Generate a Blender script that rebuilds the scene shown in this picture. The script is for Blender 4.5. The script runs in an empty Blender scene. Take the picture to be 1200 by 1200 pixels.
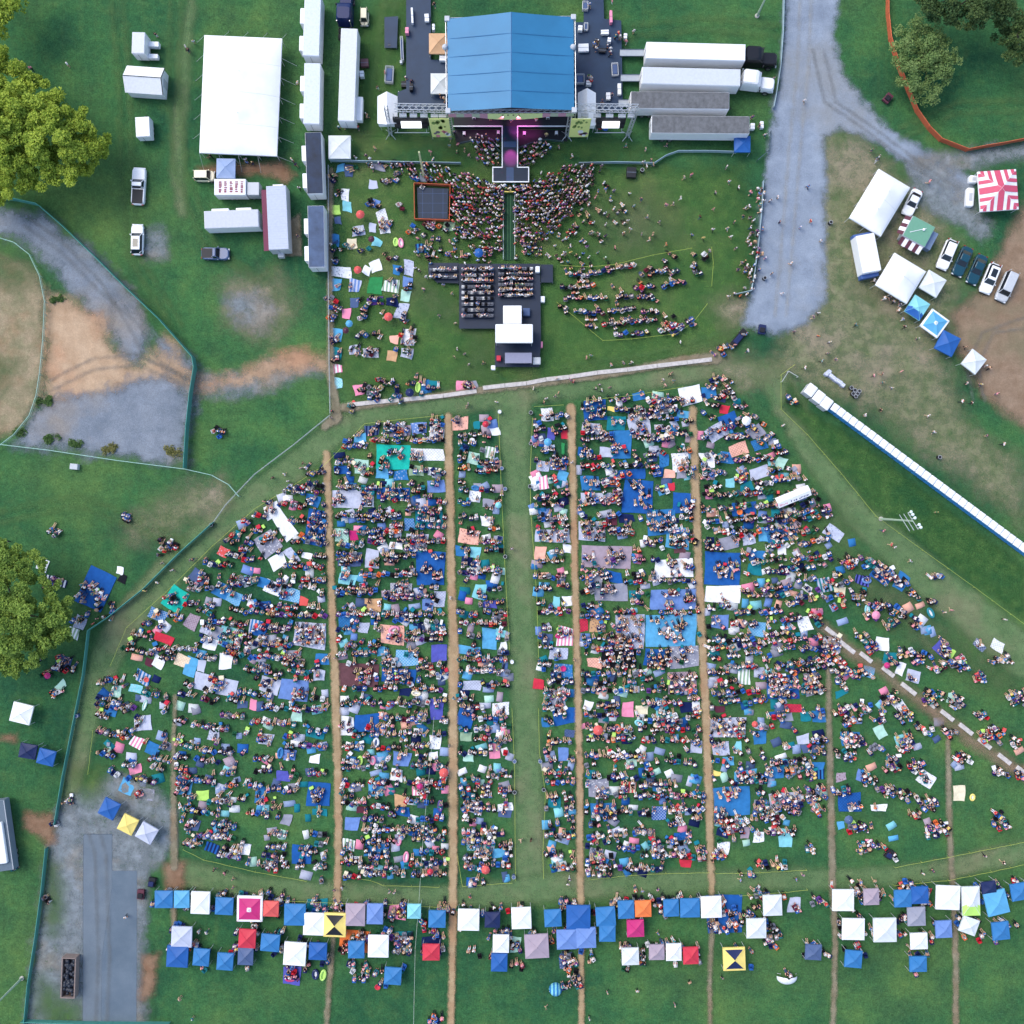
import bpy, math, random
import numpy as np
from mathutils import Vector, Matrix
random.seed(11); RNG = np.random.default_rng(5)
R = math.radians; PI = math.pi
SC = bpy.context.scene
COL = SC.collection
S, H = 0.135, 162.0          # metres per photo pixel on the grass, height of the drone

def P(px, py, h=0.0):
    """where a point seen at a photo pixel stands when it is h metres above the grass"""
    k = S * (1 - h / H)
    return ((px - 600) * k, (600 - py) * k)

# ------------------------------------------------------------------ colours
PAL = dict(royal=(32,92,166), blue=(50,120,180), sky=(92,168,212), pale=(216,222,224), haze=(150,170,206), navy=(20,36,84), periwinkle=(108,140,200), lilac=(190,196,216),
  white=(238,240,244), grey=(150,152,168), slate=(78,98,138), teal=(26,126,140), darkteal=(12,66,84), turquoise=(30,186,168), aqua=(134,206,216),
  mint=(176,218,202), green=(50,138,80), lime=(184,228,112), sage=(150,180,150), red=(204,52,72), coral=(220,92,88), pink=(236,146,176),
  magenta=(196,44,116), maroon=(92,46,62), brown=(104,70,76), mauve=(168,152,166), tan=(206,164,124), cream=(232,222,192),
  orange=(242,126,66), yellow=(240,216,122), violet=(88,92,180), black=(24,26,34), purple=(92,60,140), peach=(240,182,162),
  skin=(206,150,124), brownhair=(70,48,36), blond=(176,140,92), silver=(190,194,200), steel=(120,132,150))
NICE = dict(royal='royal blue', sky='sky blue', navy='navy blue', peri='periwinkle')
def lin(c, k=0.86):
    o = []
    for v in c[:3]:
        v /= 255.0
        o.append(k * (v / 12.92 if v <= 0.04045 else ((v + 0.055) / 1.055) ** 2.4))
    return tuple(o)
def rgb(name): return lin(PAL[name])
def nice(c): return NICE.get(c, c)

# ------------------------------------------------------------------ materials
MATS = {}
def nodes_of(name):
    m = bpy.data.materials.new(name); m.use_nodes = True
    nt = m.node_tree; nt.nodes.clear()
    out = nt.nodes.new('ShaderNodeOutputMaterial'); b = nt.nodes.new('ShaderNodeBsdfPrincipled')
    nt.links.new(b.outputs[0], out.inputs[0])
    return m, nt, b, out
def noise(nt, scale, detail=4, coord='Object', rough=0.6, vec=None):
    if vec is None:
        tc = nt.nodes.new('ShaderNodeTexCoord'); vec = tc.outputs[coord]
    n = nt.nodes.new('ShaderNodeTexNoise'); n.inputs['Scale'].default_value = scale
    n.inputs['Detail'].default_value = detail; n.inputs['Roughness'].default_value = rough
    nt.links.new(vec, n.inputs['Vector']); return n.outputs['Fac']
def ramp(nt, fac, stops):
    r = nt.nodes.new('ShaderNodeValToRGB'); e = r.color_ramp.elements
    while len(e) < len(stops): e.new(0.5)
    for i, (p, c) in enumerate(stops):
        e[i].position = p; e[i].color = (*c, 1)
    nt.links.new(fac, r.inputs[0]); return r.outputs[0]
def mixc(nt, fac, a, b, mode='MIX'):
    m = nt.nodes.new('ShaderNodeMix'); m.data_type = 'RGBA'; m.blend_type = mode
    for v, i in ((fac, 0), (a, 6), (b, 7)):
        if hasattr(v, 'node'): nt.links.new(v, m.inputs[i])
        elif i == 0: m.inputs[0].default_value = v
        else: m.inputs[i].default_value = (*v, 1)
    return m.outputs[2]
def mathn(nt, op, a, b=0.0, clamp=False):
    m = nt.nodes.new('ShaderNodeMath'); m.operation = op; m.use_clamp = clamp
    for v, i in ((a, 0), (b, 1)):
        if hasattr(v, 'node'): nt.links.new(v, m.inputs[i])
        else: m.inputs[i].default_value = v
    return m.outputs[0]
def bump(nt, b, h, strength=0.3, dist=0.05):
    n = nt.nodes.new('ShaderNodeBump'); n.inputs['Strength'].default_value = strength; n.inputs['Distance'].default_value = dist
    nt.links.new(h, n.inputs['Height']); nt.links.new(n.outputs[0], b.inputs['Normal'])
def mul(c, k): return tuple(min(1, x * k) for x in c)

def mat(name, c, rough=0.6, metal=0.0, var=0.05, scale=3.0, spec=0.35):
    """a painted, moulded or woven surface with a little wear in it"""
    key = (name, tuple(c), rough, metal)
    if key in MATS: return MATS[key]
    m, nt, b, out = nodes_of(name)
    f = noise(nt, scale, 5)
    col = ramp(nt, f, [(0.28, mul(c, 1 - var * 1.6)), (0.62, mul(c, 1 + var * 0.5))])
    nt.links.new(col, b.inputs['Base Color'])
    b.inputs['Roughness'].default_value = rough; b.inputs['Metallic'].default_value = metal
    b.inputs['Specular IOR Level'].default_value = spec
    MATS[key] = m; return m
def pm(cname, rough=0.7): return mat(cname + '_paint', rgb(cname), rough)

def cloth(cname, style, cname2='white'):
    key = ('cloth', cname, style, cname2)
    if key in MATS: return MATS[key]
    c, c2 = rgb(cname), rgb(cname2)
    m, nt, b, out = nodes_of('%s_%s_cloth' % (cname, style))
    f = noise(nt, 1.3, 6)
    base = ramp(nt, f, [(0.3, mul(c, 0.80)), (0.65, mul(c, 1.06))])
    tc = nt.nodes.new('ShaderNodeTexCoord')
    if style == 'striped':
        w = nt.nodes.new('ShaderNodeTexWave'); w.inputs['Scale'].default_value = 0.55; w.inputs['Distortion'].default_value = 0.15
        nt.links.new(tc.outputs['Object'], w.inputs['Vector'])
        s = ramp(nt, w.outputs['Fac'], [(0.47, (0, 0, 0)), (0.53, (1, 1, 1))])
        base = mixc(nt, s, base, c2)
    elif style == 'checked':
        k = nt.nodes.new('ShaderNodeTexChecker'); k.inputs['Scale'].default_value = 4.2
        nt.links.new(tc.outputs['Object'], k.inputs['Vector'])
        base = mixc(nt, mathn(nt, 'MULTIPLY', k.outputs['Fac'], 0.28), base, c2)
    elif style == 'patterned':
        v = nt.nodes.new('ShaderNodeTexVoronoi'); v.inputs['Scale'].default_value = 2.4
        nt.links.new(tc.outputs['Object'], v.inputs['Vector'])
        s = ramp(nt, v.outputs['Distance'], [(0.22, (1, 1, 1)), (0.34, (0, 0, 0))])
        base = mixc(nt, mathn(nt, 'MULTIPLY', s, 0.55), base, c2)
    nt.links.new(base, b.inputs['Base Color']); b.inputs['Roughness'].default_value = 0.85
    b.inputs['Specular IOR Level'].default_value = 0.15
    bump(nt, b, noise(nt, 2.2, 5), 0.5, 0.08)
    MATS[key] = m; return m

def tint_mat(name='clothing', rough=0.85):
    if name in MATS: return MATS[name]
    m, nt, b, out = nodes_of(name)
    a = nt.nodes.new('ShaderNodeAttribute'); a.attribute_name = 'tint'
    nt.links.new(a.outputs['Color'], b.inputs['Base Color']); b.inputs['Roughness'].default_value = rough
    b.inputs['Specular IOR Level'].default_value = 0.15
    MATS[name] = m; return m

# ------------------------------------------------------------------ mesh builder
class MB:
    def __init__(s): s.v = []; s.f = []; s.m = []
    def add(s, vs, fs, mi=0):
        o = len(s.v); s.v += [tuple(p) for p in vs]; s.f += [tuple(o + i for i in f) for f in fs]; s.m += [mi] * len(fs)
    def box(s, x0, x1, y0, y1, z0, z1, mi=0, top=None):
        t = top or 0.0      # inset of the top
        s.add([(x0,y0,z0),(x1,y0,z0),(x1,y1,z0),(x0,y1,z0),(x0+t,y0+t,z1),(x1-t,y0+t,z1),(x1-t,y1-t,z1),(x0+t,y1-t,z1)],
              [(3,2,1,0),(4,5,6,7),(0,1,5,4),(1,2,6,5),(2,3,7,6),(3,0,4,7)], mi)
    def bevbox(s, x0, x1, y0, y1, z0, z1, b=0.1, mi=0):
        s.prism(rrect(x0, x1, y0, y1, b, 3), z0, z1 - b * 0.5, mi, cap=False)
        s.loft([(rrect(x0, x1, y0, y1, b, 3), z1 - b * 0.5), (rrect(x0 + b*.3, x1 - b*.3, y0 + b*.3, y1 - b*.3, b*.8, 3), z1 - b*.12),
                (rrect(x0 + b, x1 - b, y0 + b, y1 - b, b*.5, 3), z1)], mi)
    def prism(s, pts, z0, z1, mi=0, cap=True):
        n = len(pts); vs = [(x, y, z0) for x, y in pts] + [(x, y, z1) for x, y in pts]
        fs = [(i, (i+1) % n, n + (i+1) % n, n + i) for i in range(n)]
        if cap: fs.append(tuple(range(n, 2*n)))
        fs.append(tuple(range(n-1, -1, -1)))
        s.add(vs, fs, mi)
    def loft(s, rings, mi=0):
        n = len(rings[0][0]); vs = []
        for pts, z in rings: vs += [(x, y, z) for x, y in pts]
        fs = []
        for k in range(len(rings) - 1):
            fs += [(k*n+i, k*n+(i+1) % n, (k+1)*n+(i+1) % n, (k+1)*n+i) for i in range(n)]
        fs.append(tuple(range((len(rings)-1)*n, len(rings)*n)))
        s.add(vs, fs, mi)
    def bar(s, a, b, r=0.03, mi=0, n=5, r2=None):
        a, b = Vector(a), Vector(b); d = (b - a)
        if d.length < 1e-6: return
        q = d.to_track_quat('Z', 'Y'); r2 = r if r2 is None else r2; vs = []
        for p, rr in ((a, r), (b, r2)):
            for i in range(n):
                t = 2 * PI * i / n; vs.append(p + q @ Vector((rr * math.cos(t), rr * math.sin(t), 0)))
        s.add(vs, [(i, (i+1) % n, n + (i+1) % n, n + i) for i in range(n)] + [tuple(range(n-1, -1, -1)), tuple(range(n, 2*n))], mi)
    def ball(s, c, r, mi=0, nu=10, nv=6, rz=None):
        rz = r if rz is None else rz; vs = [(c[0], c[1], c[2] - rz)]
        for j in range(1, nv):
            t = -PI/2 + PI*j/nv
            for i in range(nu):
                a = 2*PI*i/nu; vs.append((c[0] + r*math.cos(t)*math.cos(a), c[1] + r*math.cos(t)*math.sin(a), c[2] + rz*math.sin(t)))
        vs.append((c[0], c[1], c[2] + rz)); L = len(vs) - 1; fs = []
        for i in range(nu):
            fs.append((0, 1 + (i+1) % nu, 1 + i)); b = 1 + (nv-2)*nu; fs.append((L, b + i, b + (i+1) % nu))
        for j in range(nv-2):
            for i in range(nu):
                a = 1 + j*nu + i; b2 = 1 + j*nu + (i+1) % nu; fs.append((a, b2, b2 + nu, a + nu))
        s.add(vs, fs, mi)
    def torus(s, c, Rx, Ry, r, mi=0, nu=20, nv=8):
        vs = []
        for i in range(nu):
            a = 2*PI*i/nu
            for j in range(nv):
                t = 2*PI*j/nv; k = r*math.cos(t)
                vs.append((c[0] + (Rx + k)*math.cos(a), c[1] + (Ry + k)*math.sin(a), c[2] + r*math.sin(t)))
        fs = [(i*nv+j, ((i+1) % nu)*nv+j, ((i+1) % nu)*nv+(j+1) % nv, i*nv+(j+1) % nv) for i in range(nu) for j in range(nv)]
        s.add(vs, fs, mi)
    def disc_x(s, c, r, w, mi=0, n=14):     # a wheel, axle along x
        s.bar((c[0] - w/2, c[1], c[2]), (c[0] + w/2, c[1], c[2]), r, mi, n)
    def obj(s, name, mats, parent=None, loc=(0,0,0), rz=0.0, smooth=False):
        me = bpy.data.meshes.new(name); me.from_pydata(s.v, [], s.f); me.update()
        for m in (mats if isinstance(mats, (list, tuple)) else [mats]): me.materials.append(m)
        if any(s.m): me.polygons.foreach_set('material_index', s.m)
        if smooth: me.polygons.foreach_set('use_smooth', [True] * len(s.f))
        o = bpy.data.objects.new(name, me); COL.objects.link(o); o.parent = parent
        o.location = loc; o.rotation_euler = (0, 0, rz); return o
def rrect(x0, x1, y0, y1, r, n=3):
    pts = []
    for cx, cy, a0 in ((x1-r, y0+r, -90), (x1-r, y1-r, 0), (x0+r, y1-r, 90), (x0+r, y0+r, 180)):
        for i in range(n+1):
            a = R(a0 + 90*i/n); pts.append((cx + r*math.cos(a), cy + r*math.sin(a)))
    return pts

LABELS = {}
def tag(o, label, cat, group=None):
    if label in LABELS and group is None: print('DUP LABEL', label)
    LABELS[label] = o.name
    o['label'] = label; o['category'] = cat
    if group: o['group'] = group
    return o
def thing(name, label, cat, px, py, rot=0.0, group=None, h=0.0, z=0.0):
    o = bpy.data.objects.new(name, None); COL.objects.link(o); o.empty_display_size = 0.5
    x, y = P(px, py, h); o.location = (x, y, z); o.rotation_euler = (0, 0, -R(rot))
    return tag(o, label, cat, group)
def struct(o, kind='structure'):
    o['kind'] = kind; return o
ORD = 'zeroth first second third fourth fifth sixth seventh eighth ninth tenth eleventh twelfth thirteenth fourteenth fifteenth sixteenth seventeenth eighteenth nineteenth twentieth'.split()
def ordn(i):
    if i <= 20: return ORD[i]
    t = {2: 'twenty', 3: 'thirty', 4: 'forty'}[i // 10]
    return {20: 'twentieth', 30: 'thirtieth', 40: 'fortieth'}[i] if i % 10 == 0 else t + '-' + ORD[i % 10]

# ------------------------------------------------------------------ ground
def ground():
    m, nt, b, out = nodes_of('grass')
    f1 = noise(nt, 0.035, 5); f2 = noise(nt, 0.35, 6, rough=0.7); f3 = noise(nt, 4.0, 4, rough=0.75); f4 = noise(nt, 0.012, 3)
    a = ramp(nt, f1, [(0.36, (0.019, 0.084, 0.039)), (0.50, (0.040, 0.124, 0.044)), (0.66, (0.078, 0.158, 0.048))])
    a = mixc(nt, ramp(nt, f2, [(0.50, (0, 0, 0)), (0.72, (0.6, 0.6, 0.6))]), a, (0.072, 0.138, 0.046))
    # mowing and tyre streaks, stretched noise
    tc = nt.nodes.new('ShaderNodeTexCoord'); mp = nt.nodes.new('ShaderNodeMapping'); mp.inputs['Scale'].default_value = (0.9, 0.07, 1)
    mp.inputs['Rotation'].default_value = (0, 0, R(4)); nt.links.new(tc.outputs['Object'], mp.inputs['Vector'])
    st = noise(nt, 0.9, 4, vec=mp.outputs[0])
    a = mixc(nt, ramp(nt, st, [(0.52, (0, 0, 0)), (0.78, (0.5, 0.5, 0.5))]), a, (0.062, 0.128, 0.046))
    a = mixc(nt, ramp(nt, f4, [(0.40, (0.30,)*3), (0.6, (0, 0, 0))]), a, (0.012, 0.064, 0.032))
    f5 = noise(nt, 0.13, 7, rough=0.72); f6 = noise(nt, 1.3, 5, rough=0.7)
    a = mixc(nt, 1.0, a, ramp(nt, f5, [(0.34, (0.66, 0.72, 0.86)), (0.5, (1.0, 1.0, 1.0)), (0.68, (1.5, 1.26, 1.1))]), 'MULTIPLY')
    a = mixc(nt, 1.0, a, ramp(nt, f6, [(0.32, (0.80,)*3), (0.68, (1.2,)*3)]), 'MULTIPLY')
    a = mixc(nt, 1.0, a, ramp(nt, f3, [(0.30, (0.60,)*3), (0.70, (1.28,)*3)]), 'MULTIPLY')
    nt.links.new(a, b.inputs['Base Color']); b.inputs['Roughness'].default_value = 0.95; b.inputs['Specular IOR Level'].default_value = 0.1
    bump(nt, b, f3, 0.6, 0.12)
    n = 60; L = 420.0; mb = MB(); vs = []
    for j in range(n+1):
        for i in range(n+1): vs.append((-L + 2*L*i/n, -L + 2*L*j/n, 0))
    mb.add(vs, [(j*(n+1)+i, j*(n+1)+i+1, (j+1)*(n+1)+i+1, (j+1)*(n+1)+i) for j in range(n) for i in range(n)])
    struct(mb.obj('ground', m))

def dist_poly(X, Y, pts, closed):
    """distance to a polyline and, when closed, whether inside; all in metres"""
    n = len(pts); D = np.full(X.shape, 1e9); W = np.zeros(X.shape); ins = np.zeros(X.shape, bool)
    for i in range(n if closed else n-1):
        a = pts[i]; c = pts[(i+1) % n]
        dx, dy = c[0]-a[0], c[1]-a[1]; L2 = dx*dx + dy*dy + 1e-12
        t = np.clip(((X-a[0])*dx + (Y-a[1])*dy)/L2, 0, 1)
        d = np.hypot(X - a[0] - t*dx, Y - a[1] - t*dy)
        w = (a[2] + (c[2]-a[2])*t) if not closed else 0*t
        if closed: k = d < D
        else: k = (d - w) < (D - W)
        D = np.where(k, d, D); W = np.where(k, w, W)
        if closed:
            cr = ((a[1] > Y) != (c[1] > Y)) & (X < (c[0]-a[0])*(Y-a[1])/((c[1]-a[1]) + 1e-12) + a[0]); ins ^= cr
    return np.where(ins, D, -D) if closed else W - D

LAYER = [0]
def patch_mat(name, c1, c2, c3=None, scale=0.8, feather=0.5, amp=2.0, ascale=0.5, holes=0.0, fine=0.25, opacity=1.0):
    m, nt, b, out = nodes_of(name)
    f = noise(nt, scale, 6, rough=0.65); col = ramp(nt, f, [(0.32, c1), (0.66, c2)])
    if c3: col = mixc(nt, ramp(nt, noise(nt, scale*0.22, 5), [(0.5, (0,)*3), (0.66, (1,)*3)]), col, c3)
    g = noise(nt, 7.0, 3, rough=0.8)
    col = mixc(nt, 1.0, col, ramp(nt, g, [(0.3, (1-fine,)*3), (0.7, (1+fine*0.7,)*3)]), 'MULTIPLY')
    nt.links.new(col, b.inputs['Base Color']); b.inputs['Roughness'].default_value = 0.95; b.inputs['Specular IOR Level'].default_value = 0.1
    bump(nt, b, g, 0.5, 0.06)
    at = nt.nodes.new('ShaderNodeAttribute'); at.attribute_name = 'edge'
    e = mathn(nt, 'ADD', at.outputs['Fac'], mathn(nt, 'MULTIPLY', mathn(nt, 'SUBTRACT', noise(nt, ascale, 6, rough=0.7), 0.5), amp))
    mr = nt.nodes.new('ShaderNodeMapRange'); mr.interpolation_type = 'SMOOTHSTEP'
    mr.inputs['From Min'].default_value = -feather; mr.inputs['From Max'].default_value = feather
    nt.links.new(e, mr.inputs['Value']); al = mr.outputs[0]
    if holes > 0:
        hl = ramp(nt, noise(nt, 0.55, 7, rough=0.75), [(0.5 - holes*0.25, (1 - holes,)*3), (0.62, (1, 1, 1))])
        al = mathn(nt, 'MULTIPLY', al, hl)
    if opacity < 1: al = mathn(nt, 'MULTIPLY', al, opacity)
    tr = nt.nodes.new('ShaderNodeBsdfTransparent'); mx = nt.nodes.new('ShaderNodeMixShader')
    nt.links.new(al, mx.inputs[0]); nt.links.new(tr.outputs[0], mx.inputs[1]); nt.links.new(b.outputs[0], mx.inputs[2])
    nt.links.new(mx.outputs[0], out.inputs[0]); return m
def patch(name, pts, m, closed=True, step=0.6, margin=1.4):
    LAYER[0] += 1; z = 0.004 * LAYER[0]
    if closed: w = [(*P(*p), 0) for p in pts]
    else: w = [(*P(p[0], p[1]), p[2] * S / 2) for p in pts]
    xs = [p[0] for p in w]; ys = [p[1] for p in w]; e = margin + (max(p[2] for p in w) if not closed else 0)
    nx = int((max(xs)-min(xs)+2*e)/step)+1; ny = int((max(ys)-min(ys)+2*e)/step)+1
    gx = min(xs) - e + step*np.arange(nx+1); gy = min(ys) - e + step*np.arange(ny+1)
    X, Y = np.meshgrid(gx, gy); E = dist_poly(X, Y, w, closed)
    keep = np.maximum.reduce([E[:-1,:-1], E[1:,:-1], E[:-1,1:], E[1:,1:]]) > -margin
    J, I = np.nonzero(keep); q = np.stack([J*(nx+1)+I, J*(nx+1)+I+1, (J+1)*(nx+1)+I+1, (J+1)*(nx+1)+I], 1)
    used, inv = np.unique(q, return_inverse=True); q = inv.reshape(q.shape)
    V = np.stack([X.ravel()[used], Y.ravel()[used], np.full(len(used), z)], 1)
    me = raw_mesh(name, V, q.ravel(), np.full(len(q), 4))
    me.attributes.new('edge', 'FLOAT', 'POINT').data.foreach_set('value', E.ravel()[used].astype(np.float32))
    me.materials.append(m); o = bpy.data.objects.new(name, me); COL.objects.link(o); return struct(o)
def raw_mesh(name, V, loops, tot):
    me = bpy.data.meshes.new(name); me.vertices.add(len(V)); me.vertices.foreach_set('co', np.asarray(V, np.float32).ravel())
    me.loops.add(len(loops)); me.loops.foreach_set('vertex_index', np.asarray(loops, np.int32))
    me.polygons.add(len(tot)); st = np.concatenate([[0], np.cumsum(tot)[:-1]]).astype(np.int32)
    me.polygons.foreach_set('loop_start', st)
    me.update(calc_edges=True); return me
def tint(me, cols):
    a = me.attributes.new('tint', 'FLOAT_COLOR', 'FACE'); c = np.ones((len(cols), 4), np.float32); c[:, :3] = cols
    a.data.foreach_set('color', c.ravel())

def terrain():
    ground()
    lawn = patch_mat('worn_lawn', (0.048, 0.128, 0.036), (0.092, 0.172, 0.046), (0.140, 0.185, 0.066), 0.3, 2.5, 5.0, 0.15, 0.35, 0.3, 0.85)
    walk = patch_mat('mown_grass', (0.100, 0.182, 0.076), (0.148, 0.220, 0.100), (0.200, 0.216, 0.120), 0.35, 0.9, 1.6, 0.4, 0.25, 0.28, 0.9)
    dry = patch_mat('dry_grass', (0.135, 0.175, 0.080), (0.255, 0.240, 0.150), (0.330, 0.275, 0.200), 0.45, 3.0, 8.0, 0.16, 0.6, 0.3, 0.9)
    dirt = patch_mat('tan_dirt', (0.390, 0.262, 0.165), (0.510, 0.370, 0.250), (0.420, 0.240, 0.145), 0.3, 2.0, 7.0, 0.25, 0.1, 0.22)
    mound = patch_mat('mound_dirt', (0.190, 0.190, 0.105), (0.365, 0.285, 0.190), (0.330, 0.200, 0.120), 0.35, 1.2, 3.0, 0.3, 0.2, 0.3)
    lot = patch_mat('brown_dirt', (0.215, 0.145, 0.095), (0.285, 0.205, 0.145), (0.200, 0.165, 0.105), 0.4, 1.5, 4.0, 0.25, 0.1, 0.25)
    grav = patch_mat('grey_gravel', (0.195, 0.235, 0.300), (0.275, 0.325, 0.400), (0.245, 0.265, 0.290), 0.3, 0.9, 3.4, 0.35, 0.08, 0.3)
    yard = patch_mat('yard_gravel', (0.150, 0.180, 0.225), (0.225, 0.255, 0.300), (0.260, 0.230, 0.200), 0.22, 1.6, 7.0, 0.22, 0.1, 0.3)
    thin = patch_mat('thin_gravel', (0.165, 0.195, 0.210), (0.245, 0.275, 0.300), (0.255, 0.230, 0.195), 0.5, 1.4, 4.5, 0.3, 0.55, 0.3)
    pth = patch_mat('trodden_path', (0.310, 0.215, 0.120), (0.430, 0.315, 0.190), (0.370, 0.225, 0.130), 0.6, 0.28, 1.0, 0.8, 0.1, 0.25)
    faint = patch_mat('faint_path', (0.200, 0.165, 0.110), (0.290, 0.250, 0.175), (0.230, 0.170, 0.110), 0.6, 0.3, 0.9, 0.9, 0.25, 0.25, 0.95)
    bank = patch_mat('rough_bank', (0.026, 0.090, 0.026), (0.072, 0.150, 0.042), (0.022, 0.085, 0.030), 0.6, 1.0, 2.0, 0.4, 0.1, 0.6, 0.85)
    asph = patch_mat('asphalt', (0.094, 0.128, 0.165), (0.128, 0.165, 0.205), (0.110, 0.142, 0.178), 0.25, 0.06, 0.05, 1.0, 0, 0.12)
    asph2 = patch_mat('worn_asphalt', (0.108, 0.140, 0.174), (0.146, 0.178, 0.212), (0.130, 0.155, 0.182), 0.25, 0.06, 0.05, 1.0, 0, 0.14)
    bare = patch_mat('bare_red_dirt', (0.205, 0.115, 0.070), (0.270, 0.175, 0.115), None, 0.6, 0.9, 2.2, 0.5, 0.15, 0.25)
    faintg = patch_mat('thin_grass', (0.065, 0.130, 0.050), (0.110, 0.165, 0.070), (0.150, 0.165, 0.090), 0.4, 3.0, 7.0, 0.2, 0.6, 0.3, 0.75)
    # lawns and walkways
    patch('front_lawn', [(400,195),(480,190),(700,195),(870,200),(880,330),(850,420),(640,450),(420,465),(395,440)], lawn, step=1.0, margin=4)
    patch('backstage_lawn', [(395,160),(420,40),(450,0),(478,0),(470,120),(520,180),(680,185),(760,180),(740,165),(520,165),(440,185)], lawn, step=1.0, margin=3)
    patch('grass_walkway', [(398,500,34),(440,482,30),(600,462,26),(720,450,22),(850,432,20),(905,440,34),(950,520,34),(1010,600,44),(1090,680,44),(1200,770,50)], walk, False, 0.6)
    patch('grass_walkway', [(400,500,30),(330,560,34),(262,608,34),(200,668,36),(142,735,36),(112,800,34),(92,880,26),(80,950,20)], walk, False, 0.6)
    patch('grass_walkway', [(600,470,44),(606,560,28),(610,700,30),(617,850,32),(620,960,34),(620,1040,36)], walk, False, 0.5)
    patch('grass_walkway', [(205,1020,30),(290,1040,28),(380,1045,24),(460,1050,24),(540,1052,26),(640,1040,34),(760,1035,28),(900,1030,26),(1010,1030,24),(1090,1022,22),(1200,998,26)], walk, False, 0.6)
    patch('mown_track', [(225,0,8),(216,60,14),(212,130,16),(208,200,16),(214,250,10)], walk, False, 0.6)
    patch('dry_verge', [(925,385),(968,150),(1010,165),(1100,250),(1130,330),(1100,420),(1140,500),(1200,560),(1200,610),(1080,520),(1000,470),(900,440)], dry, step=1.0, margin=4)
    patch('dry_verge', [(835,415),(880,420),(905,430),(880,455),(840,450)], dry, step=0.8, margin=3)
    patch('dry_verge', [(265,330),(320,320),(350,365),(320,395),(265,380)], dry, step=0.8, margin=3)
    patch('dry_verge', [(225,570),(260,562),(270,590),(215,620),(150,640),(145,615)], dry, step=0.8, margin=3)
    patch('dry_verge', [(1010,290),(1050,280),(1090,330),(1060,370),(1010,340)], dry, step=0.8, margin=3)
    patch('dry_verge', [(955,600),(985,590),(1000,640),(1060,700),(1130,750),(1180,800),(1170,820),(1100,770),(1020,720)], faintg, step=0.8, margin=4)
    patch('dry_verge', [(690,240),(760,230),(800,270),(760,300),(700,290)], faintg, step=0.8, margin=4)
    patch('dry_verge', [(560,395),(480,340),(500,330),(570,400),(575,440),(540,440)], faintg, step=0.8, margin=4)
    patch('dry_verge', [(840,360),(875,350),(880,375),(850,380)], dry, step=0.8, margin=3)
    patch('grass_bank', [(925,450),(945,480),(1010,520),(1100,590),(1200,665),(1200,725),(1110,660),(1020,595),(945,505),(918,475)], bank, step=0.7, margin=2)
    patch('dirt_lot', [(1200,240),(1175,290),(1150,340),(1118,372),(1122,405),(1150,460),(1200,500),(1320,520),(1320,230)], lot, step=0.9, margin=3)
    patch('dirt_mound', [(-60,300),(0,300),(32,310),(52,340),(52,430),(44,470),(20,500),(-60,540)], mound, step=0.7, margin=2)
    patch('grass_tuft', [(-60,296),(0,296),(30,308),(44,330),(20,338),(0,330),(-60,350)], faintg, step=0.7, margin=3)
    patch('grass_tuft', [(-10,425),(14,430),(10,450),(-10,455)], faintg, step=0.7, margin=3)
    patch('service_track', [(-40,258,30),(20,262,32),(60,280,38),(100,320,48),(140,365,52)], yard, False, 0.5)
    patch('dirt_yard', [(54,345),(72,352),(95,362),(118,372),(128,398),(150,425),(180,418),(196,398),(210,420),(226,447),(225,458),(190,452),(140,460),(110,478),(60,480),(52,440)], dirt, step=0.5, margin=2)
    patch('gravel_yard', [(48,480),(70,462),(110,462),(160,443),(224,452),(222,500),(218,545),(150,535),(60,525),(20,522)], yard, step=0.5, margin=2)
    patch('gravel_yard', [(135,345),(168,375),(175,400),(162,422),(140,415),(132,380)], yard, step=0.5, margin=2)
    patch('gravel_yard', [(190,402),(226,422),(228,444),(198,434)], yard, step=0.5, margin=2)
    patch('gravel_lane', [(228,452,26),(270,455,24),(310,445,30),(345,430,26),(372,432,8)], thin, False, 0.5)
    patch('dirt_lane', [(200,430,14),(232,449,8),(280,445,9),(320,430,20),(360,420,14),(384,428,8)], dirt, False, 0.4)
    patch('gravel_spot', [(262,352),(300,340),(325,365),(310,388),(280,380)], thin, step=0.5, margin=2)
    patch('gravel_spot', [(168,272),(190,268),(196,300),(170,305)], thin, step=0.5, margin=2)
    patch('gravel_road', [(918,-60),(920,0),(917,60),(906,130),(898,200),(890,260),(886,320),(872,380),(905,392),(945,378),(966,350),(966,240),(966,160),(985,150),(1030,168),(1075,205),(1105,235),(1135,240),(1140,215),(1110,190),(1072,170),(1040,150),(1010,118),(985,82),(976,35),(982,0),(984,-60)], grav, step=0.5, margin=2)
    patch('gravel_track', [(1080,196,30),(1130,188,22),(1200,178,16),(1280,172,16)], thin, False, 0.5)
    patch('gravel_track', [(1090,215,50),(1120,240,40),(1150,270,20)], thin, False, 0.5)
    patch('gravel_yard', [(72,940),(100,925),(140,905),(175,918),(205,950),(205,985),(188,1010),(168,1030),(168,1260),(22,1260),(40,1120),(52,1040),(60,985)], thin, step=0.5, margin=2)
    patch('gravel_shoulder', [(78,960,28),(80,1010,36),(84,1080,30),(84,1160,24),(82,1260,24)], thin, False, 0.5)
    patch('gravel_shoulder', [(150,985,52),(160,1010,26),(164,1080,6),(163,1260,6)], thin, False, 0.5)
    patch('grass_tuft', [(50,1150),(70,1170),(92,1175),(92,1205),(60,1205),(46,1180)], lawn, step=0.5, margin=2)
    patch('grass_tuft', [(58,1010),(66,1015),(70,1060),(62,1090),(58,1060)], lawn, step=0.5, margin=2)
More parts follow.
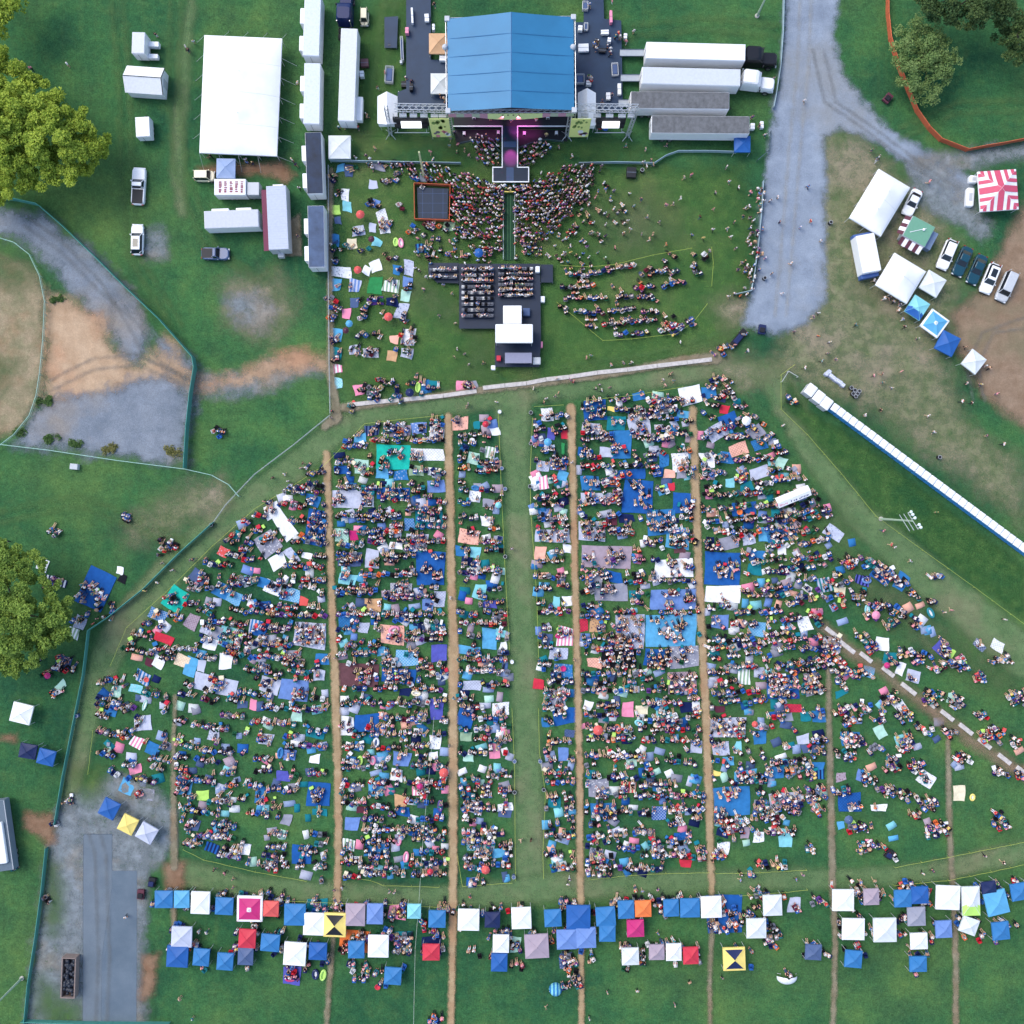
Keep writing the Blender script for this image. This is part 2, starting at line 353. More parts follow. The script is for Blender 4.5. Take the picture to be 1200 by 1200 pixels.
    patch('grass_tuft', [(95,905),(118,900),(120,925),(100,935)], lawn, step=0.5, margin=2)
    patch('asphalt_drive', [(97,1260),(98,977),(132,977),(132,1020),(161,1020),(160,1260)], asph, step=0.25, margin=0.4)
    patch('asphalt_drive', [(98.4,977.5),(131.6,977.5),(131.6,1040),(120,1120),(118,1260),(97.4,1260)], asph2, step=0.25, margin=0.4)
    patch('bare_dirt', [(30,952),(60,955),(66,985),(58,990),(45,978),(28,970)], bare, step=0.4, margin=2)
    patch('bare_dirt', [(193,1012),(218,1010),(214,1045),(196,1040)], bare, step=0.4, margin=2)
    patch('bare_dirt', [(168,1120),(185,1118),(180,1165),(165,1172)], bare, step=0.4, margin=2)
    patch('bare_dirt', [(0,862),(20,862),(18,868),(0,868)], bare, step=0.4, margin=2)
    patch('bare_dirt', [(232,196),(330,190),(345,205),(332,215),(318,205),(240,205)], bare, step=0.4, margin=2)
    patch('bare_dirt', [(338,260),(352,250),(354,300),(335,300)], faint, step=0.4, margin=2)
    ruts = patch_mat('wheel_ruts', (0.135, 0.140, 0.135), (0.190, 0.190, 0.180), None, 0.8, 0.35, 0.9, 0.8, 0.35, 0.25, 0.42)
    pale = patch_mat('pale_ruts', (0.330, 0.330, 0.320), (0.400, 0.390, 0.360), None, 0.8, 0.4, 1.0, 0.8, 0.4, 0.25, 0.45)
    mow = patch_mat('wheel_marks', (0.075, 0.160, 0.055), (0.110, 0.180, 0.065), None, 0.6, 0.6, 1.4, 0.5, 0.5, 0.25, 0.45)
    for o in (0, 13):
        patch('wheel_ruts', [(938+o,-20,3),(934+o,80,3),(924+o,180,3),(916+o,280,3),(908+o,370,3)], pale, False, 0.3, 0.8)
        patch('wheel_ruts', [(952+o,60,3),(966+o,120,3),(1010+o,150,3),(1065+o,192,3),(1110+o,222,3)], ruts, False, 0.3, 0.8)
        patch('wheel_ruts', [(1140+o,470,3),(1132+o,430,3),(1150+o,390,3),(1200,372+o,3)], ruts, False, 0.3, 0.8)
        patch('wheel_ruts', [(30,252+o,3),(75,285+o,3),(118,330+o,3),(150+o,380,3),(170+o,420,3),(230,446+o*.5,3)], ruts, False, 0.3, 0.8)
        patch('wheel_ruts', [(60,445+o,3),(110,420+o,3),(160,415+o,3),(226,448+o*.4,3)], ruts, False, 0.3, 0.8)
        patch('wheel_ruts', [(112+o,1220,3),(116+o,1120,3),(112+o,1000,3),(100+o,960,3)], ruts, False, 0.3, 0.8)
        patch('wheel_marks', [(200+o,0,6),(196+o,100,6),(205+o,200,6),(240+o,290,6),(300+o,330,6)], mow, False, 0.3, 0.8)
        patch('wheel_marks', [(130+o,0,6),(140+o,100,6),(142+o,200,6),(150+o,300,6),(200+o,380,6)], mow, False, 0.3, 0.8)
        patch('wheel_marks', [(742,30+o,6),(820,22+o,6),(910,30+o,6)], mow, False, 0.3, 0.8)
        patch('wheel_marks', [(1055,150+o,6),(1120,120+o,6),(1200,118+o,6)], mow, False, 0.3, 0.8)
        patch('wheel_marks', [(0,600+o,6),(90,580+o,6),(170,610+o,6),(215,632+o,6)], mow, False, 0.3, 0.8)
        patch('wheel_marks', [(450+o,5,6),(440+o,80,6),(428+o,150,6)], mow, False, 0.3, 0.8)
        patch('wheel_marks', [(660,430+o*.6,6),(760,415+o*.6,6),(850,390+o*.6,6)], mow, False, 0.3, 0.8)
    # the long paths trodden down the slope
    patch('dirt_path', [(383,532,8),(386,620,7.5),(389,700,8),(393,800,9),(396,900,8.5),(397,1000,8.5),(395,1060,7.5)], pth, False, 0.25, 0.8)
    patch('dirt_path', [(394,1060,6),(390,1110,5),(386,1150,6),(381,1230,5.5)], faint, False, 0.25, 0.8)
    patch('dirt_path', [(525,488,8),(527,560,9),(529,680,9),(531,740,10),(532,782,13),(531,810,10),(531,950,9.5),(531,1060,9.5),(530,1130,7),(528,1230,8)], pth, False, 0.25, 0.8)
    patch('dirt_path', [(669,478,9),(671,560,8),(674,700,7.5),(677,800,7.5),(679,900,7.5),(680,1060,8),(681,1130,6),(681,1230,6.5)], pth, False, 0.25, 0.8)
    patch('dirt_path', [(811,480,8),(814,560,9),(817,640,8.5),(822,740,9),(827,840,9),(830,920,9.5),(832,1000,8),(834,1050,6)], pth, False, 0.25, 0.8)
    patch('dirt_path', [(834,1050,5),(833,1100,5),(831,1160,5),(833,1230,5)], faint, False, 0.25, 0.8)
    patch('dirt_path', [(970,785,5),(971,860,7),(973,940,7.5),(975,1040,7.5),(978,1100,6),(975,1230,6)], faint, False, 0.25, 0.8)
    patch('dirt_path', [(1110,865,5),(1111,930,6.5),(1113,1000,6.5),(1117,1060,6),(1119,1120,7),(1119,1230,7)], faint, False, 0.25, 0.8)
    patch('dirt_path', [(206,815,3),(204,880,5),(204,960,7),(205,1015,9)], faint, False, 0.25, 0.8)
    patch('dirt_path', [(204,1060,6),(205,1090,5)], faint, False, 0.25, 0.8)
    patch('terrace_path', [(965,735,6),(1000,765,9),(1050,800,9),(1100,840,9),(1150,875,10),(1210,912,9)], lot, False, 0.3, 0.8)
    patch('trodden_verge', [(388,200,6),(387,320,6),(388,440,8),(395,490,12),(380,500,8)], faint, False, 0.3, 0.8)
    patch('trodden_verge', [(404,478,10),(470,470,6),(560,458,8),(590,455,6),(700,442,6),(790,424,10),(838,420,14)], faint, False, 0.3, 0.8)
# ------------------------------------------------------------------ trees
def leaf_mat():
    if 'leaf' in MATS: return MATS['leaf']
    m, nt, b, out = nodes_of('leaves')
    a = nt.nodes.new('ShaderNodeAttribute'); a.attribute_name = 'tint'
    nt.links.new(a.outputs['Color'], b.inputs['Base Color']); b.inputs['Roughness'].default_value = 0.7; b.inputs['Specular IOR Level'].default_value = 0.25
    t = nt.nodes.new('ShaderNodeBsdfTranslucent'); nt.links.new(a.outputs['Color'], t.inputs['Color'])
    x = nt.nodes.new('ShaderNodeMixShader'); x.inputs[0].default_value = 0.25
    nt.links.new(b.outputs[0], x.inputs[1]); nt.links.new(t.outputs[0], x.inputs[2]); nt.links.new(x.outputs[0], out.inputs[0])
    MATS['leaf'] = m; return m
def leaves(lobes, dens, size, pal):
    """lobes: (x, y, z, r, squash); returns verts, tint"""
    C, T = [], []
    for (x, y, z, r, sq) in lobes:
        # every lobe is itself a bunch of small clumps
        nc = max(5, int(1.6 * r * r))
        d = RNG.normal(size=(nc, 3)); d[:, 2] = np.abs(d[:, 2]) * 0.9 - 0.2; d /= np.linalg.norm(d, axis=1)[:, None]
        cc = np.array([x, y, z]) + d * r * np.array([1, 1, sq]) * RNG.uniform(0.55, 1.0, (nc, 1))
        cr = RNG.uniform(0.38, 0.72, nc) * min(1.6, 0.4 + 0.35 * r)
        cn = RNG.normal(0, 0.16, nc)
        for k in range(nc):
            n = int(dens * cr[k] ** 2)
            e = RNG.normal(size=(n, 3)); e /= np.linalg.norm(e, axis=1)[:, None]
            C.append(cc[k] + e * cr[k] * RNG.uniform(0.45, 1.05, (n, 1)) * np.array([1.15, 1.15, 0.8]))
            j = np.clip(0.5 + cn[k] + RNG.normal(0, 0.14, n), 0, 1)[:, None]
            T.append(np.array(pal[0]) * (1 - j) + np.array(pal[1]) * j)
    C = np.concatenate(C); T = np.concatenate(T); n = len(C)
    nrm = RNG.normal(size=(n, 3)); nrm[:, 2] = np.abs(nrm[:, 2]) + 0.5; nrm /= np.linalg.norm(nrm, axis=1)[:, None]
    u = np.cross(nrm, RNG.normal(size=(n, 3))); u /= np.linalg.norm(u, axis=1)[:, None]; w = np.cross(nrm, u)
    s = size * RNG.uniform(0.6, 1.25, (n, 1)); l = s * 0.62
    V = np.stack([C - u*s, C - w*l, C + u*s, C + w*l], 1).reshape(-1, 3)
    return V, T
def tree(name, label, px, py, h, lobes, pal, dens=120, size=0.26, group='trees around the field', trunk=0.45):
    """lobes in photo pixels: (px, py, radius px, height m)"""
    t = thing(name, label, 'tree', px, py, group=None); x0, y0 = t.location[0], t.location[1]
    L = []
    for (a, c, r, z) in lobes:
        x, y = P(a, c, z); L.append((x - x0, y - y0, z - r*S*0.35, r * S * (1 - z/H), 0.75))
    V, T = leaves(L, dens, size, pal); n = len(T)
    me = raw_mesh('crown', V, np.arange(4*n), np.full(n, 4)); tint(me, T); me.materials.append(leaf_mat())
    o = bpy.data.objects.new('crown', me); COL.objects.link(o); o.parent = t
    bark = mat('bark', (0.07, 0.055, 0.042), 0.95, var=0.3, scale=6)
    mb = MB(); mb.bar((0,0,0), (0.1,0.1,h*0.45), trunk, 0, 9, trunk*0.7); mb.obj('trunk', bark, t)
    for (x, y, z, r, _) in sorted(L, key=lambda q: -q[3])[:9]:
        mb = MB(); a = Vector((0.1,0.1,h*random.uniform(0.28,0.45))); e = Vector((x, y, z)); k = a.lerp(e, 0.5) + Vector((0,0,-0.4))
        mb.bar(a, k, trunk*0.4, 0, 6, trunk*0.25); mb.bar(k, e, trunk*0.25, 0, 6, 0.05); mb.obj('limb', bark, t)
    return t
def trees():
    sun = ((0.160, 0.250, 0.024), (0.440, 0.540, 0.075)); mid = ((0.095, 0.180, 0.030), (0.310, 0.430, 0.080))
    tree('broadleaf_tree', 'large broad yellow-green tree standing above the teal fenced track', 40, 155, 12,
         [(12,92,24,9),(-20,80,40,10),(42,105,22,9),(18,128,34,12),(58,128,24,10),(90,142,20,9),(108,160,18,8),(118,176,11,6),(84,166,26,10),(52,160,30,12),
          (20,165,30,12),(-10,140,40,13),(70,192,24,9),(92,203,16,7),(102,190,16,7),(44,196,24,9),(14,200,26,9),(-15,190,36,9),(14,222,14,5),(-10,225,20,6),(0,72,14,8),(118,168,12,7)], sun, 420, 0.20)
    tree('broadleaf_tree', 'round mid-green tree beside the royal blue tarp', 30, 715, 11,
         [(18,662,20,9),(36,664,18,8),(-8,660,28,9),(0,690,30,11),(48,676,14,8),(66,700,18,8),(76,716,12,7),(62,728,22,9),(40,742,22,9),(22,720,26,11),(-6,735,34,11),
          (70,742,14,7),(52,758,16,7),(26,766,22,8),(4,776,22,8),(-16,770,28,8),(20,784,12,5),(38,700,16,10)], mid, 400, 0.20)
    tree('broadleaf_tree', 'yellow-green tree top at the corner above the small white trailer', 0, 0, 9,
         [(4,4,20,8),(22,6,12,6),(-14,16,24,8),(-10,-14,30,9)], sun, 120, 0.26)
    tree('feathery_tree', 'pale feathery green tree inside the curved orange fence', 1078, 72, 7,
         [(1072,38,22,5),(1092,42,20,5),(1062,56,18,5),(1082,62,26,6),(1106,60,20,5),(1060,78,17,5),(1100,84,22,5),(1076,86,22,5),(1088,104,17,4),(1068,100,15,4),(1112,76,16,5)],
         ((0.085, 0.170, 0.045), (0.230, 0.320, 0.110)), 200, 0.17)
    tree('dark_tree', 'wide dark green tree over the orange fenced corner', 1135, 5, 11,
         [(1092,2,18,8),(1112,14,16,8),(1130,0,26,10),(1150,14,20,9),(1108,-10,26,10),(1165,-4,28,11),(1135,22,12,7)],
         ((0.026, 0.075, 0.026), (0.110, 0.160, 0.048)), 260, 0.20)
    tree('dark_tree', 'dark bushy tree at the field corner beside the wide dark tree', 1192, 42, 9,
         [(1188,22,18,8),(1204,36,22,9),(1178,44,14,6),(1192,60,18,7),(1174,30,12,6),(1206,62,18,7)],
         ((0.030, 0.080, 0.026), (0.120, 0.175, 0.050)), 240, 0.20)
    for i, (px, py, r, lab) in enumerate([(52,470,12,'round dark bush beside the bend of the mesh fence'),(68,350,9,'low green shrub at the edge of the tan dirt yard'),
            (62,515,11,'scrubby bush on the gravel along the teal wire fence'),(90,520,10,'scrubby bush left of a yellowish one along the teal wire fence'),
            (128,527,12,'yellowish shrub in the middle of the gravel yard edge'),(205,530,13,'rust-yellow shrub in the fenced gravel corner'),(25,506,9,'green bush at the foot of the dirt mound')]):
        pal = ((0.045,0.11,0.03),(0.11,0.19,0.05)) if i not in (4, 5) else ((0.14,0.16,0.05),(0.25,0.23,0.08))
        t = thing('shrub', lab, 'shrub', px, py)
        L = [(random.uniform(-.9,.9)*r*S*.7, random.uniform(-.4,.4)*r*S*.7, .22, r*S*.34, .45) for _ in range(7)]
        V, T = leaves(L, 160, 0.13, pal); n = len(T)
        me = raw_mesh('crown', V, np.arange(4*n), np.full(n, 4)); tint(me, T); me.materials.append(leaf_mat())
        o = bpy.data.objects.new('crown', me); COL.objects.link(o); o.parent = t
        mb = MB()
        for k in range(5): mb.bar((0,0,0), (L[k][0], L[k][1], .5), .03, 0, 5, .012)
        mb.obj('stem', mat('bark', (0.07,0.055,0.042), 0.95, var=0.3, scale=6), t)

# ------------------------------------------------------------------ vehicles (nose towards +y)
GLASS = None
def wheels(t, xs, ys, r=0.34, w=0.24):
    ty, ri = mat('tyre', (0.02,0.02,0.022), 0.9), mat('rim', (0.4,0.4,0.42), 0.35, 0.8)
    for x in xs:
        for y in ys:
            mb = MB(); mb.disc_x((x, y, r), r, w); o = mb.obj('wheel', ty, t)
            mb = MB(); mb.disc_x((x*1.02, y, r), r*0.6, w); mb.obj('rim', ri, o)
def car(label, px, py, rot, L, W, cname, kind='suv', sunroof=False, cat='car', group=None):
    glass = mat('car_glass', (0.012,0.018,0.026), 0.12, spec=0.6); paint = mat(cname + '_car_paint', rgb(cname), 0.28, spec=0.55); dark = mat('black_trim', (0.02,0.02,0.024), 0.6)
    t = thing({'pickup': 'pickup_truck', 'van': 'van'}.get(kind, 'parked_car'), label, cat, px, py, rot, group, h=0.9)
    mb = MB(); w, l = W/2, L/2
    hi = 0.92 if kind != 'pickup' else 1.0
    ring = lambda k, kx: rrect(-w*kx, w*kx, -l*k, l*k, 0.62, 6)
    mb.loft([(ring(.97,.94), .26), (ring(1,1), .45), (ring(1,1), .70), (ring(.985,.975), hi-.10), (ring(.965,.94), hi-.03), (ring(.92,.86), hi+.02)])
    body = mb.obj('body', paint, t, smooth=False)
    f0, f1, r1, r0, ht = {'suv': (.42,.16,-.72,-.93,1.62), 'sedan': (.36,.06,-.42,-.72,1.42), 'van': (.60,.40,-.86,-.95,1.85), 'pickup': (.36,.14,-.08,-.14,1.75)}[kind]
    mb = MB(); a, bb = w*.86, w*.70
    q = lambda x, y0, y1: [(-x, y0), (x, y0), (x, y1), (-x, y1)]
    v0 = q(a, r0*l, f0*l); v1 = q(bb, r1*l, f1*l)
    mb.loft([(v0, hi-.02), (v1, ht-.05)]); mb.obj('windows', glass, t)
    mb = MB(); mb.loft([(rrect(-bb*1.02, bb*1.02, r1*l*1.0, f1*l, .15, 3), ht-.06), (rrect(-bb*1.0, bb*1.0, r1*l*1.0+.03, f1*l-.03, .15, 3), ht-.01), (rrect(-bb*.88, bb*.88, r1*l+.12, f1*l-.12, .12, 3), ht+.03)])
    ro = mb.obj('roof', paint, t)
    if sunroof:
        mb = MB(); mb.box(-bb*.62, bb*.62, f1*l-1.75, f1*l-.45, ht+.03, ht+.045); mb.obj('sunroof', glass, ro)
    for sx in (-1, 1):
        mb = MB()
        for (y0, y1) in ((f0*l-.02, f1*l), (r1*l, r0*l+.02)): mb.bar((sx*a*.99, y0, hi), (sx*bb*1.0, y1, ht-.04), .06, 0, 5)
        mb.obj('pillar', paint, t)
        mb = MB(); mb.bevbox(sx*w*1.04-.1, sx*w*1.04+.1, f0*l-.35, f0*l-.2, hi-.02, hi+.14, .04); mb.obj('mirror', paint, t)
        mb = MB(); mb.bevbox(sx*w*.68-.2, sx*w*.68+.2, l*.93, l*1.0, .58, .75, .04); mb.obj('headlight', mat('lamp_glass', (.7,.72,.75), .15), t)
        mb = MB(); mb.bevbox(sx*w*.7-.16, sx*w*.7+.16, -l*1.0, -l*.96, .62, .82, .03); mb.obj('tail_light', mat('tail_red', (.35,.02,.02), .3), t)
    if kind == 'pickup':
        mb = MB(); mb.box(-w*.78, w*.78, -l*.94, -.19*l, hi-.02, hi+.06); mb.obj('bed_cover', dark, t)
    mb = MB(); mb.bevbox(-w*.8, w*.8, l*.97, l*1.02, .3, .55, .05); mb.obj('bumper', dark, t)
    wheels(t, (-w*.88, w*.88), (l*.62, -l*.6)); return t
def box_trailer(label, px, py, rot, L, W, Ht, cname, name='semi_trailer', cat='trailer', roofc=None, slides=None, door=True, group=None, z0=1.1, ribs=0, roof_mat=None, tow=True, face=None):
    """a box on wheels, long side along y"""
    t = thing(name, label, cat, px, py, rot, group, h=Ht)
    p = mat(cname + '_panel', rgb(cname), 0.45, scale=1.2, var=.03); rp = roof_mat or (mat(roofc + '_roof', rgb(roofc), 0.7, scale=0.9, var=.2) if roofc else p)
    w, l = W/2, L/2; dark = mat('chassis', (0.025,0.026,0.03), 0.8)
    mb = MB(); mb.bevbox(-w, w, -l, l, z0, Ht-.03, .07); mb.obj('box_body', p, t)
    mb = MB(); mb.box(-w+.05, w-.05, -l+.05, l-.05, Ht-.03, Ht+.02)
    for k in range(ribs):
        y = -l + (k+.5)*L/ribs; mb.box(-w+.06, w-.06, y-.04, y+.04, Ht+.02, Ht+.045)
    mb.obj('roof', rp, t)
    mb = MB(); mb.box(-w*.6, w*.6, -l+.3, l-.3, z0-.3, z0); mb.obj('chassis', dark, t)
    if slides:
        for (sx, y0, y1, d, z1) in slides:
            mb = MB(); mb.bevbox(min(sx*w, sx*(w+d)), max(sx*w, sx*(w+d)), y0, y1, z0, z1, .12); mb.obj('slide_out', mat('white_panel', rgb('white'), .45), t)
    if door:
        mb = MB(); mb.box(-w*.92, -.02, -l-.03, -l, z0+.05, Ht-.2); d = mb.obj('door', p, t)
        mb = MB(); mb.bar((-.15,-l-.05,z0+.2), (-.15,-l-.05,Ht-.4), .03); mb.obj('handle', mat('steel', rgb('steel'), .35, .7), d)
        mb = MB(); mb.box(.02, w*.92, -l-.03, -l, z0+.05, Ht-.2); mb.obj('door', p, t)
    wheels(t, (-w*.82, w*.82), (-l*.72, -l*.56) if L > 8 else (-.35,.4), .42 if L > 8 else .33, .3)
    if tow:
        mb = MB()
        for s in (-1, 1): mb.bar((s*w*.4, l, z0-.15), (0, l+1.0, z0-.2), .05)
        mb.obj('tow_bar', dark, t)
    return t
def tractor(label, px, py, rot, cname):
    t = thing('tractor_unit', label, 'truck', px, py, rot, h=2.5); p = mat(cname + '_car_paint', rgb(cname), .3); g = mat('car_glass', (0.012,0.018,0.026), .12, spec=.6); d = mat('chassis', (0.025,0.026,0.03), .8)
    mb = MB(); mb.loft([(rrect(-1.2,1.2,-2.2,.7,.2,3), 1.0), (rrect(-1.2,1.2,-2.2,.7,.25,3), 2.9), (rrect(-1.1,1.1,-2.15,.2,.4,3), 3.6), (rrect(-.95,.95,-2.1,-.3,.4,3), 3.8)]); mb.obj('cab', p, t)
    mb = MB(); mb.loft([(rrect(-1.0,1.0,.65,3.1,.3,3), .7), (rrect(-1.0,1.0,.65,3.1,.45,3), 1.6), (rrect(-.85,.85,.65,2.9,.5,3), 2.0)]); mb.obj('hood', p, t)
    mb = MB(); mb.add([(-1.02,.705,2.05),(1.02,.705,2.05),(.95,.62,2.85),(-.95,.62,2.85),(-1.02,.85,2.0),(1.02,.85,2.0),(.95,.72,2.8),(-.95,.72,2.8)], [(0,1,2,3),(7,6,5,4),(0,4,5,1),(2,6,7,3),(1,5,6,2),(0,3,7,4)]); mb.obj('windscreen', g, t)
    mb = MB(); mb.box(-.45,.45,-4.0,2.9,.6,.95); mb.obj('chassis', d, t)
    for s in (-1, 1):
        mb = MB(); mb.bar((s*1.0,-2.4,.9), (s*1.0,-2.4,3.6), .09, 0, 8); mb.obj('exhaust_stack', mat('chrome', (.6,.6,.62), .2, .9), t)
        mb = MB(); mb.box(s*1.42-.12, s*1.42+.12, .75, .9, 1.9, 2.4); mb.obj('mirror', d, t)
        mb = MB(); mb.bevbox(s*.85-.18, s*.85+.18, 3.0, 3.14, .85, 1.1, .04); mb.obj('headlight', mat('lamp_glass', (.7,.72,.75), .15), t)
    wheels(t, (-.95,.95), (2.0,-2.7,-3.6), .5, .4); return t

def vehicles():
    ga = 'semi trailers backed up to the stage deck'
    grey_roof = mat('weathered_roof', lin((106,108,112)), .85, var=.22, scale=1.4)
    box_trailer('clean white semi trailer hitched to the black tractor, furthest from the crowd', 815.5, 60, 91.5, 15.3, 2.55, 4.1, 'white', group=ga, tow=False)
    box_trailer('dull white semi trailer hitched to the white tractor', 810, 89.5, 91.5, 15.2, 2.6, 4.1, 'white', group=ga, tow=False, roof_mat=mat('dull_roof', lin((200,206,214)), .7))
    box_trailer('grey ribbed roof trailer parked right below the dull white semi trailer', 797, 117.5, 90.5, 15.2, 2.6, 4.0, 'white', group=ga, ribs=28, roof_mat=grey_roof)
    box_trailer('grey ribbed roof trailer next to the small royal blue canopy', 821, 146, 90.5, 15.1, 2.7, 4.0, 'white', group=ga, ribs=28, roof_mat=grey_roof)
    tractor('black tractor unit in front of the clean white semi trailer', 889, 66, 92, 'black')
    tractor('white sleeper cab tractor unit beside the gravel road', 886, 94, 97, 'white')
    for px, py, w, lab in ((741,62,29,'pale loading ramp behind the clean white semi trailer'),(741,91.5,27,'pale loading ramp behind the dull white semi trailer'),(733,121,16,'short grey loading ramp beside the grey ribbed trailer')):
        t = thing('loading_ramp', lab, 'ramp', px, py, 0, h=1.0); mb = MB(); l = w*S/2; mb.box(-l, l, -.5, .5, .95, 1.02); mb.obj('deck_plate', mat('ramp_plate', lin((170,178,186)), .5, .3), t)
        for s in (-1, 1):
            mb = MB(); mb.box(-l, l, s*.52-.03, s*.52+.03, .85, 1.12); mb.obj('side_rail', mat('steel', rgb('steel'), .35, .7), t)
            mb = MB(); mb.bar((s*l*.8,-.4,0), (s*l*.8,-.4,.95), .05); mb.bar((s*l*.8,.4,0), (s*l*.8,.4,.95), .05); mb.obj('leg', mat('steel', rgb('steel'), .35, .7), t)
    gb = 'long trailers in a row behind the big white tent'
    dark_roof = mat('wet_dark_roof', lin((24,44,72)), .55, var=.4, scale=.5, spec=.3); dark_roof2 = mat('wet_slate_roof', lin((68,88,120)), .55, var=.3, scale=.5, spec=.3)
    white_roof = mat('speckled_roof', lin((212,220,228)), .75, var=.07, scale=3)
    sl = [(-1,-3.6,-1.3,.75,3.0),(-1,.6,3.0,.75,3.0)]
    box_trailer('white roofed long trailer at the frame edge beside the big tent', 365.5, 30, 2, 9.3, 2.55, 3.7, 'white', 'site_trailer', group=gb, slides=sl, roof_mat=white_roof, z0=.7)
    box_trailer('white roofed long trailer between the big tent and the long white semi trailer', 365.5, 109.5, 1, 9.4, 2.5, 3.7, 'white', 'site_trailer', group=gb, slides=sl, roof_mat=white_roof, z0=.7)
    box_trailer('dark blue roofed long trailer beside the square grey-white canopy', 368, 191, -2, 9.5, 2.5, 3.7, 'white', 'site_trailer', group=gb, slides=sl, roof_mat=dark_roof, z0=.7)
    box_trailer('slate roofed long trailer nearest the bare gravel lane', 370.5, 277, -1, 9.5, 2.5, 3.7, 'white', 'site_trailer', group=gb, slides=sl, roof_mat=dark_roof2, z0=.7)
    box_trailer('long white box semi trailer standing alone on the grass', 407.5, 87.5, 2, 14.3, 2.55, 4.0, 'white', slides=[(1,-6.3,-2.6,.9,2.2)], roof_mat=mat('pale_roof', lin((212,216,222)), .7), tow=False)
    tractor('dark blue tractor unit in front of the long white box trailer', 404, 10, 2, 'navy')
    # food court
    t = box_trailer('white camper with grey roof and side slide-outs by the dark pickup', 271, 256.5, 88, 8.4, 2.7, 3.3, 'white', 'camper_trailer', slides=[(-1,-3.2,-.5,.5,2.7),(-1,.6,3.0,.5,2.7)], roof_mat=mat('camper_roof', lin((196,200,210)), .7), z0=.6)
    t = box_trailer('mobile kitchen with ribbed pale roof and maroon awning', 325, 255, -2.5, 9.9, 3.1, 3.4, 'silver', 'mobile_kitchen', cat='food trailer', ribs=26, roof_mat=mat('ribbed_pale_roof', lin((188,196,214)), .6), z0=.7)
    mb = MB(); mb.box(-2.45,-1.6,-4.9,4.6,2.65,2.75); mb.obj('awning', mat('maroon_awning', lin((120,62,84)), .8), t)
    mb = MB(); mb.box(-.8,.8,4.95,5.6,.4,2.0); mb.obj('front_locker', pm('white'), t)
    mb = MB(); mb.box(-.6,.3,-5.6,-4.95,.4,1.4); mb.obj('rear_step', pm('silver'), t)
    t = box_trailer('small white food trailer with red lettering painted across its roof', 269.5, 219, 90, 4.9, 2.5, 2.9, 'white', 'food_trailer', cat='food trailer', z0=.6, tow=False)
    mb = MB(); random.seed(5)
    for k in range(5):
        x = -1.75 + k*.85
        for j in range(6):     # the roof lettering reads only as rows of dark red blocks
            y = -.85 + j*.3; mb.box(y, y + random.uniform(.16,.26), x, x+random.uniform(.34,.5), 2.925, 2.935)
    mb.obj('roof_lettering', mat('lettering_red', lin((130,40,70)), .8), t)
    box_trailer('small pale grey cargo trailer joined behind the red lettered food trailer', 296.5, 221, 90, 1.9, 2.0, 2.5, 'silver', 'cargo_trailer', z0=.5, tow=False)
    car('cream golf buggy parked at the left end of the red lettered food trailer', 239.5, 206, 90, 3.2, 1.7, 'cream', 'van', cat='buggy')
    box_trailer('white ticket trailer with striped side awnings, furthest up the field', 162, 50, 2, 3.3, 2.0, 3.0, 'white', 'ticket_trailer', z0=.5, slides=[(1,.2,1.0,1.6,1.4),(1,-1.6,-.9,1.5,1.3)], roof_mat=mat('pale_roof', lin((212,216,222)), .7))
    box_trailer('tiny white cargo trailer above the white pickup', 167, 148.5, -3, 3.1, 2.2, 2.3, 'white', 'cargo_trailer', z0=.5)
    # white gabled shed
    t = thing('gabled_shed', 'white gabled shed with black roof trim standing on the grass', 'shed', 168, 92, 4, h=3.0)
    p = pm('white', .5); mb = MB(); mb.box(-2.8,2.8,-1.9,1.9,0,2.3); mb.obj('wall', p, t)
    mb = MB(); mb.add([(-2.95,-2.1,2.25),(2.95,-2.1,2.25),(2.95,0,3.6),(-2.95,0,3.6),(-2.95,2.1,2.25),(2.95,2.1,2.25),(-2.95,-2.1,2.35),(2.95,-2.1,2.35),(2.95,0,3.72),(-2.95,0,3.72),(-2.95,2.1,2.35),(2.95,2.1,2.35)],
        [(6,7,8,9),(9,8,11,10),(0,3,2,1),(3,4,5,2),(0,1,7,6),(4,10,11,5)]); ro = mb.obj('roof', p, t)
    mb = MB(); mb.bar((-2.95,0,3.74),(2.95,0,3.74),.06); mb.bar((2.96,-2.1,2.34),(2.96,0,3.7),.07); mb.bar((2.96,2.1,2.34),(2.96,0,3.7),.07); mb.obj('roof_trim', pm('black'), ro)
    mb = MB(); mb.add([(2.8,-1.9,2.3),(2.8,1.9,2.3),(2.8,0,3.55)], [(0,1,2)]); mb.obj('gable', p, t)
    mb = MB(); mb.box(2.8,2.85,-.6,.6,.1,2.1); mb.obj('door', pm('silver'), t)
    car('white pickup truck with black covered bed', 162, 218, 3, 5.9, 2.15, 'white', 'pickup', cat='pickup')
    car('white estate car parked below the white pickup', 160.5, 280.5, 1, 4.9, 1.95, 'white', 'suv', sunroof=True)
    car('dark slate pickup parked below the white camper', 252, 297, 91, 4.4, 1.9, 'slate', 'pickup', cat='pickup')
    car('small cream golf buggy on the grass near the long white semi trailer', 427, 20.5, 180, 2.5, 1.3, 'cream', 'van', cat='buggy')
    # vendor cluster beside the gravel road
    car('white hatchback beside the large peaked vendor tent', 1069.5, 237, 206, 4.5, 1.85, 'white', 'sedan')
    gv = 'cars in a row by the brown dirt lot'
    car('white car first in the row of five, next to the green roofed trailer', 1110.5, 298, 203, 5.0, 1.95, 'white', 'suv', group=gv)
    car('dark teal car between the white car and another dark teal car', 1128.5, 306, 204, 4.9, 1.9, 'darkteal', 'sedan', group=gv)
    car('dark teal car next to the white car with black sunroof', 1145.5, 315.5, 204, 4.9, 1.9, 'darkteal', 'sedan', group=gv)
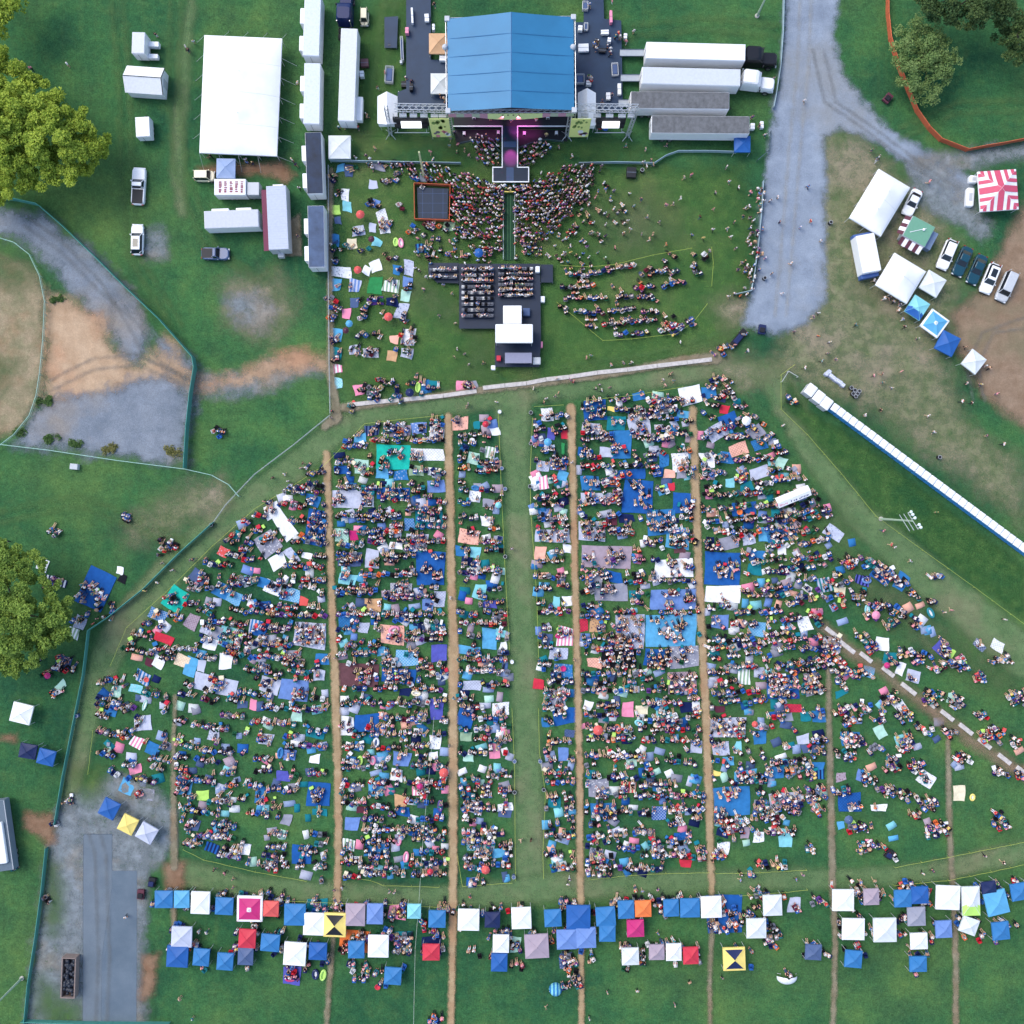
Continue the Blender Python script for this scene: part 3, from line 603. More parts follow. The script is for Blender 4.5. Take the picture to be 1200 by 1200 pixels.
    car('white car with large black sunroof in the row of five', 1161, 326, 202, 5.0, 2.0, 'white', 'suv', sunroof=True, group=gv)
    car('silver minivan at the end of the row on brown dirt', 1180, 335.5, 204, 5.0, 2.05, 'silver', 'van', group=gv, cat='van')
    t = box_trailer('plain white food trailer between the two large vendor tents', 1018, 296.5, -11, 5.9, 2.9, 3.1, 'white', 'food_trailer', cat='food trailer', z0=.5, tow=False)
    for y in (3.1, -3.2):
        mb = MB(); mb.box(-1.4, 1.4, y-.35, y+.35, .5, 1.9); mb.obj('end_locker', mat('blue_locker', lin((70,100,160)), .6), t)
    t = box_trailer('green roofed food trailer with striped front awning', 1077, 271, 28, 3.5, 3.9, 3.0, 'silver', 'food_trailer', cat='food trailer', roof_mat=mat('sage_roof', lin((106,158,134)), .7), z0=.5, tow=False, door=False)
    mb = MB(); mb.box(1.95,3.1,-1.4,1.5,.8,2.0); mb.obj('pantry_box', mat('slate_box', lin((110,130,160)), .6), t)
    mb = MB()
    for k in range(6): mb.add([(-1.9+k*.62,-1.72,2.6),(-1.9+k*.62+.62,-1.72,2.6),(-1.9+k*.62+.62,-2.9,2.1),(-1.9+k*.62,-2.9,2.1)], [(0,3,2,1)], k % 2)
    for k in range(5): mb.add([(-1.95,-1.5+k*.62,2.6),(-1.95,-1.5+k*.62+.62,2.6),(-2.8,-1.5+k*.62+.62,2.1),(-2.8,-1.5+k*.62,2.1)], [(0,1,2,3)], k % 2)
    mb.obj('striped_awning', [pm('maroon'), pm('white')], t)
    mb = MB(); mb.bar((-1.2,-.8,3.06),(.8,.9,3.06),.05); mb.ball((.5,.5,3.2), .22); mb.obj('roof_vent', pm('white'), t)
    # bottom of the drive
    t = thing('waste_skip', 'open rusty edged waste skip full of black bags beside the asphalt', 'skip', 80, 1146, 2, h=1.6)
    rust = mat('rusty_steel', lin((140,124,118)), .8, var=.15); w, l = 1.12, 3.2
    mb = MB(); mb.box(-w,-w+.16,-l,l,.2,1.65); mb.box(w-.16,w,-l,l,.2,1.65); mb.box(-w+.16,w-.16,-l,-l+.16,.2,1.65); mb.box(-w+.16,w-.16,l-.16,l,.2,1.72); mb.box(-w+.16,w-.16,-l+.16,l-.16,.2,.3); mb.obj('skip_body', rust, t)
    mb = MB()
    for k in range(60): mb.ball((random.uniform(-.75,.75), random.uniform(-2.8,2.8), random.uniform(1.0,1.3)), random.uniform(.25,.42), 0, 8, 5)
    o = mb.obj('rubbish_bags', mat('black_bags', (.018,.022,.034), .35), t, smooth=True)
    mb = MB()
    for s in (-1, 1):
        for y in (-2.4, 2.4): mb.bar((s*.8-.1,y,.16),(s*.8+.1,y,.16),.16,0,10)
    mb.obj('roller', mat('chassis', (0.025,0.026,0.03), .8), t)
    t = box_trailer('grey flatbed lorry with white load at the frame edge', -2, 980, -8, 11.0, 3.4, 2.4, 'steel', 'flatbed_lorry', cat='lorry', z0=.8, tow=False, roof_mat=mat('slate_bed', lin((92,108,122)), .6))
    mb = MB(); mb.bevbox(-1.5,1.1,-4.2,2.2,2.45,3.0,.2); mb.obj('sheeted_load', pm('white'), t)
    for s in (-1, 1):
        mb = MB(); mb.bar((s*1.66,-5.4,2.5),(s*1.66,5.4,2.5),.07); mb.obj('side_rail', pm('silver'), t)

# ------------------------------------------------------------------ tents
def canopy(label, px, py, w, h, rot, cname, style='plain', c2='white', z=2.15, peak=.55, group='pop-up canopies along the back of the slope', name='pop_up_canopy', rope=False, lean=True):
    k = S * (1 - 2.45/H); hx, hy = w*k/2, h*k/2
    t = thing(name, label, 'canopy', px, py, rot, group, h=2.45)
    c = mat(cname + '_canopy', rgb(cname), .55, var=.07, scale=1.1); cb = mat(c2 + '_canopy', rgb(c2), .55, var=.07, scale=1.1)
    n = 6; mb = MB(); peakz = z + peak
    cor = [(-hx,-hy),(hx,-hy),(hx,hy),(-hx,hy)]
    for i in range(4):
        a, b = cor[i], cor[(i+1) % 4]; mi = 1 if (style == 'bow' and i % 2 == 0) else 0
        vs, fs = [], []
        for r in range(n+1):
            q = r/n
            for s in range(n+1):
                u = s/n; x = (a[0]*(1-u)+b[0]*u)*q; y = (a[1]*(1-u)+b[1]*u)*q
                hgt = peakz - peak*(q**0.9); sag = -.10*math.sin(PI*u)*math.sin(PI*min(1, q))*(1.0) ; edge = .05*math.sin(PI*u)*(q > .99)
                vs.append((x, y - 0*edge, hgt + sag*q))
        for r in range(n):
            for s in range(n):
                m2 = mi
                if style == 'border' and (r >= n-1 or r == 0): m2 = 1
                if style == 'half' and (vs[r*(n+1)+s][1] + vs[(r+1)*(n+1)+s+1][1])/2 < -.3*hy: m2 = 1
                if style == 'bow' and r >= n-1: m2 = 0
                fs.append((r*(n+1)+s, (r+1)*(n+1)+s, (r+1)*(n+1)+s+1, r*(n+1)+s+1)); 
                mb.add([vs[q] for q in fs[-1]], [(0,1,2,3)], m2)
    ro = mb.obj('roof', [c, cb], t)
    mb = MB()
    for i in range(4):
        a, b = cor[i], cor[(i+1) % 4]; mb.add([(*a,z),(*b,z),(b[0]*1.01,b[1]*1.01,z-.28),(a[0]*1.01,a[1]*1.01,z-.28)], [(0,3,2,1)])
    mb.obj('valance', cb if style == 'border' else c, ro)
    mb = MB()                                              # seams where the four panels meet
    for a in cor:
        pts = [(a[0]*q, a[1]*q, peakz - peak*(q**.9) + .012) for q in (0,.25,.5,.75,1)]
        for u, v in zip(pts, pts[1:]): mb.bar(u, v, .022, 0, 4)
    mb.obj('seam', c, ro)
    leg = mat('white_leg', lin((206,210,214)), .4, .2)
    for x, y in cor:
        mb = MB(); mb.bar((x*.97,y*.97,0), (x*.97,y*.97,z-.02), .04, 0, 6); mb.obj('leg', leg, t)
    mb = MB()
    for i in range(4):
        a, b = cor[i], cor[(i+1) % 4]; mb.bar((a[0]*.97,a[1]*.97,z-.4),(b[0]*.97,b[1]*.97,z-.1),.02,0,4); mb.bar((a[0]*.97,a[1]*.97,z-.1),(b[0]*.97,b[1]*.97,z-.4),.02,0,4)
    mb.obj('truss_frame', leg, t); return t
def big_tent(label, px, py, w, h, rot, eave, peak, poles, cname='white', name='marquee', guys=(1,1), skew=None):
    """frame tent with swooping peaks; poles in local metres"""
    k = S*(1-eave/H); hx, hy = w*k/2, h*k/2; t = thing(name, label, 'tent', px, py, rot, h=eave)
    c = mat(cname + '_marquee', rgb(cname), .5, var=.05, scale=.5); nx, ny = 28, max(10, int(28*hy/hx)); mb = MB(); vs = []
    for j in range(ny+1):
        for i in range(nx+1):
            x = -hx + 2*hx*i/nx; y = -hy + 2*hy*j/ny
            e = min(1, min((hx-abs(x))/hx, (hy-abs(y))/hx)*1.0)
            d = min(math.hypot(x-p[0], y-p[1]) for p in poles) if poles else 9
            if len(poles) > 1:      # ridge between the poles
                a, b = poles[0], poles[-1]; dx, dy = b[0]-a[0], b[1]-a[1]; q = max(0, min(1, ((x-a[0])*dx+(y-a[1])*dy)/(dx*dx+dy*dy+1e-9))); rd = math.hypot(x-a[0]-q*dx, y-a[1]-q*dy)
            else: rd = d
            ex, ey = max(0, (hx-abs(x))/hx), max(0, (hy-abs(y))/hx); z = eave + (peak-eave)*(ex*ey/(ex+ey+1e-6)*1.35)**.9 + .25*math.exp(-(d/1.1)**2)
            sx = (skew or 0)*y; vs.append((x + sx, y, z))
    mb.add(vs, [(j*(nx+1)+i, j*(nx+1)+i+1, (j+1)*(nx+1)+i+1, (j+1)*(nx+1)+i) for j in range(ny) for i in range(nx)]); ro = mb.obj('roof', c, t, smooth=True)
    mb = MB(); n0 = max(2, round(hy*2/4.6))
    for q in range(1, n0):
        j = round(ny*q/n0)
        for i in range(nx): mb.bar(Vector(vs[j*(nx+1)+i])+Vector((0,0,.0)), Vector(vs[j*(nx+1)+i+1])+Vector((0,0,.0)), .022, 0, 4)
    mb.obj('panel_seam', mat('marquee_seam', lin((208,214,222)), .6), ro)
    cor = [(-hx,-hy),(hx,-hy),(hx,hy),(-hx,hy)]; cor = [(x+(skew or 0)*y, y) for x, y in cor]; mb = MB()
    for i in range(4):
        a, b = cor[i], cor[(i+1) % 4]; mb.add([(*a,eave),(*b,eave),(*b,eave-.35),(*a,eave-.35)], [(0,3,2,1)])
    mb.obj('valance', c, ro)
    leg = mat('white_leg', lin((206,210,214)), .4, .2); rope = mat('guy_rope_white', lin((200,205,205)), .8)
    for i in range(4):
        a, b = Vector(cor[i]), Vector(cor[(i+1) % 4]); n = max(1, round((b-a).length/2.9)); out = Vector(((b-a).y, -(b-a).x)).normalized()
        for s in range(n):
            p = a.lerp(b, s/n); mb = MB(); mb.bar((p.x*.985,p.y*.985,0),(p.x*.985,p.y*.985,eave-.02),.05,0,6); mb.obj('pole', leg, t)
            if guys[i % 2]:
                e = p + out*1.9; mb = MB(); mb.bar((p.x,p.y,eave-.05),(e.x,e.y,.05),.025,0,4); g = mb.obj('guy_rope', rope, t)
                mb = MB(); mb.bar((e.x,e.y,-.05),(e.x,e.y,.3),.03,0,5); mb.obj('peg', mat('steel', rgb('steel'), .35, .7), g)
    for p in poles:
        mb = MB(); mb.bar((p[0],p[1],0),(p[0],p[1],peak-.1),.06,0,6); mb.obj('pole', leg, t)
    return t
def tents():
    big_tent('huge white marquee with guy ropes at the upper left of the field', 282, 112, 91, 138, 2.5, 2.7, 4.6, [(0,3.2),(0,-3.2)], guys=(1,1))
    big_tent('large peaked white vendor tent beside the gravel road', 1031, 237.5, 43, 67, 31, 2.6, 4.4, [(0,1.6),(0,-1.6)], guys=(0,0), name='vendor_tent')
    big_tent('square white vendor tent next to the plain white food trailer', 1055.5, 326, 43, 44, 31, 2.6, 4.2, [(0,0)], guys=(0,0), name='vendor_tent')
    t = canopy('red and white chevron striped vendor canopy on the grass by the track', 1170, 223, 45, 47, -4, 'white', z=2.4, peak=1.3, group=None, name='vendor_canopy')
    k = S*(1-2.45/H); hx, hy = 22.5*k, 23.5*k; mb = MB()
    for i, (sx, sy) in enumerate(((-1,-1),(1,-1),(1,1),(-1,1))):       # red chevrons lie 2 cm above the white cloth
        for lo, hi2 in ((.0,.16),(.34,.52),(.70,.88)):
            def zz(x, y):
                q = max(abs(x)/hx, abs(y)/hy); return 2.4 + 1.3 - 1.3*(q**.9) + .03
            for ax in (0, 1):
                n = 6
                for s in range(n):
                    u0, u1 = lo + (1-lo)*s/n, lo + (1-lo)*(s+1)/n
                    u0b, u1b = max(u0, hi2*0+lo), u1
                    q = [(u0,lo),(u1,lo),(u1,min(hi2,u1)),(u0,min(hi2,max(u0,lo)))]
                    if ax: q = [(b, a) for a, b in q][::-1]
                    pts = [(sx*hx*a, sy*hy*b) for a, b in q]
                    if sx*sy < 0: pts = pts[::-1]
                    mb.add([(x, y, zz(x, y)) for x, y in pts], [(0,1,2,3)])
    mb.obj('red_stripe', mat('stripe_red', lin((205,84,112)), .6), t)
    gv = 'small vendor canopies beside the gravel road'
    canopy('pale blue vendor canopy touching the square white vendor tent', 1094, 332, 24, 24, 31, 'pale', group=gv)
    canopy('white vendor canopy with blue rounded side panel', 1076, 360, 21, 23, 33, 'aqua', 'half', 'royal', group=gv)
    canopy('white bordered canopy with light blue centre among the vendors', 1096.5, 378.5, 25, 25, 36, 'sky', 'border', 'white', group=gv)
    canopy('royal blue vendor canopy at the edge of the brown dirt', 1111.5, 402, 23, 24, 27, 'royal', group=gv)
    canopy('pale grey vendor canopy standing alone on the brown dirt', 1142.5, 423.5, 21, 22, 38, 'pale', group=gv) 
    gs = 'small canopies around the stage and trailers'
    canopy('square grey-white canopy at the end of the long white semi trailer', 397.5, 171.5, 26, 27, 0, 'pale', group=gs)
    canopy('slate lilac canopy below the huge marquee', 264, 196.5, 22, 23, 1, 'haze', group=gs)
    canopy('tan canopy tucked under the upper edge of the blue stage roof', 513.5, 50, 22, 24, 0, 'tan', group=gs)
    canopy('pale pinkish canopy tucked under the lower edge of the blue stage roof', 515.5, 97, 22, 24, 0, 'pale', group=gs)
    canopy('small royal blue canopy at the corner of the grey ribbed trailer', 870.5, 168, 19, 19, 0, 'royal', group=gs)
    canopy('white canopy alone on grass left of the teal mesh fence', 24, 836.5, 24, 23, 14, 'white', group='canopies outside the mesh fence')
    canopy('dark navy canopy beside a royal blue one outside the mesh fence', 31.5, 881, 20, 17, 10, 'navy', group='canopies outside the mesh fence')
    canopy('royal blue canopy outside the mesh fence near the red dirt patch', 53, 888, 20, 18, 14, 'royal', group='canopies outside the mesh fence')
    ge = 'three canopies on the gravel at the top of the asphalt drive'
    canopy('royal blue canopy at the top of the asphalt drive', 127, 948.5, 20, 21, 27, 'royal', group=ge)
    canopy('yellow canopy between a blue and a lilac one by the asphalt', 149, 967, 19, 20, 27, 'yellow', group=ge)
    canopy('lilac canopy next to the yellow one by the asphalt', 171, 977, 21, 20, 30, 'lilac', group=ge)
    row = '''191,1055,21,20,0,blue 212,1055,18,20,0,sky 234,1059,22,26,2,white 262,1063,21,20,3,blue 292,1066,30,30,1,magenta,border 317,1066,18,18,2,coral 345,1073,25,25,1,blue 367,1084,24,26,2,white
    392,1085,26,28,2,yellow,bow,black 416,1073,23,26,1,mauve 439,1072,19,24,1,periwinkle 485,1069,16,17,1,aqua 512,1078,20,20,1,blue 549,1079,25,25,1,white 577,1079,18,18,1,navy
    212,1099,24,24,2,lilac 207,1122,25,25,3,royal 235,1123,19,20,5,blue 263,1128,19,20,4,blue 289,1101,20,22,3,red 287,1122,18,20,2,slate 316,1106,22,20,5,blue 345,1119,26,27,4,white 372,1116,21,20,2,royal
    417,1114,19,20,0,blue 443,1110,24,26,1,white 505,1117,20,19,0,red 460,1145,20,20,4,blue 587,1107,19,21,1,white 585,1129,19,21,1,royal
    611,1077,23,25,-2,white 648,1077,20,20,-3,blue 678,1076,28,28,0,royal 710,1075,23,22,-4,blue 734,1067,19,21,-2,blue 754,1066,19,19,-2,orange 745,1089,20,20,-2,magenta 712,1095,19,19,0,blue
    664,1102,23,23,-2,periwinkle 687,1100,23,24,-2,periwinkle 629,1110,28,28,-3,mauve 787,1065,18,20,-2,blue 809,1065,23,22,-1,blue 834,1064,24,25,-2,white 739,1122,20,20,-2,pale 770,1117,18,18,-1,mauve 790,1117,18,20,-1,white 810,1121,18,20,-2,red
    861,1125,26,27,-2,yellow,bow,navy 887,1089,23,23,-1,pale 906,1062,22,24,-2,pale 989,1056,25,25,0,white 1022,1052,18,19,-2,mauve 1059,1054,20,20,-2,blue 1079,1050,20,20,-2,royal 1112,1053,28,28,2,white 1139,1057,21,34,-2,pale,half,lime
    1169,1059,26,28,-14,sky 1160,1041,17,14,-8,navy 1196,1046,20,20,-10,blue 1075,1075,21,22,-2,grey 1001,1090,26,25,1,white 1038,1091,27,28,-1,pale 1078,1104,20,19,-2,white 1107,1090,19,20,-3,periwinkle 1137,1086,20,19,20,pale 1174,1092,20,21,-6,blue
    1001,1125,20,20,5,blue 1077,1131,20,18,-1,blue 954,1117,19,18,3,slate'''.split()
    items = []
    for s in row:
        q = s.split(','); items.append((float(q[0]), float(q[1]), float(q[2]), float(q[3]), float(q[4]), q[5], q[6] if len(q) > 6 else 'plain', q[7] if len(q) > 7 else 'white'))
    global CANOPIES; CANOPIES = items
    by = {}
    for it in items: by.setdefault((it[5], it[6], it[1] < 1087), []).append(it)
    for it in items:
        same = sorted(by[(it[5], it[6], it[1] < 1087)], key=lambda q: q[0]); n = len(same); i = same.index(it)
        what = {'border': 'large %s canopy with white border' % nice(it[5]), 'bow': '%s canopy with two %s panels' % (it[5], it[7]), 'half': '%s canopy with a %s panel' % (it[5], it[7])}.get(it[6], nice(it[5]) + ' pop-up canopy')
        rown = 'front canopy line' if it[1] < 1087 else 'second canopy line'
        if n == 1: lab = '%s in the %s' % (what, rown)
        elif i == 0: lab = 'leftmost %s in the %s' % (what, rown)
        elif i == n-1: lab = 'rightmost %s in the %s' % (what, rown)
        else: lab = '%s, %s such from the left in the %s' % (what, ordn(i+1), rown)
        canopy(lab, *it)
    t = thing('beach_tent', 'small aqua and white beach shelter alone on the lower grass', 'tent', 651, 1159, 0)
    mb = MB(); mb.ball((0,0,0), 1.05, 0, 14, 8, 1.2); mb.obj('shell', cloth('aqua', 'striped', 'blue'), t)
    mb = MB(); mb.bar((-1.0,-.4,.0),(0,-.1,1.22),.03); mb.bar((0,-.1,1.22),(1.0,.4,.0),.03); mb.obj('hoop', pm('white'), t)
    t = thing('half_dome_shade', 'white half-dome shade with open front on the lower grass', 'sun shade', 922, 1145, 0)
    mb = MB(); vs = []; nu, nv = 16, 7      # a quarter shell, open towards the slope
    for j in range(nv+1):
        ph = R(82*j/nv)
        for i in range(nu+1): th = R(170 + 200*i/nu); vs.append((1.6*math.cos(th)*math.cos(ph), 1.15*math.sin(th)*math.cos(ph) + .35*math.sin(ph), 1.35*math.sin(ph)))
    mb.add(vs, [(j*(nu+1)+i, j*(nu+1)+i+1, (j+1)*(nu+1)+i+1, (j+1)*(nu+1)+i) for j in range(nv) for i in range(nu)]); mb.obj('shell', pm('white'), t, smooth=True)
    mb = MB(); mb.bar((-1.5,.6,0),(-1.2,.9,.9),.04); mb.bar((1.5,.6,0),(1.2,.9,.9),.04); mb.obj('pole', pm('silver'), t)

# ------------------------------------------------------------------ stage
def truss(a, b, w=.5, r=.045, step=.9):
    a, b = Vector(a), Vector(b); d = (b-a).normalized(); u = d.cross(Vector((0,0,1)) if abs(d.z) < .9 else Vector((1,0,0))).normalized(); v = d.cross(u)
    mb = MB(); off = [u*w/2*sx + v*w/2*sy for sx, sy in ((1,1),(1,-1),(-1,-1),(-1,1))]
    for o in off: mb.bar(a+o, b+o, r, 0, 5)
    n = max(1, int((b-a).length/step))
    for k in range(n):
        p, q = a.lerp(b, k/n), a.lerp(b, (k+1)/n)
        for i in range(4): mb.bar(p+off[i], q+off[(i+1) % 4], r*.6, 0, 4)
    return mb
def stage():
    alu = mat('aluminium_truss', lin((206,210,216)), .35, .5); blk = mat('stage_black', (.014,.015,.02), .7); deck = mat('stage_deck', lin((16,36,58)), .5, var=.1, scale=1); wht = pm('white')
    cx, cy = P(598.5, 100)
    t = thing('concert_stage', 'concert stage with blue gabled roof and long runway into the crowd', 'stage', 598.5, 100)
    hz = 10.5
    def L(px, py, h=0): x, y = P(px, py, h); return (x-cx, y-cy, h)
    # roof: two slopes with faint panel seams
    e = 9.3; rz = 12.0; ny = 5
    roofL = mat('stage_roof_blue', lin((50,122,166)), .5, var=.07, scale=.25); 
    W0, W1 = L(524,22,e), L(672,20,e); B0, B1 = L(525,130,e), L(673,129,e); T0, T1 = L(599,14,rz), L(599,126,rz)
    mb = MB()
    for (p0, p1, q0, q1) in ((W0, B0, T0, T1), (T0, T1, W1, B1)):
        n = 8
        for i in range(n):
            for j in range(n):
                def pt(u, v):
                    a = Vector(p0).lerp(Vector(p1), v); b = Vector(q0).lerp(Vector(q1), v); z = a.lerp(b, u); return z + Vector((0,0,-.25*math.sin(PI*u)*0.4))
                mb.add([pt(i/n,j/n), pt(i/n,(j+1)/n), pt((i+1)/n,(j+1)/n), pt((i+1)/n,j/n)], [(0,1,2,3)])
    ro = mb.obj('roof', roofL, t)
    mb = MB()
    for v in (.22,.42,.62,.82):
        for a, b in ((Vector(W0).lerp(Vector(B0), v), Vector(T0).lerp(Vector(T1), v)), (Vector(W1).lerp(Vector(B1), v), Vector(T0).lerp(Vector(T1), v))):
            mb.bar(a+Vector((0,0,-.015)), b+Vector((0,0,-.005)), .03, 0, 4)
    mb.bar(T0, T1, .06, 0, 5); mb.obj('seam', mat('stage_roof_seam', lin((44,108,160)), .5), ro)
    for nm, a, b in (('eave_truss', W0, B0), ('eave_truss', W1, B1), ('front_truss', B0, B1), ('rear_truss', W0, W1)):
        truss(Vector(a)-Vector((0,0,.45)), Vector(b)-Vector((0,0,.45)), .5).obj(nm, alu, t)
    for p in (W0, W1, B0, B1):
        q = (p[0], p[1], 0); truss((q[0], q[1], 0), (p[0], p[1], e), .6).obj('column', alu, t)
        mb = MB(); mb.bevbox(p[0]-.38, p[0]+.38, p[1]-.38, p[1]+.38, e-.3, e+.2, .1); mb.obj('corner_block', pm('silver'), t)
    for p in (L(670,67,6), L(523,67,6)):
        mb = MB(); mb.bar((p[0],p[1],0),(p[0],p[1],e-.2),.12,0,8); mb.ball((p[0],p[1],e+.1), .45, 0, 8, 5); mb.obj('side_column', pm('silver'), t)
    # header strip hanging from the front edge, lime with loose shapes, bulging in the middle
    mb = MB(); n = 16
    for i in range(n):
        f = lambda q: Vector(B0).lerp(Vector(B1), q) + Vector((0, -.35, -.25 - 0.0))
        h = lambda q: 1.3 + 1.1*max(0, 1-((q-.5)/.3)**2)
        a, b = f(i/n), f((i+1)/n)
        mb.add([a, b, b - Vector((0,0,h((i+1)/n))), a - Vector((0,0,h(i/n)))], [(0,3,2,1)], 0 if .25 < i/n < .75 else (i % 2) + 1)
    mb.obj('header_banner', [mat('pale_lime', lin((222,240,165)), .7), mat('rose_print', lin((200,150,170)), .7), mat('sage_print', lin((180,196,170)), .7)], ro)
    mb = MB(); p = L(598.5, 133, 8.4)
    for dx in (-1.2, -.4, .4, 1.2): mb.bar((p[0]+dx, p[1]+1.6, 8.9), (p[0]+dx, p[1], 8.7), .05); mb.bar((p[0]+dx, p[1]+.1, 8.8), (p[0]+dx, p[1]-.25, 8.4), .16, 0, 8)
    mb.obj('lamp_cluster', pm('black'), t)
    # decks
    x0, y0, _ = L(528, 30, 9.3); x1, y1, _ = L(670, 152); z = 1.5
    mb = MB(); mb.box(x0, x1, y1, y0, z-.25, z); mb.obj('deck', blk, t)
    mb = MB(); mb.box(x0+.1, x1-.1, y1+.1, y1+.3, 0, z-.25); mb.obj('deck_skirt', blk, t)
    mb = MB(); mb.box(x0+.6, x1-.6, y0-.4, y0-.2, z, 8.6); mb.obj('backdrop_cloth', blk, t)
    rx0 = L(588.5,150,z)[0]; rx1 = L(606.5,150,z)[0]; ry0 = L(600,196,z)[1]; tx0 = L(577.5,0,z)[0]; tx1 = L(619.5,0,z)[0]; ty0 = L(600,213,z)[1]
    mb = MB(); mb.box(rx0, rx1, ry0, y1-.01, z-.25, z-.01); mb.box(tx0, tx1, ty0, ry0-.002, z-.25, z-.01); rw = mb.obj('runway', deck, t)
    mb = MB(); c = (rx0+rx1)/2
    mb.box(c-.55, c+.6, ty0+.1, ry0-.01, z-.008, z); mb.box(rx0+.2, rx1-.2, y1-2.4-.9, y1-2.4, z-.008, z); mb.obj('runway_panel', mat('panel_grey', lin((48,72,106)), .5), rw)
    mb = MB(); zt = z + .03; w = .075
    for a, b in (((x0,y1),(rx0,y1)),((rx1,y1),(x1,y1)),((rx0,y1),(rx0,ry0)),((rx1,y1),(rx1,ry0)),((tx0,ry0),(rx0,ry0)),((rx1,ry0),(tx1,ry0)),((tx0,ry0),(tx0,ty0)),((tx1,ry0),(tx1,ty0)),((tx0,ty0),(tx1,ty0))):
        mb.box(min(a[0],b[0])-w, max(a[0],b[0])+w, min(a[1],b[1])-w, max(a[1],b[1])+w, z-.12, zt+random.uniform(0,.003))
    mb.obj('edge_trim', mat('white_edge', rgb('white'), .5), rw)
    mb = MB()
    for yy in (y1-1.5, y1-3.5, ry0+.5, ty0+.6): mb.bar((rx0+.4,yy,0),(rx0+.4,yy,z-.25),.06); mb.bar((rx1-.4,yy,0),(rx1-.4,yy,z-.25),.06)
    mb.obj('runway_leg', alu, rw)
    # pa wings
    for sx, px0, px1 in ((-1, 462, 524), (1, 675, 748)):
        a, b = L(px0,126,7), L(px1,127,7); wg = truss((a[0],a[1],7), (b[0],b[1],7), .9, .07).obj('wing_truss', alu, t)
        mb = MB(); 
        for q in (.15,.35,.55,.75,.9):
            p = Vector((a[0],a[1],7)).lerp(Vector((b[0],b[1],7)), q); mb.bar(p+Vector((0,-.1,-.4)), p+Vector((0,-.5,-1.0)), .05); mb.box(p.x-.55, p.x+.55, p.y-1.0, p.y-.5, 5.7, 6.1)
        mb.obj('lamp_bar', pm('silver'), wg)
    # white roofs over the wing towers
    for lab, px, py, h0, w, d in (('white gabled cover over the left sound wing tower', 453.5, 127, 4.0, 2.9, 4.2), ('white gabled cover over the right sound wing tower', 688, 126, 4.2, 2.6, 5.0)):
        k = thing('tower_cover', lab, 'tower cover', px, py, 0, h=h0); mb = MB()
        mb.box(-w/2, w/2, -d/2, d/2, h0-2.0, h0-.6); mb.obj('side_wall', wht, k)
        mb = MB(); mb.add([(-w/2-.1,-d/2,h0-.6),(0,-d/2-.5,h0+.3),(w/2+.1,-d/2,h0-.6),(-w/2-.1,d/2,h0-.6),(0,d/2+.4,h0+.3),(w/2+.1,d/2,h0-.6)], [(0,1,4,3),(1,2,5,4),(0,2,1),(3,4,5)]); mb.obj('roof', wht, k)
        for sx in (-1, 1):
            for sy in (-1, 1): mb = MB(); mb.bar((sx*w*.45,sy*d*.45,0),(sx*w*.45,sy*d*.45,h0-2),.06); mb.obj('leg', alu, k)
    # leaning masts with outriggers
    for lab, bx, by, tx, ty, hh in (('silver truss mast with splayed feet left of the stage', 458, 158, 452, 125, 8), ('silver truss mast with splayed feet right of the stage', 735, 160, 747, 127, 8),
                                ('silver truss mast beside the lime banner right of the runway', 664, 160, 669, 130, 8)):
        k = thing('truss_mast', lab, 'mast', bx, by, 0); x, y, _ = L(tx, ty, hh); bx2, by2, _ = L(bx, by)
        truss((0,0,0), (x-bx2, y-by2, hh), .45, .06).obj('mast_truss', alu, k)
        for i in range(4):
            a = R(45+90*i); mb = MB(); mb.bar((0,0,.9), (1.1*math.cos(a), 1.1*math.sin(a), .05), .05, 0, 5); mb.obj('outrigger', alu, k)
    # video screens and speakers under the wings
    scr = mat('screen_face', lin((240,242,248)), .4); emi = bpy.data.materials.new('lit_screen'); emi.use_nodes = True
    bs = emi.node_tree.nodes['Principled BSDF']; bs.inputs['Base Color'].default_value = (.6,.62,.66,1); bs.inputs['Emission Color'].default_value = (.9,.92,1,1); bs.inputs['Emission Strength'].default_value = .9
    for lab, px, w in (('lit video screen under the left sound wing', 481, 5.4), ('lit video screen under the right sound wing', 716, 4.6)):
        k = thing('video_screen', lab, 'screen', px, 140, 0, h=4.5); 
        mb = MB(); mb.box(-w/2, w/2, -.15, .25, 2.2, 5.0); mb.obj('screen_case', blk, k)
        mb = MB(); mb.box(-w/2+.15, w/2-.15, -.6, -.18, 2.4, 3.5) ; mb.obj('speaker_row', blk, k)
        mb = MB(); mb.add([(-w*.28,-.85,3.2),(w*.3,-.85,3.2),(w*.3,-.35,4.4),(-w*.28,-.35,4.4),(-w*.28,-.6,3.1),(w*.3,-.6,3.1),(w*.3,-.2,4.3),(-w*.28,-.2,4.3)], [(0,1,2,3),(7,6,5,4),(0,4,5,1),(1,5,6,2),(2,6,7,3),(3,7,4,0)]); mb.obj('lit_panel', emi, k)
        for s in (-1, 1): mb = MB(); mb.bar((s*w*.45,.05,0),(s*w*.45,.05,2.2),.08); mb.bar((s*w*.45,.05,5.0),(s*w*.45,.05,6.9),.04); mb.obj('post', alu, k)
        mb = MB(); mb.bar((-w/2,-1.1,2.0),(w/2,-1.1,2.0),.06); mb.bar((-w*.42,-1.1,2.0),(-w*.42,0,2.2),.04); mb.bar((w*.42,-1.1,2.0),(w*.42,0,2.2),.04); mb.obj('lower_rail', alu, k)
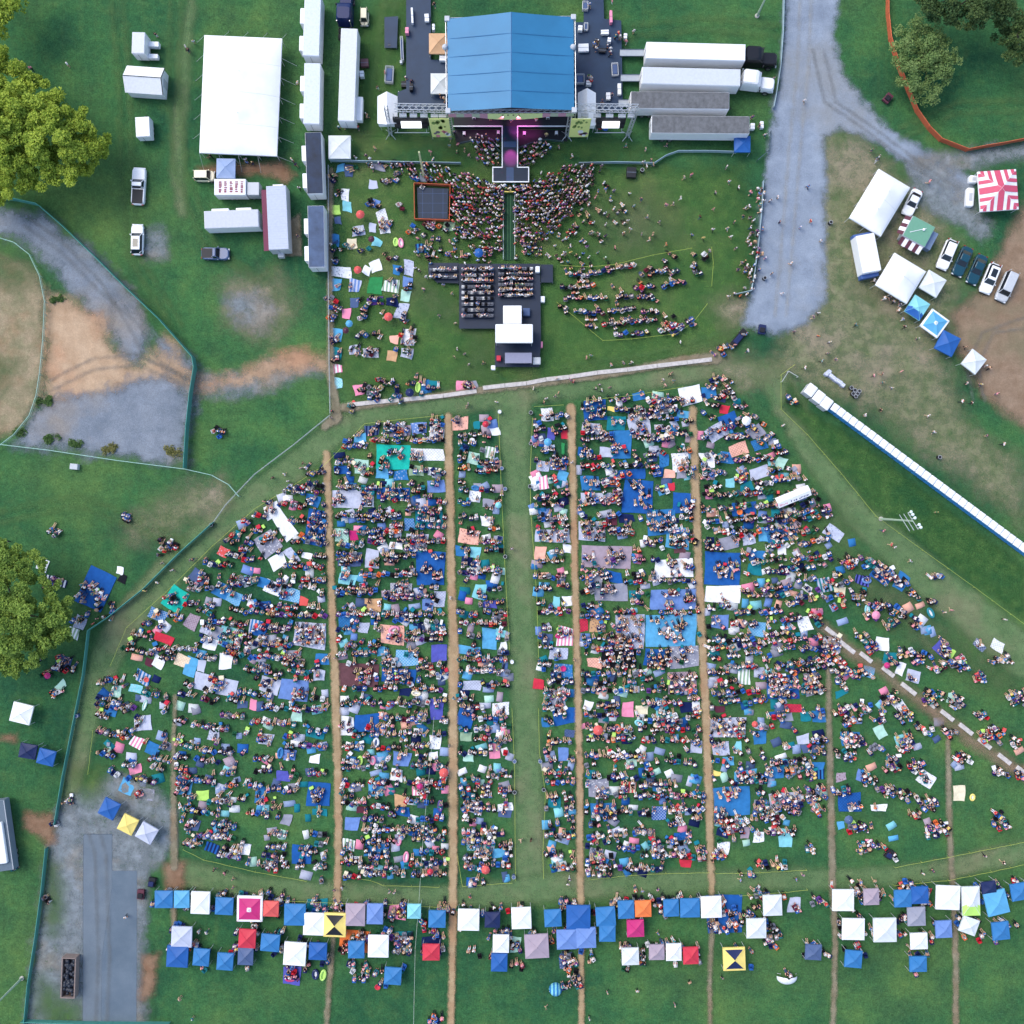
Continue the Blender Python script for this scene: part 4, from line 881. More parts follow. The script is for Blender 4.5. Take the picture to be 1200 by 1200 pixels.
    # hanging lime banners, printed with loose flower-like shapes
    for lab, px in (('lime printed banner hanging left of the stage mouth', 517.5), ('lime printed banner hanging right of the stage mouth', 678)):
        k = thing('hanging_banner', lab, 'banner', px, 158, 0, h=2); w = 1.5
        mb = MB(); mb.box(-w, w, -.06, 0, 1.2, 8.6); mb.obj('cloth', mat('lime_print', lin((232,240,150)), .7), k)
        mb = MB(); random.seed(int(px))
        for i in range(9):
            x, zc = random.uniform(-.9,.9), random.uniform(5.0,8.0); r = random.uniform(.18,.4)
            mb.add([(x+r*math.cos(a)*random.uniform(.6,1), -.075, zc+r*1.6*math.sin(a)) for a in [2*PI*j/9 for j in range(9)]], [tuple(range(9))], 0)
        for i in range(7):
            x, zc = random.uniform(-1.1,1.1), random.uniform(1.7,4.2); r = random.uniform(.25,.45)
            mb.add([(x+r*math.cos(a), -.075-.004*(i % 3+1), zc+r*1.5*math.sin(a)) for a in [2*PI*j/9 for j in range(9)]], [tuple(range(9))], 1 + i % 3)
        mb.obj('print', [mat('print_green', lin((120,150,80)), .8), mat('print_pink', lin((225,140,150)), .8), mat('print_grey', lin((120,110,120)), .8), pm('white')], k)
        for s in (-1, 1): mb = MB(); mb.bar((s*w,.05,0),(s*w,.05,8.7),.05); mb.obj('post', alu, k)
    # stage-edge wedges and people are separate things
    for i, (px, py, zc) in enumerate(((555.5,137.5,1.5),(585,137.5,1.5),(613,137.5,1.5),(642,137.5,1.5),(544,157,.0),(584,156,.0),(614.5,157,.0),(652,156.5,.0))):
        k = thing('stage_monitor', '%s white stage monitor box from the left %s' % (ordn(i % 4 + 1), 'on the stage deck' if zc else 'in the pit before the stage'), 'speaker', px, py, 0, h=zc, z=zc, group='white monitor boxes at the stage front')
        mb = MB(); mb.box(-.26,.26,-.3,.3,.005,.5,0,.06); mb.obj('cabinet', pm('white'), k)
        mb = MB(); mb.box(-.2,.2,-.32,-.295,.08,.42); mb.obj('grille', blk, k)
    # pit floor and production decks
    def deckplate(name, label, a, z, m, cat='deck'):
        xs = [P(p[0], p[1], z) for p in a]; ox, oy = sum(p[0] for p in xs)/len(xs), sum(p[1] for p in xs)/len(xs)
        k = thing(name, label, cat, 600, 600); k.location = (ox, oy, 0)
        mb = MB(); pts = [(x-ox, y-oy) for x, y in xs]
        if sum(pts[i][0]*pts[(i+1) % len(pts)][1]-pts[(i+1) % len(pts)][0]*pts[i][1] for i in range(len(pts))) < 0: pts = pts[::-1]
        mb.prism(pts, max(.02, z-.15), z); mb.obj('deck_surface', m, k)
        for p in pts[::1]:
            if z > .5: mb = MB(); mb.bar((p[0]*.97,p[1]*.97,0),(p[0]*.97,p[1]*.97,z-.15),.06); mb.obj('leg', alu, k)
        return k
    dk = mat('deck_slate', lin((32,56,84)), .45, var=.12, scale=.5)
    deckplate('side_deck', 'dark slate equipment deck left of the blue stage roof', [(476,-40),(504,-40),(505,20),(505,70),(526,70),(526,128),(466,128),(466,108),(476,104)], .9, dk)
    deckplate('side_deck', 'dark slate equipment deck right of the blue stage roof', [(684,-40),(706,-40),(708,22),(728,24),(730,130),(672,130),(672,26),(684,26)], .9, dk)
    deckplate('stage_pit', 'black matting in the pit between stage and barricade', [(532,152),(588,152),(588,166),(555,164),(535,170)], .05, blk, 'matting')
    deckplate('stage_pit', 'black matting in the pit right of the runway', [(607,152),(665,152),(665,166),(640,163),(612,172),(607,176)], .05, blk, 'matting')
    k = deckplate('dark_deck', 'plain dark slate deck on the grass left of the equipment deck', [(450.5,20),(466.5,19),(465,56),(450.5,56)], .6, dk)
    k = deckplate('dark_deck', 'black viewing deck with orange fence at the edge of the crowd', [(488.5,219.5),(525.5,221),(524.5,256.5),(490,255.5)], .5, mat('viewing_deck', lin((24,44,68)), .5, var=.1))
    mb = MB()
    for q in (-.33, 0, .33): mb.box(q*4.9-.02, q*4.9+.02, -2.3, 2.3, .502, .512); mb.box(-2.3, 2.3, q*4.6-.02, q*4.6+.02, .514, .520)
    mb.obj('panel_joint', pm('slate'), k)
    fence('orange mesh fence around the black viewing deck', [(486,217),(528,219),(527,260),(486.5,258.5),(486,217)], 1.2, 'orange_mesh', name='orange_fence')
    # equipment on the decks
    eq = '''483,18,2.2,18,white_case 471,57,2.6,27,grey_rack 716,20,3,14,pink_case 686,6,6,9,steel_rack 680,33,5,6,white_case 687,30,4,8,steel_rack 684,55,12,9,white_case 721,80,7,14,steel_rack 726,104,4,13,white_case 713,112,5,8,white_case 680,92,9,10,steel_rack 690,97,6,5,white_case
    709,37,9,5,white_case 714,47,4,5,white_case 733,42,4,6,white_case 706,58,8,5,black_case 475,98,10,7,black_case 482,102,4,8,black_case 477,36,4,7,pink_case 500,20,5,9,white_case 508,32,3,7,white_case 520,68,10,6,white_case 456,87,9,18,steel_rack 699,46,3,3,black_case 470,72,3,3,white_case
    427,73,9,9,brown_case 424,87,5,7,white_case 456,52,3,3,black_case 740,202,11,12,black_case 893,146,4,8,white_case 882,148,5,7,white_case'''.split()
    cm = dict(white='white', grey='grey', pink='pink', steel='steel', black='black', brown='brown'); cnt = {}
    zs = lambda px, py: .9 if (476 < px < 526 and py < 128) or (672 < px < 731 and py < 128) else 0
    for s in eq:
        q = s.split(','); px, py, w, d = map(float, q[:4]); c = q[4].split('_')[0]; z = zs(px, py)
        zone = ('on the left equipment deck' if z and px < 600 else 'on the right equipment deck' if z else 'on the grass left of the stage' if px < 480 else 'on the grass right of the stage')
        key = (q[4], zone); cnt[key] = cnt.get(key, 0) + 1
        kd = {'case': 'flight case', 'rack': 'equipment rack'}[q[4].split('_')[1]]
        k = thing(kd.replace(' ', '_'), '%s %s %s, %s such counted from the crowd' % (c, kd, zone, ordn(cnt[key])), kd, px, py, random.uniform(-4,4), 'cases and racks around the stage', h=z+.8, z=z)
        a, b = w*S/2, d*S/2; p = mat(c + '_case_paint', rgb(cm[c]), .5); hh = random.uniform(.6,1.1)
        if kd == 'flight case':
            n = max(1, round(d/5)); mb = MB()
            mb.bevbox(-a, a, -b, b, .1, hh, .06); mb.obj('case_body', p, k)
            mb = MB(); mb.box(-a-.01, a+.01, -.03, .03, .1, hh+.01); mb.obj('case_strap', pm('steel'), k)
        else:
            mb = MB()
            for z0 in (.15, hh*.6, hh): 
                for sx in (-1, 1): mb.bar((sx*a,-b,z0),(sx*a,b,z0),.05,0,5); mb.bar((-a,sx*b,z0),(a,sx*b,z0),.05,0,5)
            for sx in (-1, 1):
                for sy in (-1, 1): mb.bar((sx*a,sy*b,0),(sx*a,sy*b,hh),.05,0,5)
            mb.obj('rack_frame', pm('silver'), k); mb = MB(); mb.bevbox(-a*.75, a*.75, -b*.8, b*.8, .2, hh*.8, .08); mb.obj('rack_load', pm('slate'), k)
        mb = MB()
        for sx in (-1, 1):
            for sy in (-1, 1): mb.bar((sx*a*.8-.03,sy*b*.8,.06),(sx*a*.8+.03,sy*b*.8,.06),.06,0,8)
        mb.obj('castor', pm('black'), k)
    # sound platform
    bd = mat('booth_deck', lin((26,40,62)), .5, var=.12, scale=.8)
    deckplate('sound_platform', 'tiered dark platform with chair rows before the white mixing tent', [(538,309),(633,309),(634,400),(632,430),(580,430),(580,385),(538,385)], 1.0, bd, 'platform')
    deckplate('platform_wing', 'low dark side platform left of the mixing tent', [(502,308),(537.5,308),(537.5,332),(512,331),(502,322)], .8, bd, 'platform')
    deckplate('platform_wing', 'low dark side platform right of the mixing tent', [(633.5,310),(648,310),(648,331),(634,331)], .8, bd, 'platform')
    x, y = P(601.5,391,5); k = thing('mixing_tent', 'white box roofed mixing tent on the dark platform', 'tent', 602.5, 391, 0, h=4.6)
    w, d = 44*S*.97/2, 22*S*.97/2; mb = MB(); mb.bevbox(-w, w, -d, d, 4.3, 4.75, .15); mb.obj('roof', wht, k)
    for sx in (-1, 1):
        for sy in (-1, 1): mb = MB(); mb.bar((sx*w*.95,sy*d*.9,1.0),(sx*w*.95,sy*d*.9,4.3),.07); mb.obj('leg', alu, k)
    mb = MB(); mb.box(-w*.95, w*.95, d*.86, d*.9, 1.05, 4.2); mb.obj('side_wall', blk, k)
    mb = MB(); mb.box(-w*.8, w*.8, -.6, .4, 1.0, 2.0); mb.obj('mixing_desk', blk, k)
    k = thing('camera_hut', 'small square white hut against the upper side of the mixing tent', 'hut', 600.5, 369, 0, h=3.4); w = 22*S*.97/2
    mb = MB(); mb.bevbox(-w, w, -w, w, 3.1, 3.45, .12); mb.obj('roof', wht, k)
    mb = MB(); mb.box(-w*.95, w*.95, w*.86, w*.9, 1.02, 3.05); mb.box(-w*.95, -w*.9, -w*.9, w*.86, 1.02, 3.05); mb.obj('side_wall', pm('silver'), k)
    for sx in (-1, 1): mb = MB(); mb.bar((sx*w*.92,-w*.92,1.0),(sx*w*.92,-w*.92,3.1),.06); mb.obj('leg', alu, k)
    k = thing('grey_awning', 'flat grey awning over the rear of the mixing platform', 'awning', 607.5, 419.5, 0, h=2.6); mb = MB(); w, d = 31*S/2, 12*S/2
    mb.box(-w, w, -d, d, 2.55, 2.65); mb.obj('cloth', mat('awning_grey', lin((140,142,166)), .7), k)
    for sx in (-1, 1):
        for sy in (-1, 1): mb = MB(); mb.bar((sx*w*.95,sy*d*.9,1.0),(sx*w*.95,sy*d*.9,2.55),.05); mb.obj('leg', alu, k)
    for lab, px, py, w, d, c in (('red case at the rear corner of the mixing platform', 584.5, 420, 5, 6, 'red'), ('white cooler box beside the mixing platform rail', 635, 351, 7, 7, 'white'), ('pink bundle leaning on the mixing platform', 633.5, 404, 5, 7, 'pink'),
                                 ('white crate on the right platform wing', 630, 316, 5, 7, 'white'), ('grey kit rack left of the camera hut', 617, 366, 8, 9, 'slate'), ('white stairs frame at the rear of the mixing platform', 629, 423, 9, 8, 'silver'),
                                 ('white bin at the foot of the mixing platform', 578, 431, 5, 5, 'white')):
        z = 1.0 if 538 < px < 632 else 0
        k = thing('equipment_box', lab, 'box', px, py, 0, h=z+.5, z=z); mb = MB(); mb.bevbox(-w*S/2, w*S/2, -d*S/2, d*S/2, 0.003, .8, .08); mb.obj('box_body', pm(c), k)
        mb = MB(); mb.box(-w*S*.42, w*S*.42, -d*S*.42, d*S*.42, .8, .84); mb.obj('lid', pm(c), k)
    k = thing('delay_mast', 'tall cream mast leaning over the barricade left of the crowd', 'mast', 497, 208); x, y = P(491,178,10.5); bx, by = P(497,208)
    mb = MB(); mb.bar((0,0,0),(x-bx,y-by,10.5),.16,0,8,.13); mb.obj('mast_pole', mat('cream_mast', lin((214,214,170)), .5), k)
    mb = MB(); mb.box(-.7,.7,-.7,.7,0,.12); mb.obj('base_plate', pm('steel'), k)
    # camera track through the crowd
    k = thing('camera_track', 'narrow green aisle lined with low white barriers through the crowd', 'camera track', 596.5, 266)
    mb = MB(); mb.box(-.75,.75,-5.3,5.2,.03,.09); mb.obj('track_bed', mat('track_green', lin((22,66,44)), .8), k)
    mb = MB(); 
    for sx in (-.2,.25): mb.box(sx-.04, sx+.04, -5.2, 5.1, .09, .14)
    mb.obj('rail', mat('rail_green', lin((60,110,70)), .6), k)
    for sx in (-1, 1):
        mb = MB(); mb.box(sx*.9-.05, sx*.9+.05, -5.3, 5.3, .75, .85)
        for y in range(-5, 6): mb.bar((sx*.9,y,0),(sx*.9,y,.8),.04)
        mb.obj('side_barrier', mat('barrier_grey', lin((150,170,170)), .5), k)
    mb = MB(); mb.box(-.85,.85,5.25,5.4,.6,.9); mb.box(.1,.35,5.4,5.9,.6,.9); mb.obj('track_gate', pm('yellow'), k)

# ------------------------------------------------------------------ fences
FM = {}
def fence(label, pts, h, kind, name='mesh_fence', post=2.4):
    c = dict(teal_mesh=(74,142,132), pale_wire=(140,172,162), silver=(150,172,182), orange_mesh=(192,98,66), grey_rail=(150,156,160), dark_rail=(60,80,90))[kind]
    t = thing(name, label, 'fence', *pts[0]); x0, y0 = P(*pts[0]); w = [Vector((*[a-b for a, b in zip(P(*p), (x0, y0))], 0)) for p in pts]
    m = mat(kind + '_fence', lin(c), .7); mb = MB(); rail = MB(); spots = []
    for a, b in zip(w, w[1:]):
        n = max(1, round((b-a).length/post)); d = (b-a).normalized(); nn = Vector((-d.y, d.x, 0))*.012
        for k in range(n):
            p, q = a.lerp(b, k/n), a.lerp(b, (k+1)/n); spots.append(p)
            lo, hi = {'teal_mesh': (.08, h-.05), 'orange_mesh': (.05, h-.05), 'silver': (.12, h-.1), 'pale_wire': (h*.55, h*.62), 'grey_rail': (h*.45, h*.55), 'dark_rail': (h*.4,h*.6)}[kind]
            sag = .06 if kind == 'orange_mesh' else 0
            mid = p.lerp(q, .5) + nn*random.uniform(-4,4)*(kind == 'orange_mesh')
            for u, v in ((p, mid), (mid, q)):
                mb.add([u-nn+Vector((0,0,lo)), v-nn+Vector((0,0,lo)), v-nn+Vector((0,0,hi-sag*(v is mid))), u-nn+Vector((0,0,hi-sag*(u is mid))), u+nn+Vector((0,0,lo)), v+nn+Vector((0,0,lo)), v+nn+Vector((0,0,hi-sag*(v is mid))), u+nn+Vector((0,0,hi-sag*(u is mid)))], [(0,1,2,3),(7,6,5,4),(3,2,6,7),(0,4,5,1)])
            rail.bar(p+Vector((0,0,h)), q+Vector((0,0,h)), .04 if kind != 'pale_wire' else .05, 0, 4)
    spots.append(w[-1]); mb.obj('fence_panel', m, t); rail.obj('top_rail', mat(kind + '_rail', lin([min(255, v*1.2) for v in c]), .6), t)
    pmesh = None
    for p in spots[:95]:
        if pmesh is None:
            q = MB(); q.bar((0,0,0),(0,0,h+.06),.045,0,6); o = q.obj('post', m, t, p); pmesh = o.data
        else:
            o = bpy.data.objects.new('post', pmesh); COL.objects.link(o); o.parent = t; o.location = p
    return t
def rope(label, pts, c='yellow'):
    t = thing('rope_line', label, 'rope line', *pts[0]); x0, y0 = P(*pts[0]); w = [Vector((P(*p)[0]-x0, P(*p)[1]-y0, .75)) for p in pts]
    mb = MB(); m = mat(c + '_rope', lin((178,190,92) if c == 'yellow' else (190,200,190)), .8); sm = mat('stake', lin((170,180,90)), .8); spots = []
    for a, b in zip(w, w[1:]):
        n = max(1, round((b-a).length/4)); pts2 = []
        for k in range(n):
            p, q = a.lerp(b, k/n), a.lerp(b, (k+1)/n); spots.append(p); mid = p.lerp(q,.5) - Vector((0,0,.12)); mb.bar(p, mid, .026, 0, 4); mb.bar(mid, q, .026, 0, 4)
    spots.append(w[-1]); mb.obj('rope', m, t); pmesh = None
    for p in spots[:60]:
        if pmesh is None: q = MB(); q.bar((0,0,-.75),(0,0,.08),.03,0,5); o = q.obj('stake', sm, t, p); pmesh = o.data
        else: o = bpy.data.objects.new('stake', pmesh); COL.objects.link(o); o.parent = t; o.location = p
def fences():
    fence('teal mesh fence along the outer side of the gravel bend', [(-6,233),(20,236),(48,242),(75,265),(115,303),(150,338),(190,376),(229,420),(231,432)], 1.9, 'teal_mesh')
    fence('teal mesh fence closing the gravel yard beside the gravel lane', [(231,432),(226,462),(222,500),(219,549)], 1.9, 'teal_mesh')
    fence('pale wire fence along the foot of the gravel yard', [(0,521),(60,528),(140,540),(219,550),(250,557),(270,568),(282,582)], 1.2, 'pale_wire', 'wire_fence')
    fence('pale wire fence winding round the dirt mound', [(-6,278),(20,286),(38,300),(50,325),(56,355),(54,400),(50,440),(46,465),(38,488),(20,510),(-4,528)], 1.2, 'pale_wire', 'wire_fence')
    fence('grey rail fence between the trailers and the mat-covered lawn', [(386,196),(386,320),(387,430),(388,485)], 1.1, 'grey_rail', 'rail_fence')
    fence('grey rail fence slanting down from the concrete wall to the wire fence', [(388,487),(345,522),(300,556),(266,592),(252,612)], 1.1, 'grey_rail', 'rail_fence')
    fence('teal mesh fence slanting down beside the big royal blue tarp', [(252,612),(212,648),(170,690),(130,722),(106,738)], 1.3, 'teal_mesh')
    fence('teal mesh fence running down past the white lone canopy', [(106,738),(100,790),(88,850),(76,910),(67,964)], 1.25, 'teal_mesh')
    fence('teal mesh fence between the grass and the gravel beside the skip', [(57,992),(52,1040),(44,1100),(36,1150),(30,1215)], 1.25, 'teal_mesh')
    fence('teal mesh fence across the foot of the asphalt drive', [(28,1194),(100,1196),(200,1197)], 1.2, 'teal_mesh')
    fence('steel crowd barricade left of the stage front', [(388,190),(430,191),(480,192),(540,193)], 1.1, 'silver', 'crowd_barricade')
    fence('steel crowd barricade bending up to the small royal blue canopy', [(678,193),(720,192),(766,193),(780,184),(794,179),(830,179),(862,180)], 1.1, 'silver', 'crowd_barricade')
    fence('silver fence between the semi trailers and the gravel road', [(917,-6),(916,40),(913,80),(908,112),(905,128)], 1.2, 'silver', 'road_fence')
    fence('silver barricade along the gravel road beside the front lawn', [(893,214),(891,250),(887,290),(883,320),(879,342),(860,346)], 1.1, 'silver', 'crowd_barricade')
    fence('short barricade near the trailer corner at the gravel road', [(902,156),(900,178),(886,190)], 1.1, 'dark_rail', 'crowd_barricade')
    fence('orange plastic mesh fence curving round the feathery tree', [(1038,-8),(1038,20),(1041,48),(1050,78),(1062,108),(1072,132),(1086,152),(1100,166),(1131,178),(1150,174),(1175,170),(1215,162)], 1.5, 'orange_mesh', 'orange_fence')
    fence('dark barrier hugging the upper side of the pit left of the runway', [(540,170),(560,166),(578,172),(586,180)], 1.1, 'dark_rail', 'crowd_barricade')
    fence('dark barrier hugging the upper side of the pit right of the runway', [(607,176),(622,170),(640,166),(660,168)], 1.1, 'dark_rail', 'crowd_barricade')
    for lab, pts in (('yellow rope along the front of the block between the first two paths', [(378,548),(404,522),(428,497),(470,492),(520,487)]),
        ('yellow rope along the outer front edge of the fan-shaped block', [(374,550),(340,572),(300,596),(250,640),(200,690),(150,735),(131,780)]),
        ('yellow rope at the outer lower corner of the fan-shaped block', [(111,855),(108,880),(105,906)]),
        ('yellow rope along the foot of the fan-shaped block', [(216,994),(240,1006),(300,1020),(360,1031)]),
        ('yellow rope along the foot of the block between the first two paths', [(405,1026),(435,1030),(450,1036),(515,1038)]),
        ('yellow rope along the foot of the block left of the grass aisle', [(536,1000),(542,1037),(600,1033)]),
        ('yellow rope along the upper left edge of the grass aisle', [(584,484),(587,560),(591,650),(597,760)]),
        ('yellow rope along the lower left edge of the grass aisle', [(600,830),(603,900),(604,1030)]),
        ('yellow rope along the upper right edge of the grass aisle', [(624,490),(621,560),(622,600),(629,700),(631,770)]),
        ('yellow rope along the lower right edge of the grass aisle', [(631,830),(632,880),(639,928),(636,1000),(637,1028)]),
        ('yellow rope along the foot of the two blocks right of the aisle', [(692,1029),(740,1024),(780,1022),(830,1021)]),
        ('yellow rope along the foot of the block right of the fourth path', [(838,1022),(890,1021),(944,1018)]),
        ('yellow rope along the foot of the sparse slope by the lone black pile', [(1047,1015),(1110,1003),(1160,993),(1205,984)]),
        ('yellow rope in front of the canopies left of the grass aisle', [(300,1049),(340,1054),(400,1057),(460,1058),(522,1062)]),
        ('yellow rope in front of the canopies at the far right', [(1046,1036),(1110,1030),(1160,1020),(1205,1010)]),
        ('yellow rope in front of the navy tarp and white canopy', [(866,1048),(920,1044),(945,1041)]),
        ('yellow rope round the grass bank below the toilet row', [(930,428),(914,440),(914,480),(945,510),(985,556),(1025,605),(1080,645),(1140,688),(1205,736)]),
        ('yellow rope round the seats right of the mixing tent', [(657,312),(690,314),(720,311),(765,300),(810,292)]),
        ('yellow rope at the edge of the seats near the gravel road', [(833,291),(835,310),(833,336)]),
        ('yellow rope at the lower corner of the seats right of the mixing tent', [(828,357),(812,378),(792,392),(740,398),(706,400),(675,374),(652,355)]),
        ('yellow rope along the front of the blocks right of the aisle', [(626,477),(660,475)]),
        ('yellow rope along the top edge of the blue tarps below the concrete wall', [(684,470),(740,464),(800,454)])):
        rope(lab, pts)
    rope('white rope running down through the block beside the second path', [(509,840),(504,900),(497,970),(491,1060),(487,1110),(485,1205)], 'white')
    # concrete kerb wall and terrace slabs
    cm = mat('pale_concrete', lin((196,190,186)), .85, var=.2, scale=2)
    def wall(label, pts):
        t = thing('concrete_wall', label, 'low wall', *pts[0]); x0, y0 = P(*pts[0])
        for a, b in zip(pts, pts[1:]):
            A, B = Vector(P(*a)) - Vector((x0, y0)), Vector(P(*b)) - Vector((x0, y0)); d = (B-A).normalized(); n = Vector((-d.y, d.x))*.32; B2 = B - d*.06
            mb = MB(); mb.prism([tuple(A-n), tuple(B2-n), tuple(B2+n), tuple(A+n)], 0, .5); mb.obj('wall_block', cm, t)
    wall('low pale concrete wall above the walkway, left section', [(408,475),(440,471.5),(480,468),(520,464),(559,458.5)])
    wall('low pale concrete wall above the walkway, long right section', [(566,455),(592,452),(617,449.5),(640,445),(667,442),(700,437),(735,433.5),(770,429),(805,425),(834,421.5)])
    for i, (px, py) in enumerate(((974,741),(992,758),(1014,770),(1040,787),(1064,807),(1088,823),(1109,838),(1131,854),(1153,871),(1176,889),(1198,904))):
        t = thing('terrace_slab', '%s pale terrace slab down the diagonal dirt path' % ordn(i+1), 'concrete slab', px, py, 38, 'pale slabs along the diagonal dirt path')
        mb = MB(); l = random.uniform(1.15,1.5); mb.bevbox(-l, l, -.34, .34, .0, .42, .05); mb.obj('slab_top', cm, t)
        mb = MB(); mb.box(-l*.8, l*.8, -.25, -.20, -.1, .2); mb.obj('slab_foot', cm, t)

# ------------------------------------------------------------------ toilets, lamps, bins
def toilets():
    wt, bl, dk = pm('white', .5), mat('toilet_blue', lin((58,138,206)), .5), mat('toilet_door', lin((52,120,176)), .5)
    a, b = Vector((964,467.5)), Vector((1212,651)); g = 'portable toilets in one long row'
    ang = math.degrees(math.atan2(b.y-a.y, b.x-a.x))
    for i, (px, py) in enumerate(((950.5,457),(960,465),(969,472.5))):
        t = thing('wide_toilet', '%s wide white portable toilet from the upper end of the row' % ordn(i+1), 'toilet', px, py, ang, 'wide white toilets heading the row', h=2.3)
        mb = MB(); mb.bevbox(-.72,.72,-.85,.85,.1,2.15,.06); mb.obj('cabin', pm('silver'), t)
        mb = MB(); mb.loft([(rrect(-.76,.76,-.9,.9,.1,3), 2.15), (rrect(-.74,.74,-.88,.88,.2,3), 2.3), (rrect(-.5,.5,-.65,.65,.2,3), 2.4)]); mb.obj('roof', wt, t)
        mb = MB(); mb.box(-.4,.4,.85,.9,.15,2.0); d = mb.obj('door', wt, t); mb = MB(); mb.bar((.28,.92,1.0),(.28,.92,1.2),.03); mb.obj('handle', pm('black'), d)
    n = 33; s, e = Vector((979,478)), Vector((1207,647))
    for i in range(n):
        p = s.lerp(e, i/(n-1)); t = thing('portable_toilet', '%s narrow blue portable toilet with white roof counted from the wide ones' % ordn(i+1), 'toilet', p.x, p.y, ang + random.uniform(-1.5,1.5), g, h=2.2)
        mb = MB(); mb.box(-.52,.52,-.55,.55,.0,.12); mb.obj('base', pm('black'), t)
        mb = MB(); mb.bevbox(-.54,.54,-.56,.56,.12,2.1,.05); mb.obj('cabin', bl, t)
        mb = MB(); mb.loft([(rrect(-.565,.565,-.62,.62,.1,3), 2.08), (rrect(-.55,.55,-.6,.6,.15,3), 2.2), (rrect(-.35,.35,-.4,.4,.15,3), 2.32)]); mb.obj('roof', wt, t)
        mb = MB(); mb.box(-.36,.36,.56,.60,.2,1.95); d = mb.obj('door', dk, t); mb = MB(); mb.bar((.26,.62,1.0),(.26,.62,1.2),.03); mb.obj('handle', pm('black'), d)
def poles():
    pole = mat('lamp_pole', lin((170,190,170)), .5); 
    def lamp(label, bx, by, tx, ty, h, heads):
        t = thing('floodlight_pole', label, 'floodlight', bx, by); x, y = P(tx, ty, h); x0, y0 = P(bx, by); x -= x0; y -= y0
        mb = MB(); mb.bar((0,0,0),(x,y,h),.2,0,8,.12); mb.obj('pole', pole, t)
        if heads:
            for k in (-.9,-.3,.3):
                mb = MB(); mb.bar((x+k-.9,y+k*.2+1.1,h-.1+k*.1),(x+k+.6,y+k*.2-1.3,h-.1+k*.1),.05,0,5); mb.obj('cross_arm', pm('silver'), t)
            for k in range(5):
                u = (-1.2,-.8,-.3,.7,1.1)[k]; mb = MB(); mb.ball((x+.55+u*.62,y+.15-u*.98,h+.1), .24, 0, 10, 6, .18); hd = mb.obj('lamp_head', wht_l, t)
                mb = MB(); mb.bar((x+.55+u*.62,y+.15-u*.98,h+.0),(x+.1+u*.6,y-u*.98,h-.1),.05); mb.obj('bracket', pm('silver'), hd)
        mb = MB(); mb.bar((0,0,0),(0,0,.25),.35,0,10); mb.obj('footing', mat('pale_concrete', lin((196,190,186)), .85, var=.2, scale=2), t)
    wht_l = mat('lamp_white', lin((225,238,240)), .4)
    lamp('floodlight pole with five lamp heads on the grass bank', 1032, 608, 1069, 610.5, 12.6, True)
    lamp('tall pole at the edge of the lower left grass', 26, 1146, -2, 1174, 8, False)
    lamp('tall pole in a bare dirt ring above the semi trailers', 887, 19, 898, -4, 6, False)
    def bins(kind, spots, mk, label, cat):
        for i, (px, py) in enumerate(spots):
            t = thing(kind, label % i if '%' in label else label, cat, px, py, random.uniform(0, 90)); mk(t)
    def barrel(c):
        def f(t):
            mb = MB(); mb.bar((0,0,0),(0,0,.85),.3,0,12); mb.obj('barrel', pm(c), t); mb = MB(); mb.torus((0,0,.86), .28, .28, .03, 0, 12, 5); mb.obj('rim', pm('silver'), t); mb = MB(); mb.bar((0,0,.5),(0,0,.82),.27,0,10); mb.obj('liner_bag', pm('black'), t)
        return f
    A = [((585.5,483),'white bin at the rope corner left of the grass aisle top'),((622,484),'black bin at the rope corner right of the grass aisle top'),((622,520),'black bin on the upper right edge of the grass aisle'),((588,549),'dark bin on the upper left edge of the grass aisle'),
         ((621,570),'black bin halfway down the upper right aisle rope'),((592,573),'dark bin halfway down the upper left aisle rope'),((592,652),'black bin beside the aisle rope near the yellow lime blanket'),((600,775),'bin on the left aisle edge near the white mat'),((603,891),'dark bin on the lower left aisle edge'),((633,891),'dark bin on the lower right aisle edge'),
         ((603,927),'black bin further down the lower left aisle edge'),((637,924),'black bin further down the lower right aisle edge'),((602,1026),'dark bin at the foot of the aisle, left side'),((249,615),'black bin on the walkway next to the rail fence'),
         ((92,838),'dark bin leaning on the teal mesh fence'),((226,683),'black bag bin on the outer walkway'),((1099,536),'black bin on the dry grass above the toilet row'),((972,262),'black drum beside the gravel road'),((895,327),'black drum at the silver barricade'),((752,201),'black drum below the steel barricade right of the stage'),((513,789),'grey bin at the bend of the second path')]
    for (px, py), lab in A:
        t = thing('rubbish_bin', lab, 'bin', px, py, 0); barrel('white' if 'white' in lab else 'black' if 'black' in lab else 'slate')(t)
    # handwashing stations and barrels by the toilets
    k = 0
    for (px, py) in ((967,439),(972,441),(978,446),(983,449),(986,452),(970,436.5),(975,443.5),(980,447)):
        k += 1; t = thing('wash_basin', '%s silver wash basin in the short line by the toilet row' % ordn(k), 'basin', px, py, 36, 'wash basins beside the toilets'); mb = MB(); mb.bevbox(-.3,.3,-.3,.3,.05,.95,.08); mb.obj('basin_body', pm('lilac'), t); mb = MB(); mb.torus((0,0,.98), .17, .17, .04, 0, 10, 5); mb.obj('bowl_rim', pm('white'), t)
    k = 0
    for (px, py) in ((996,455),(1000,458),(1003,462),(1005,459),(998,462),(1001,465)):
        k += 1; t = thing('waste_barrel', '%s black barrel in the cluster behind the toilet row' % ordn(k), 'barrel', px, py, 0, 'black barrels behind the toilets'); barrel('black')(t)
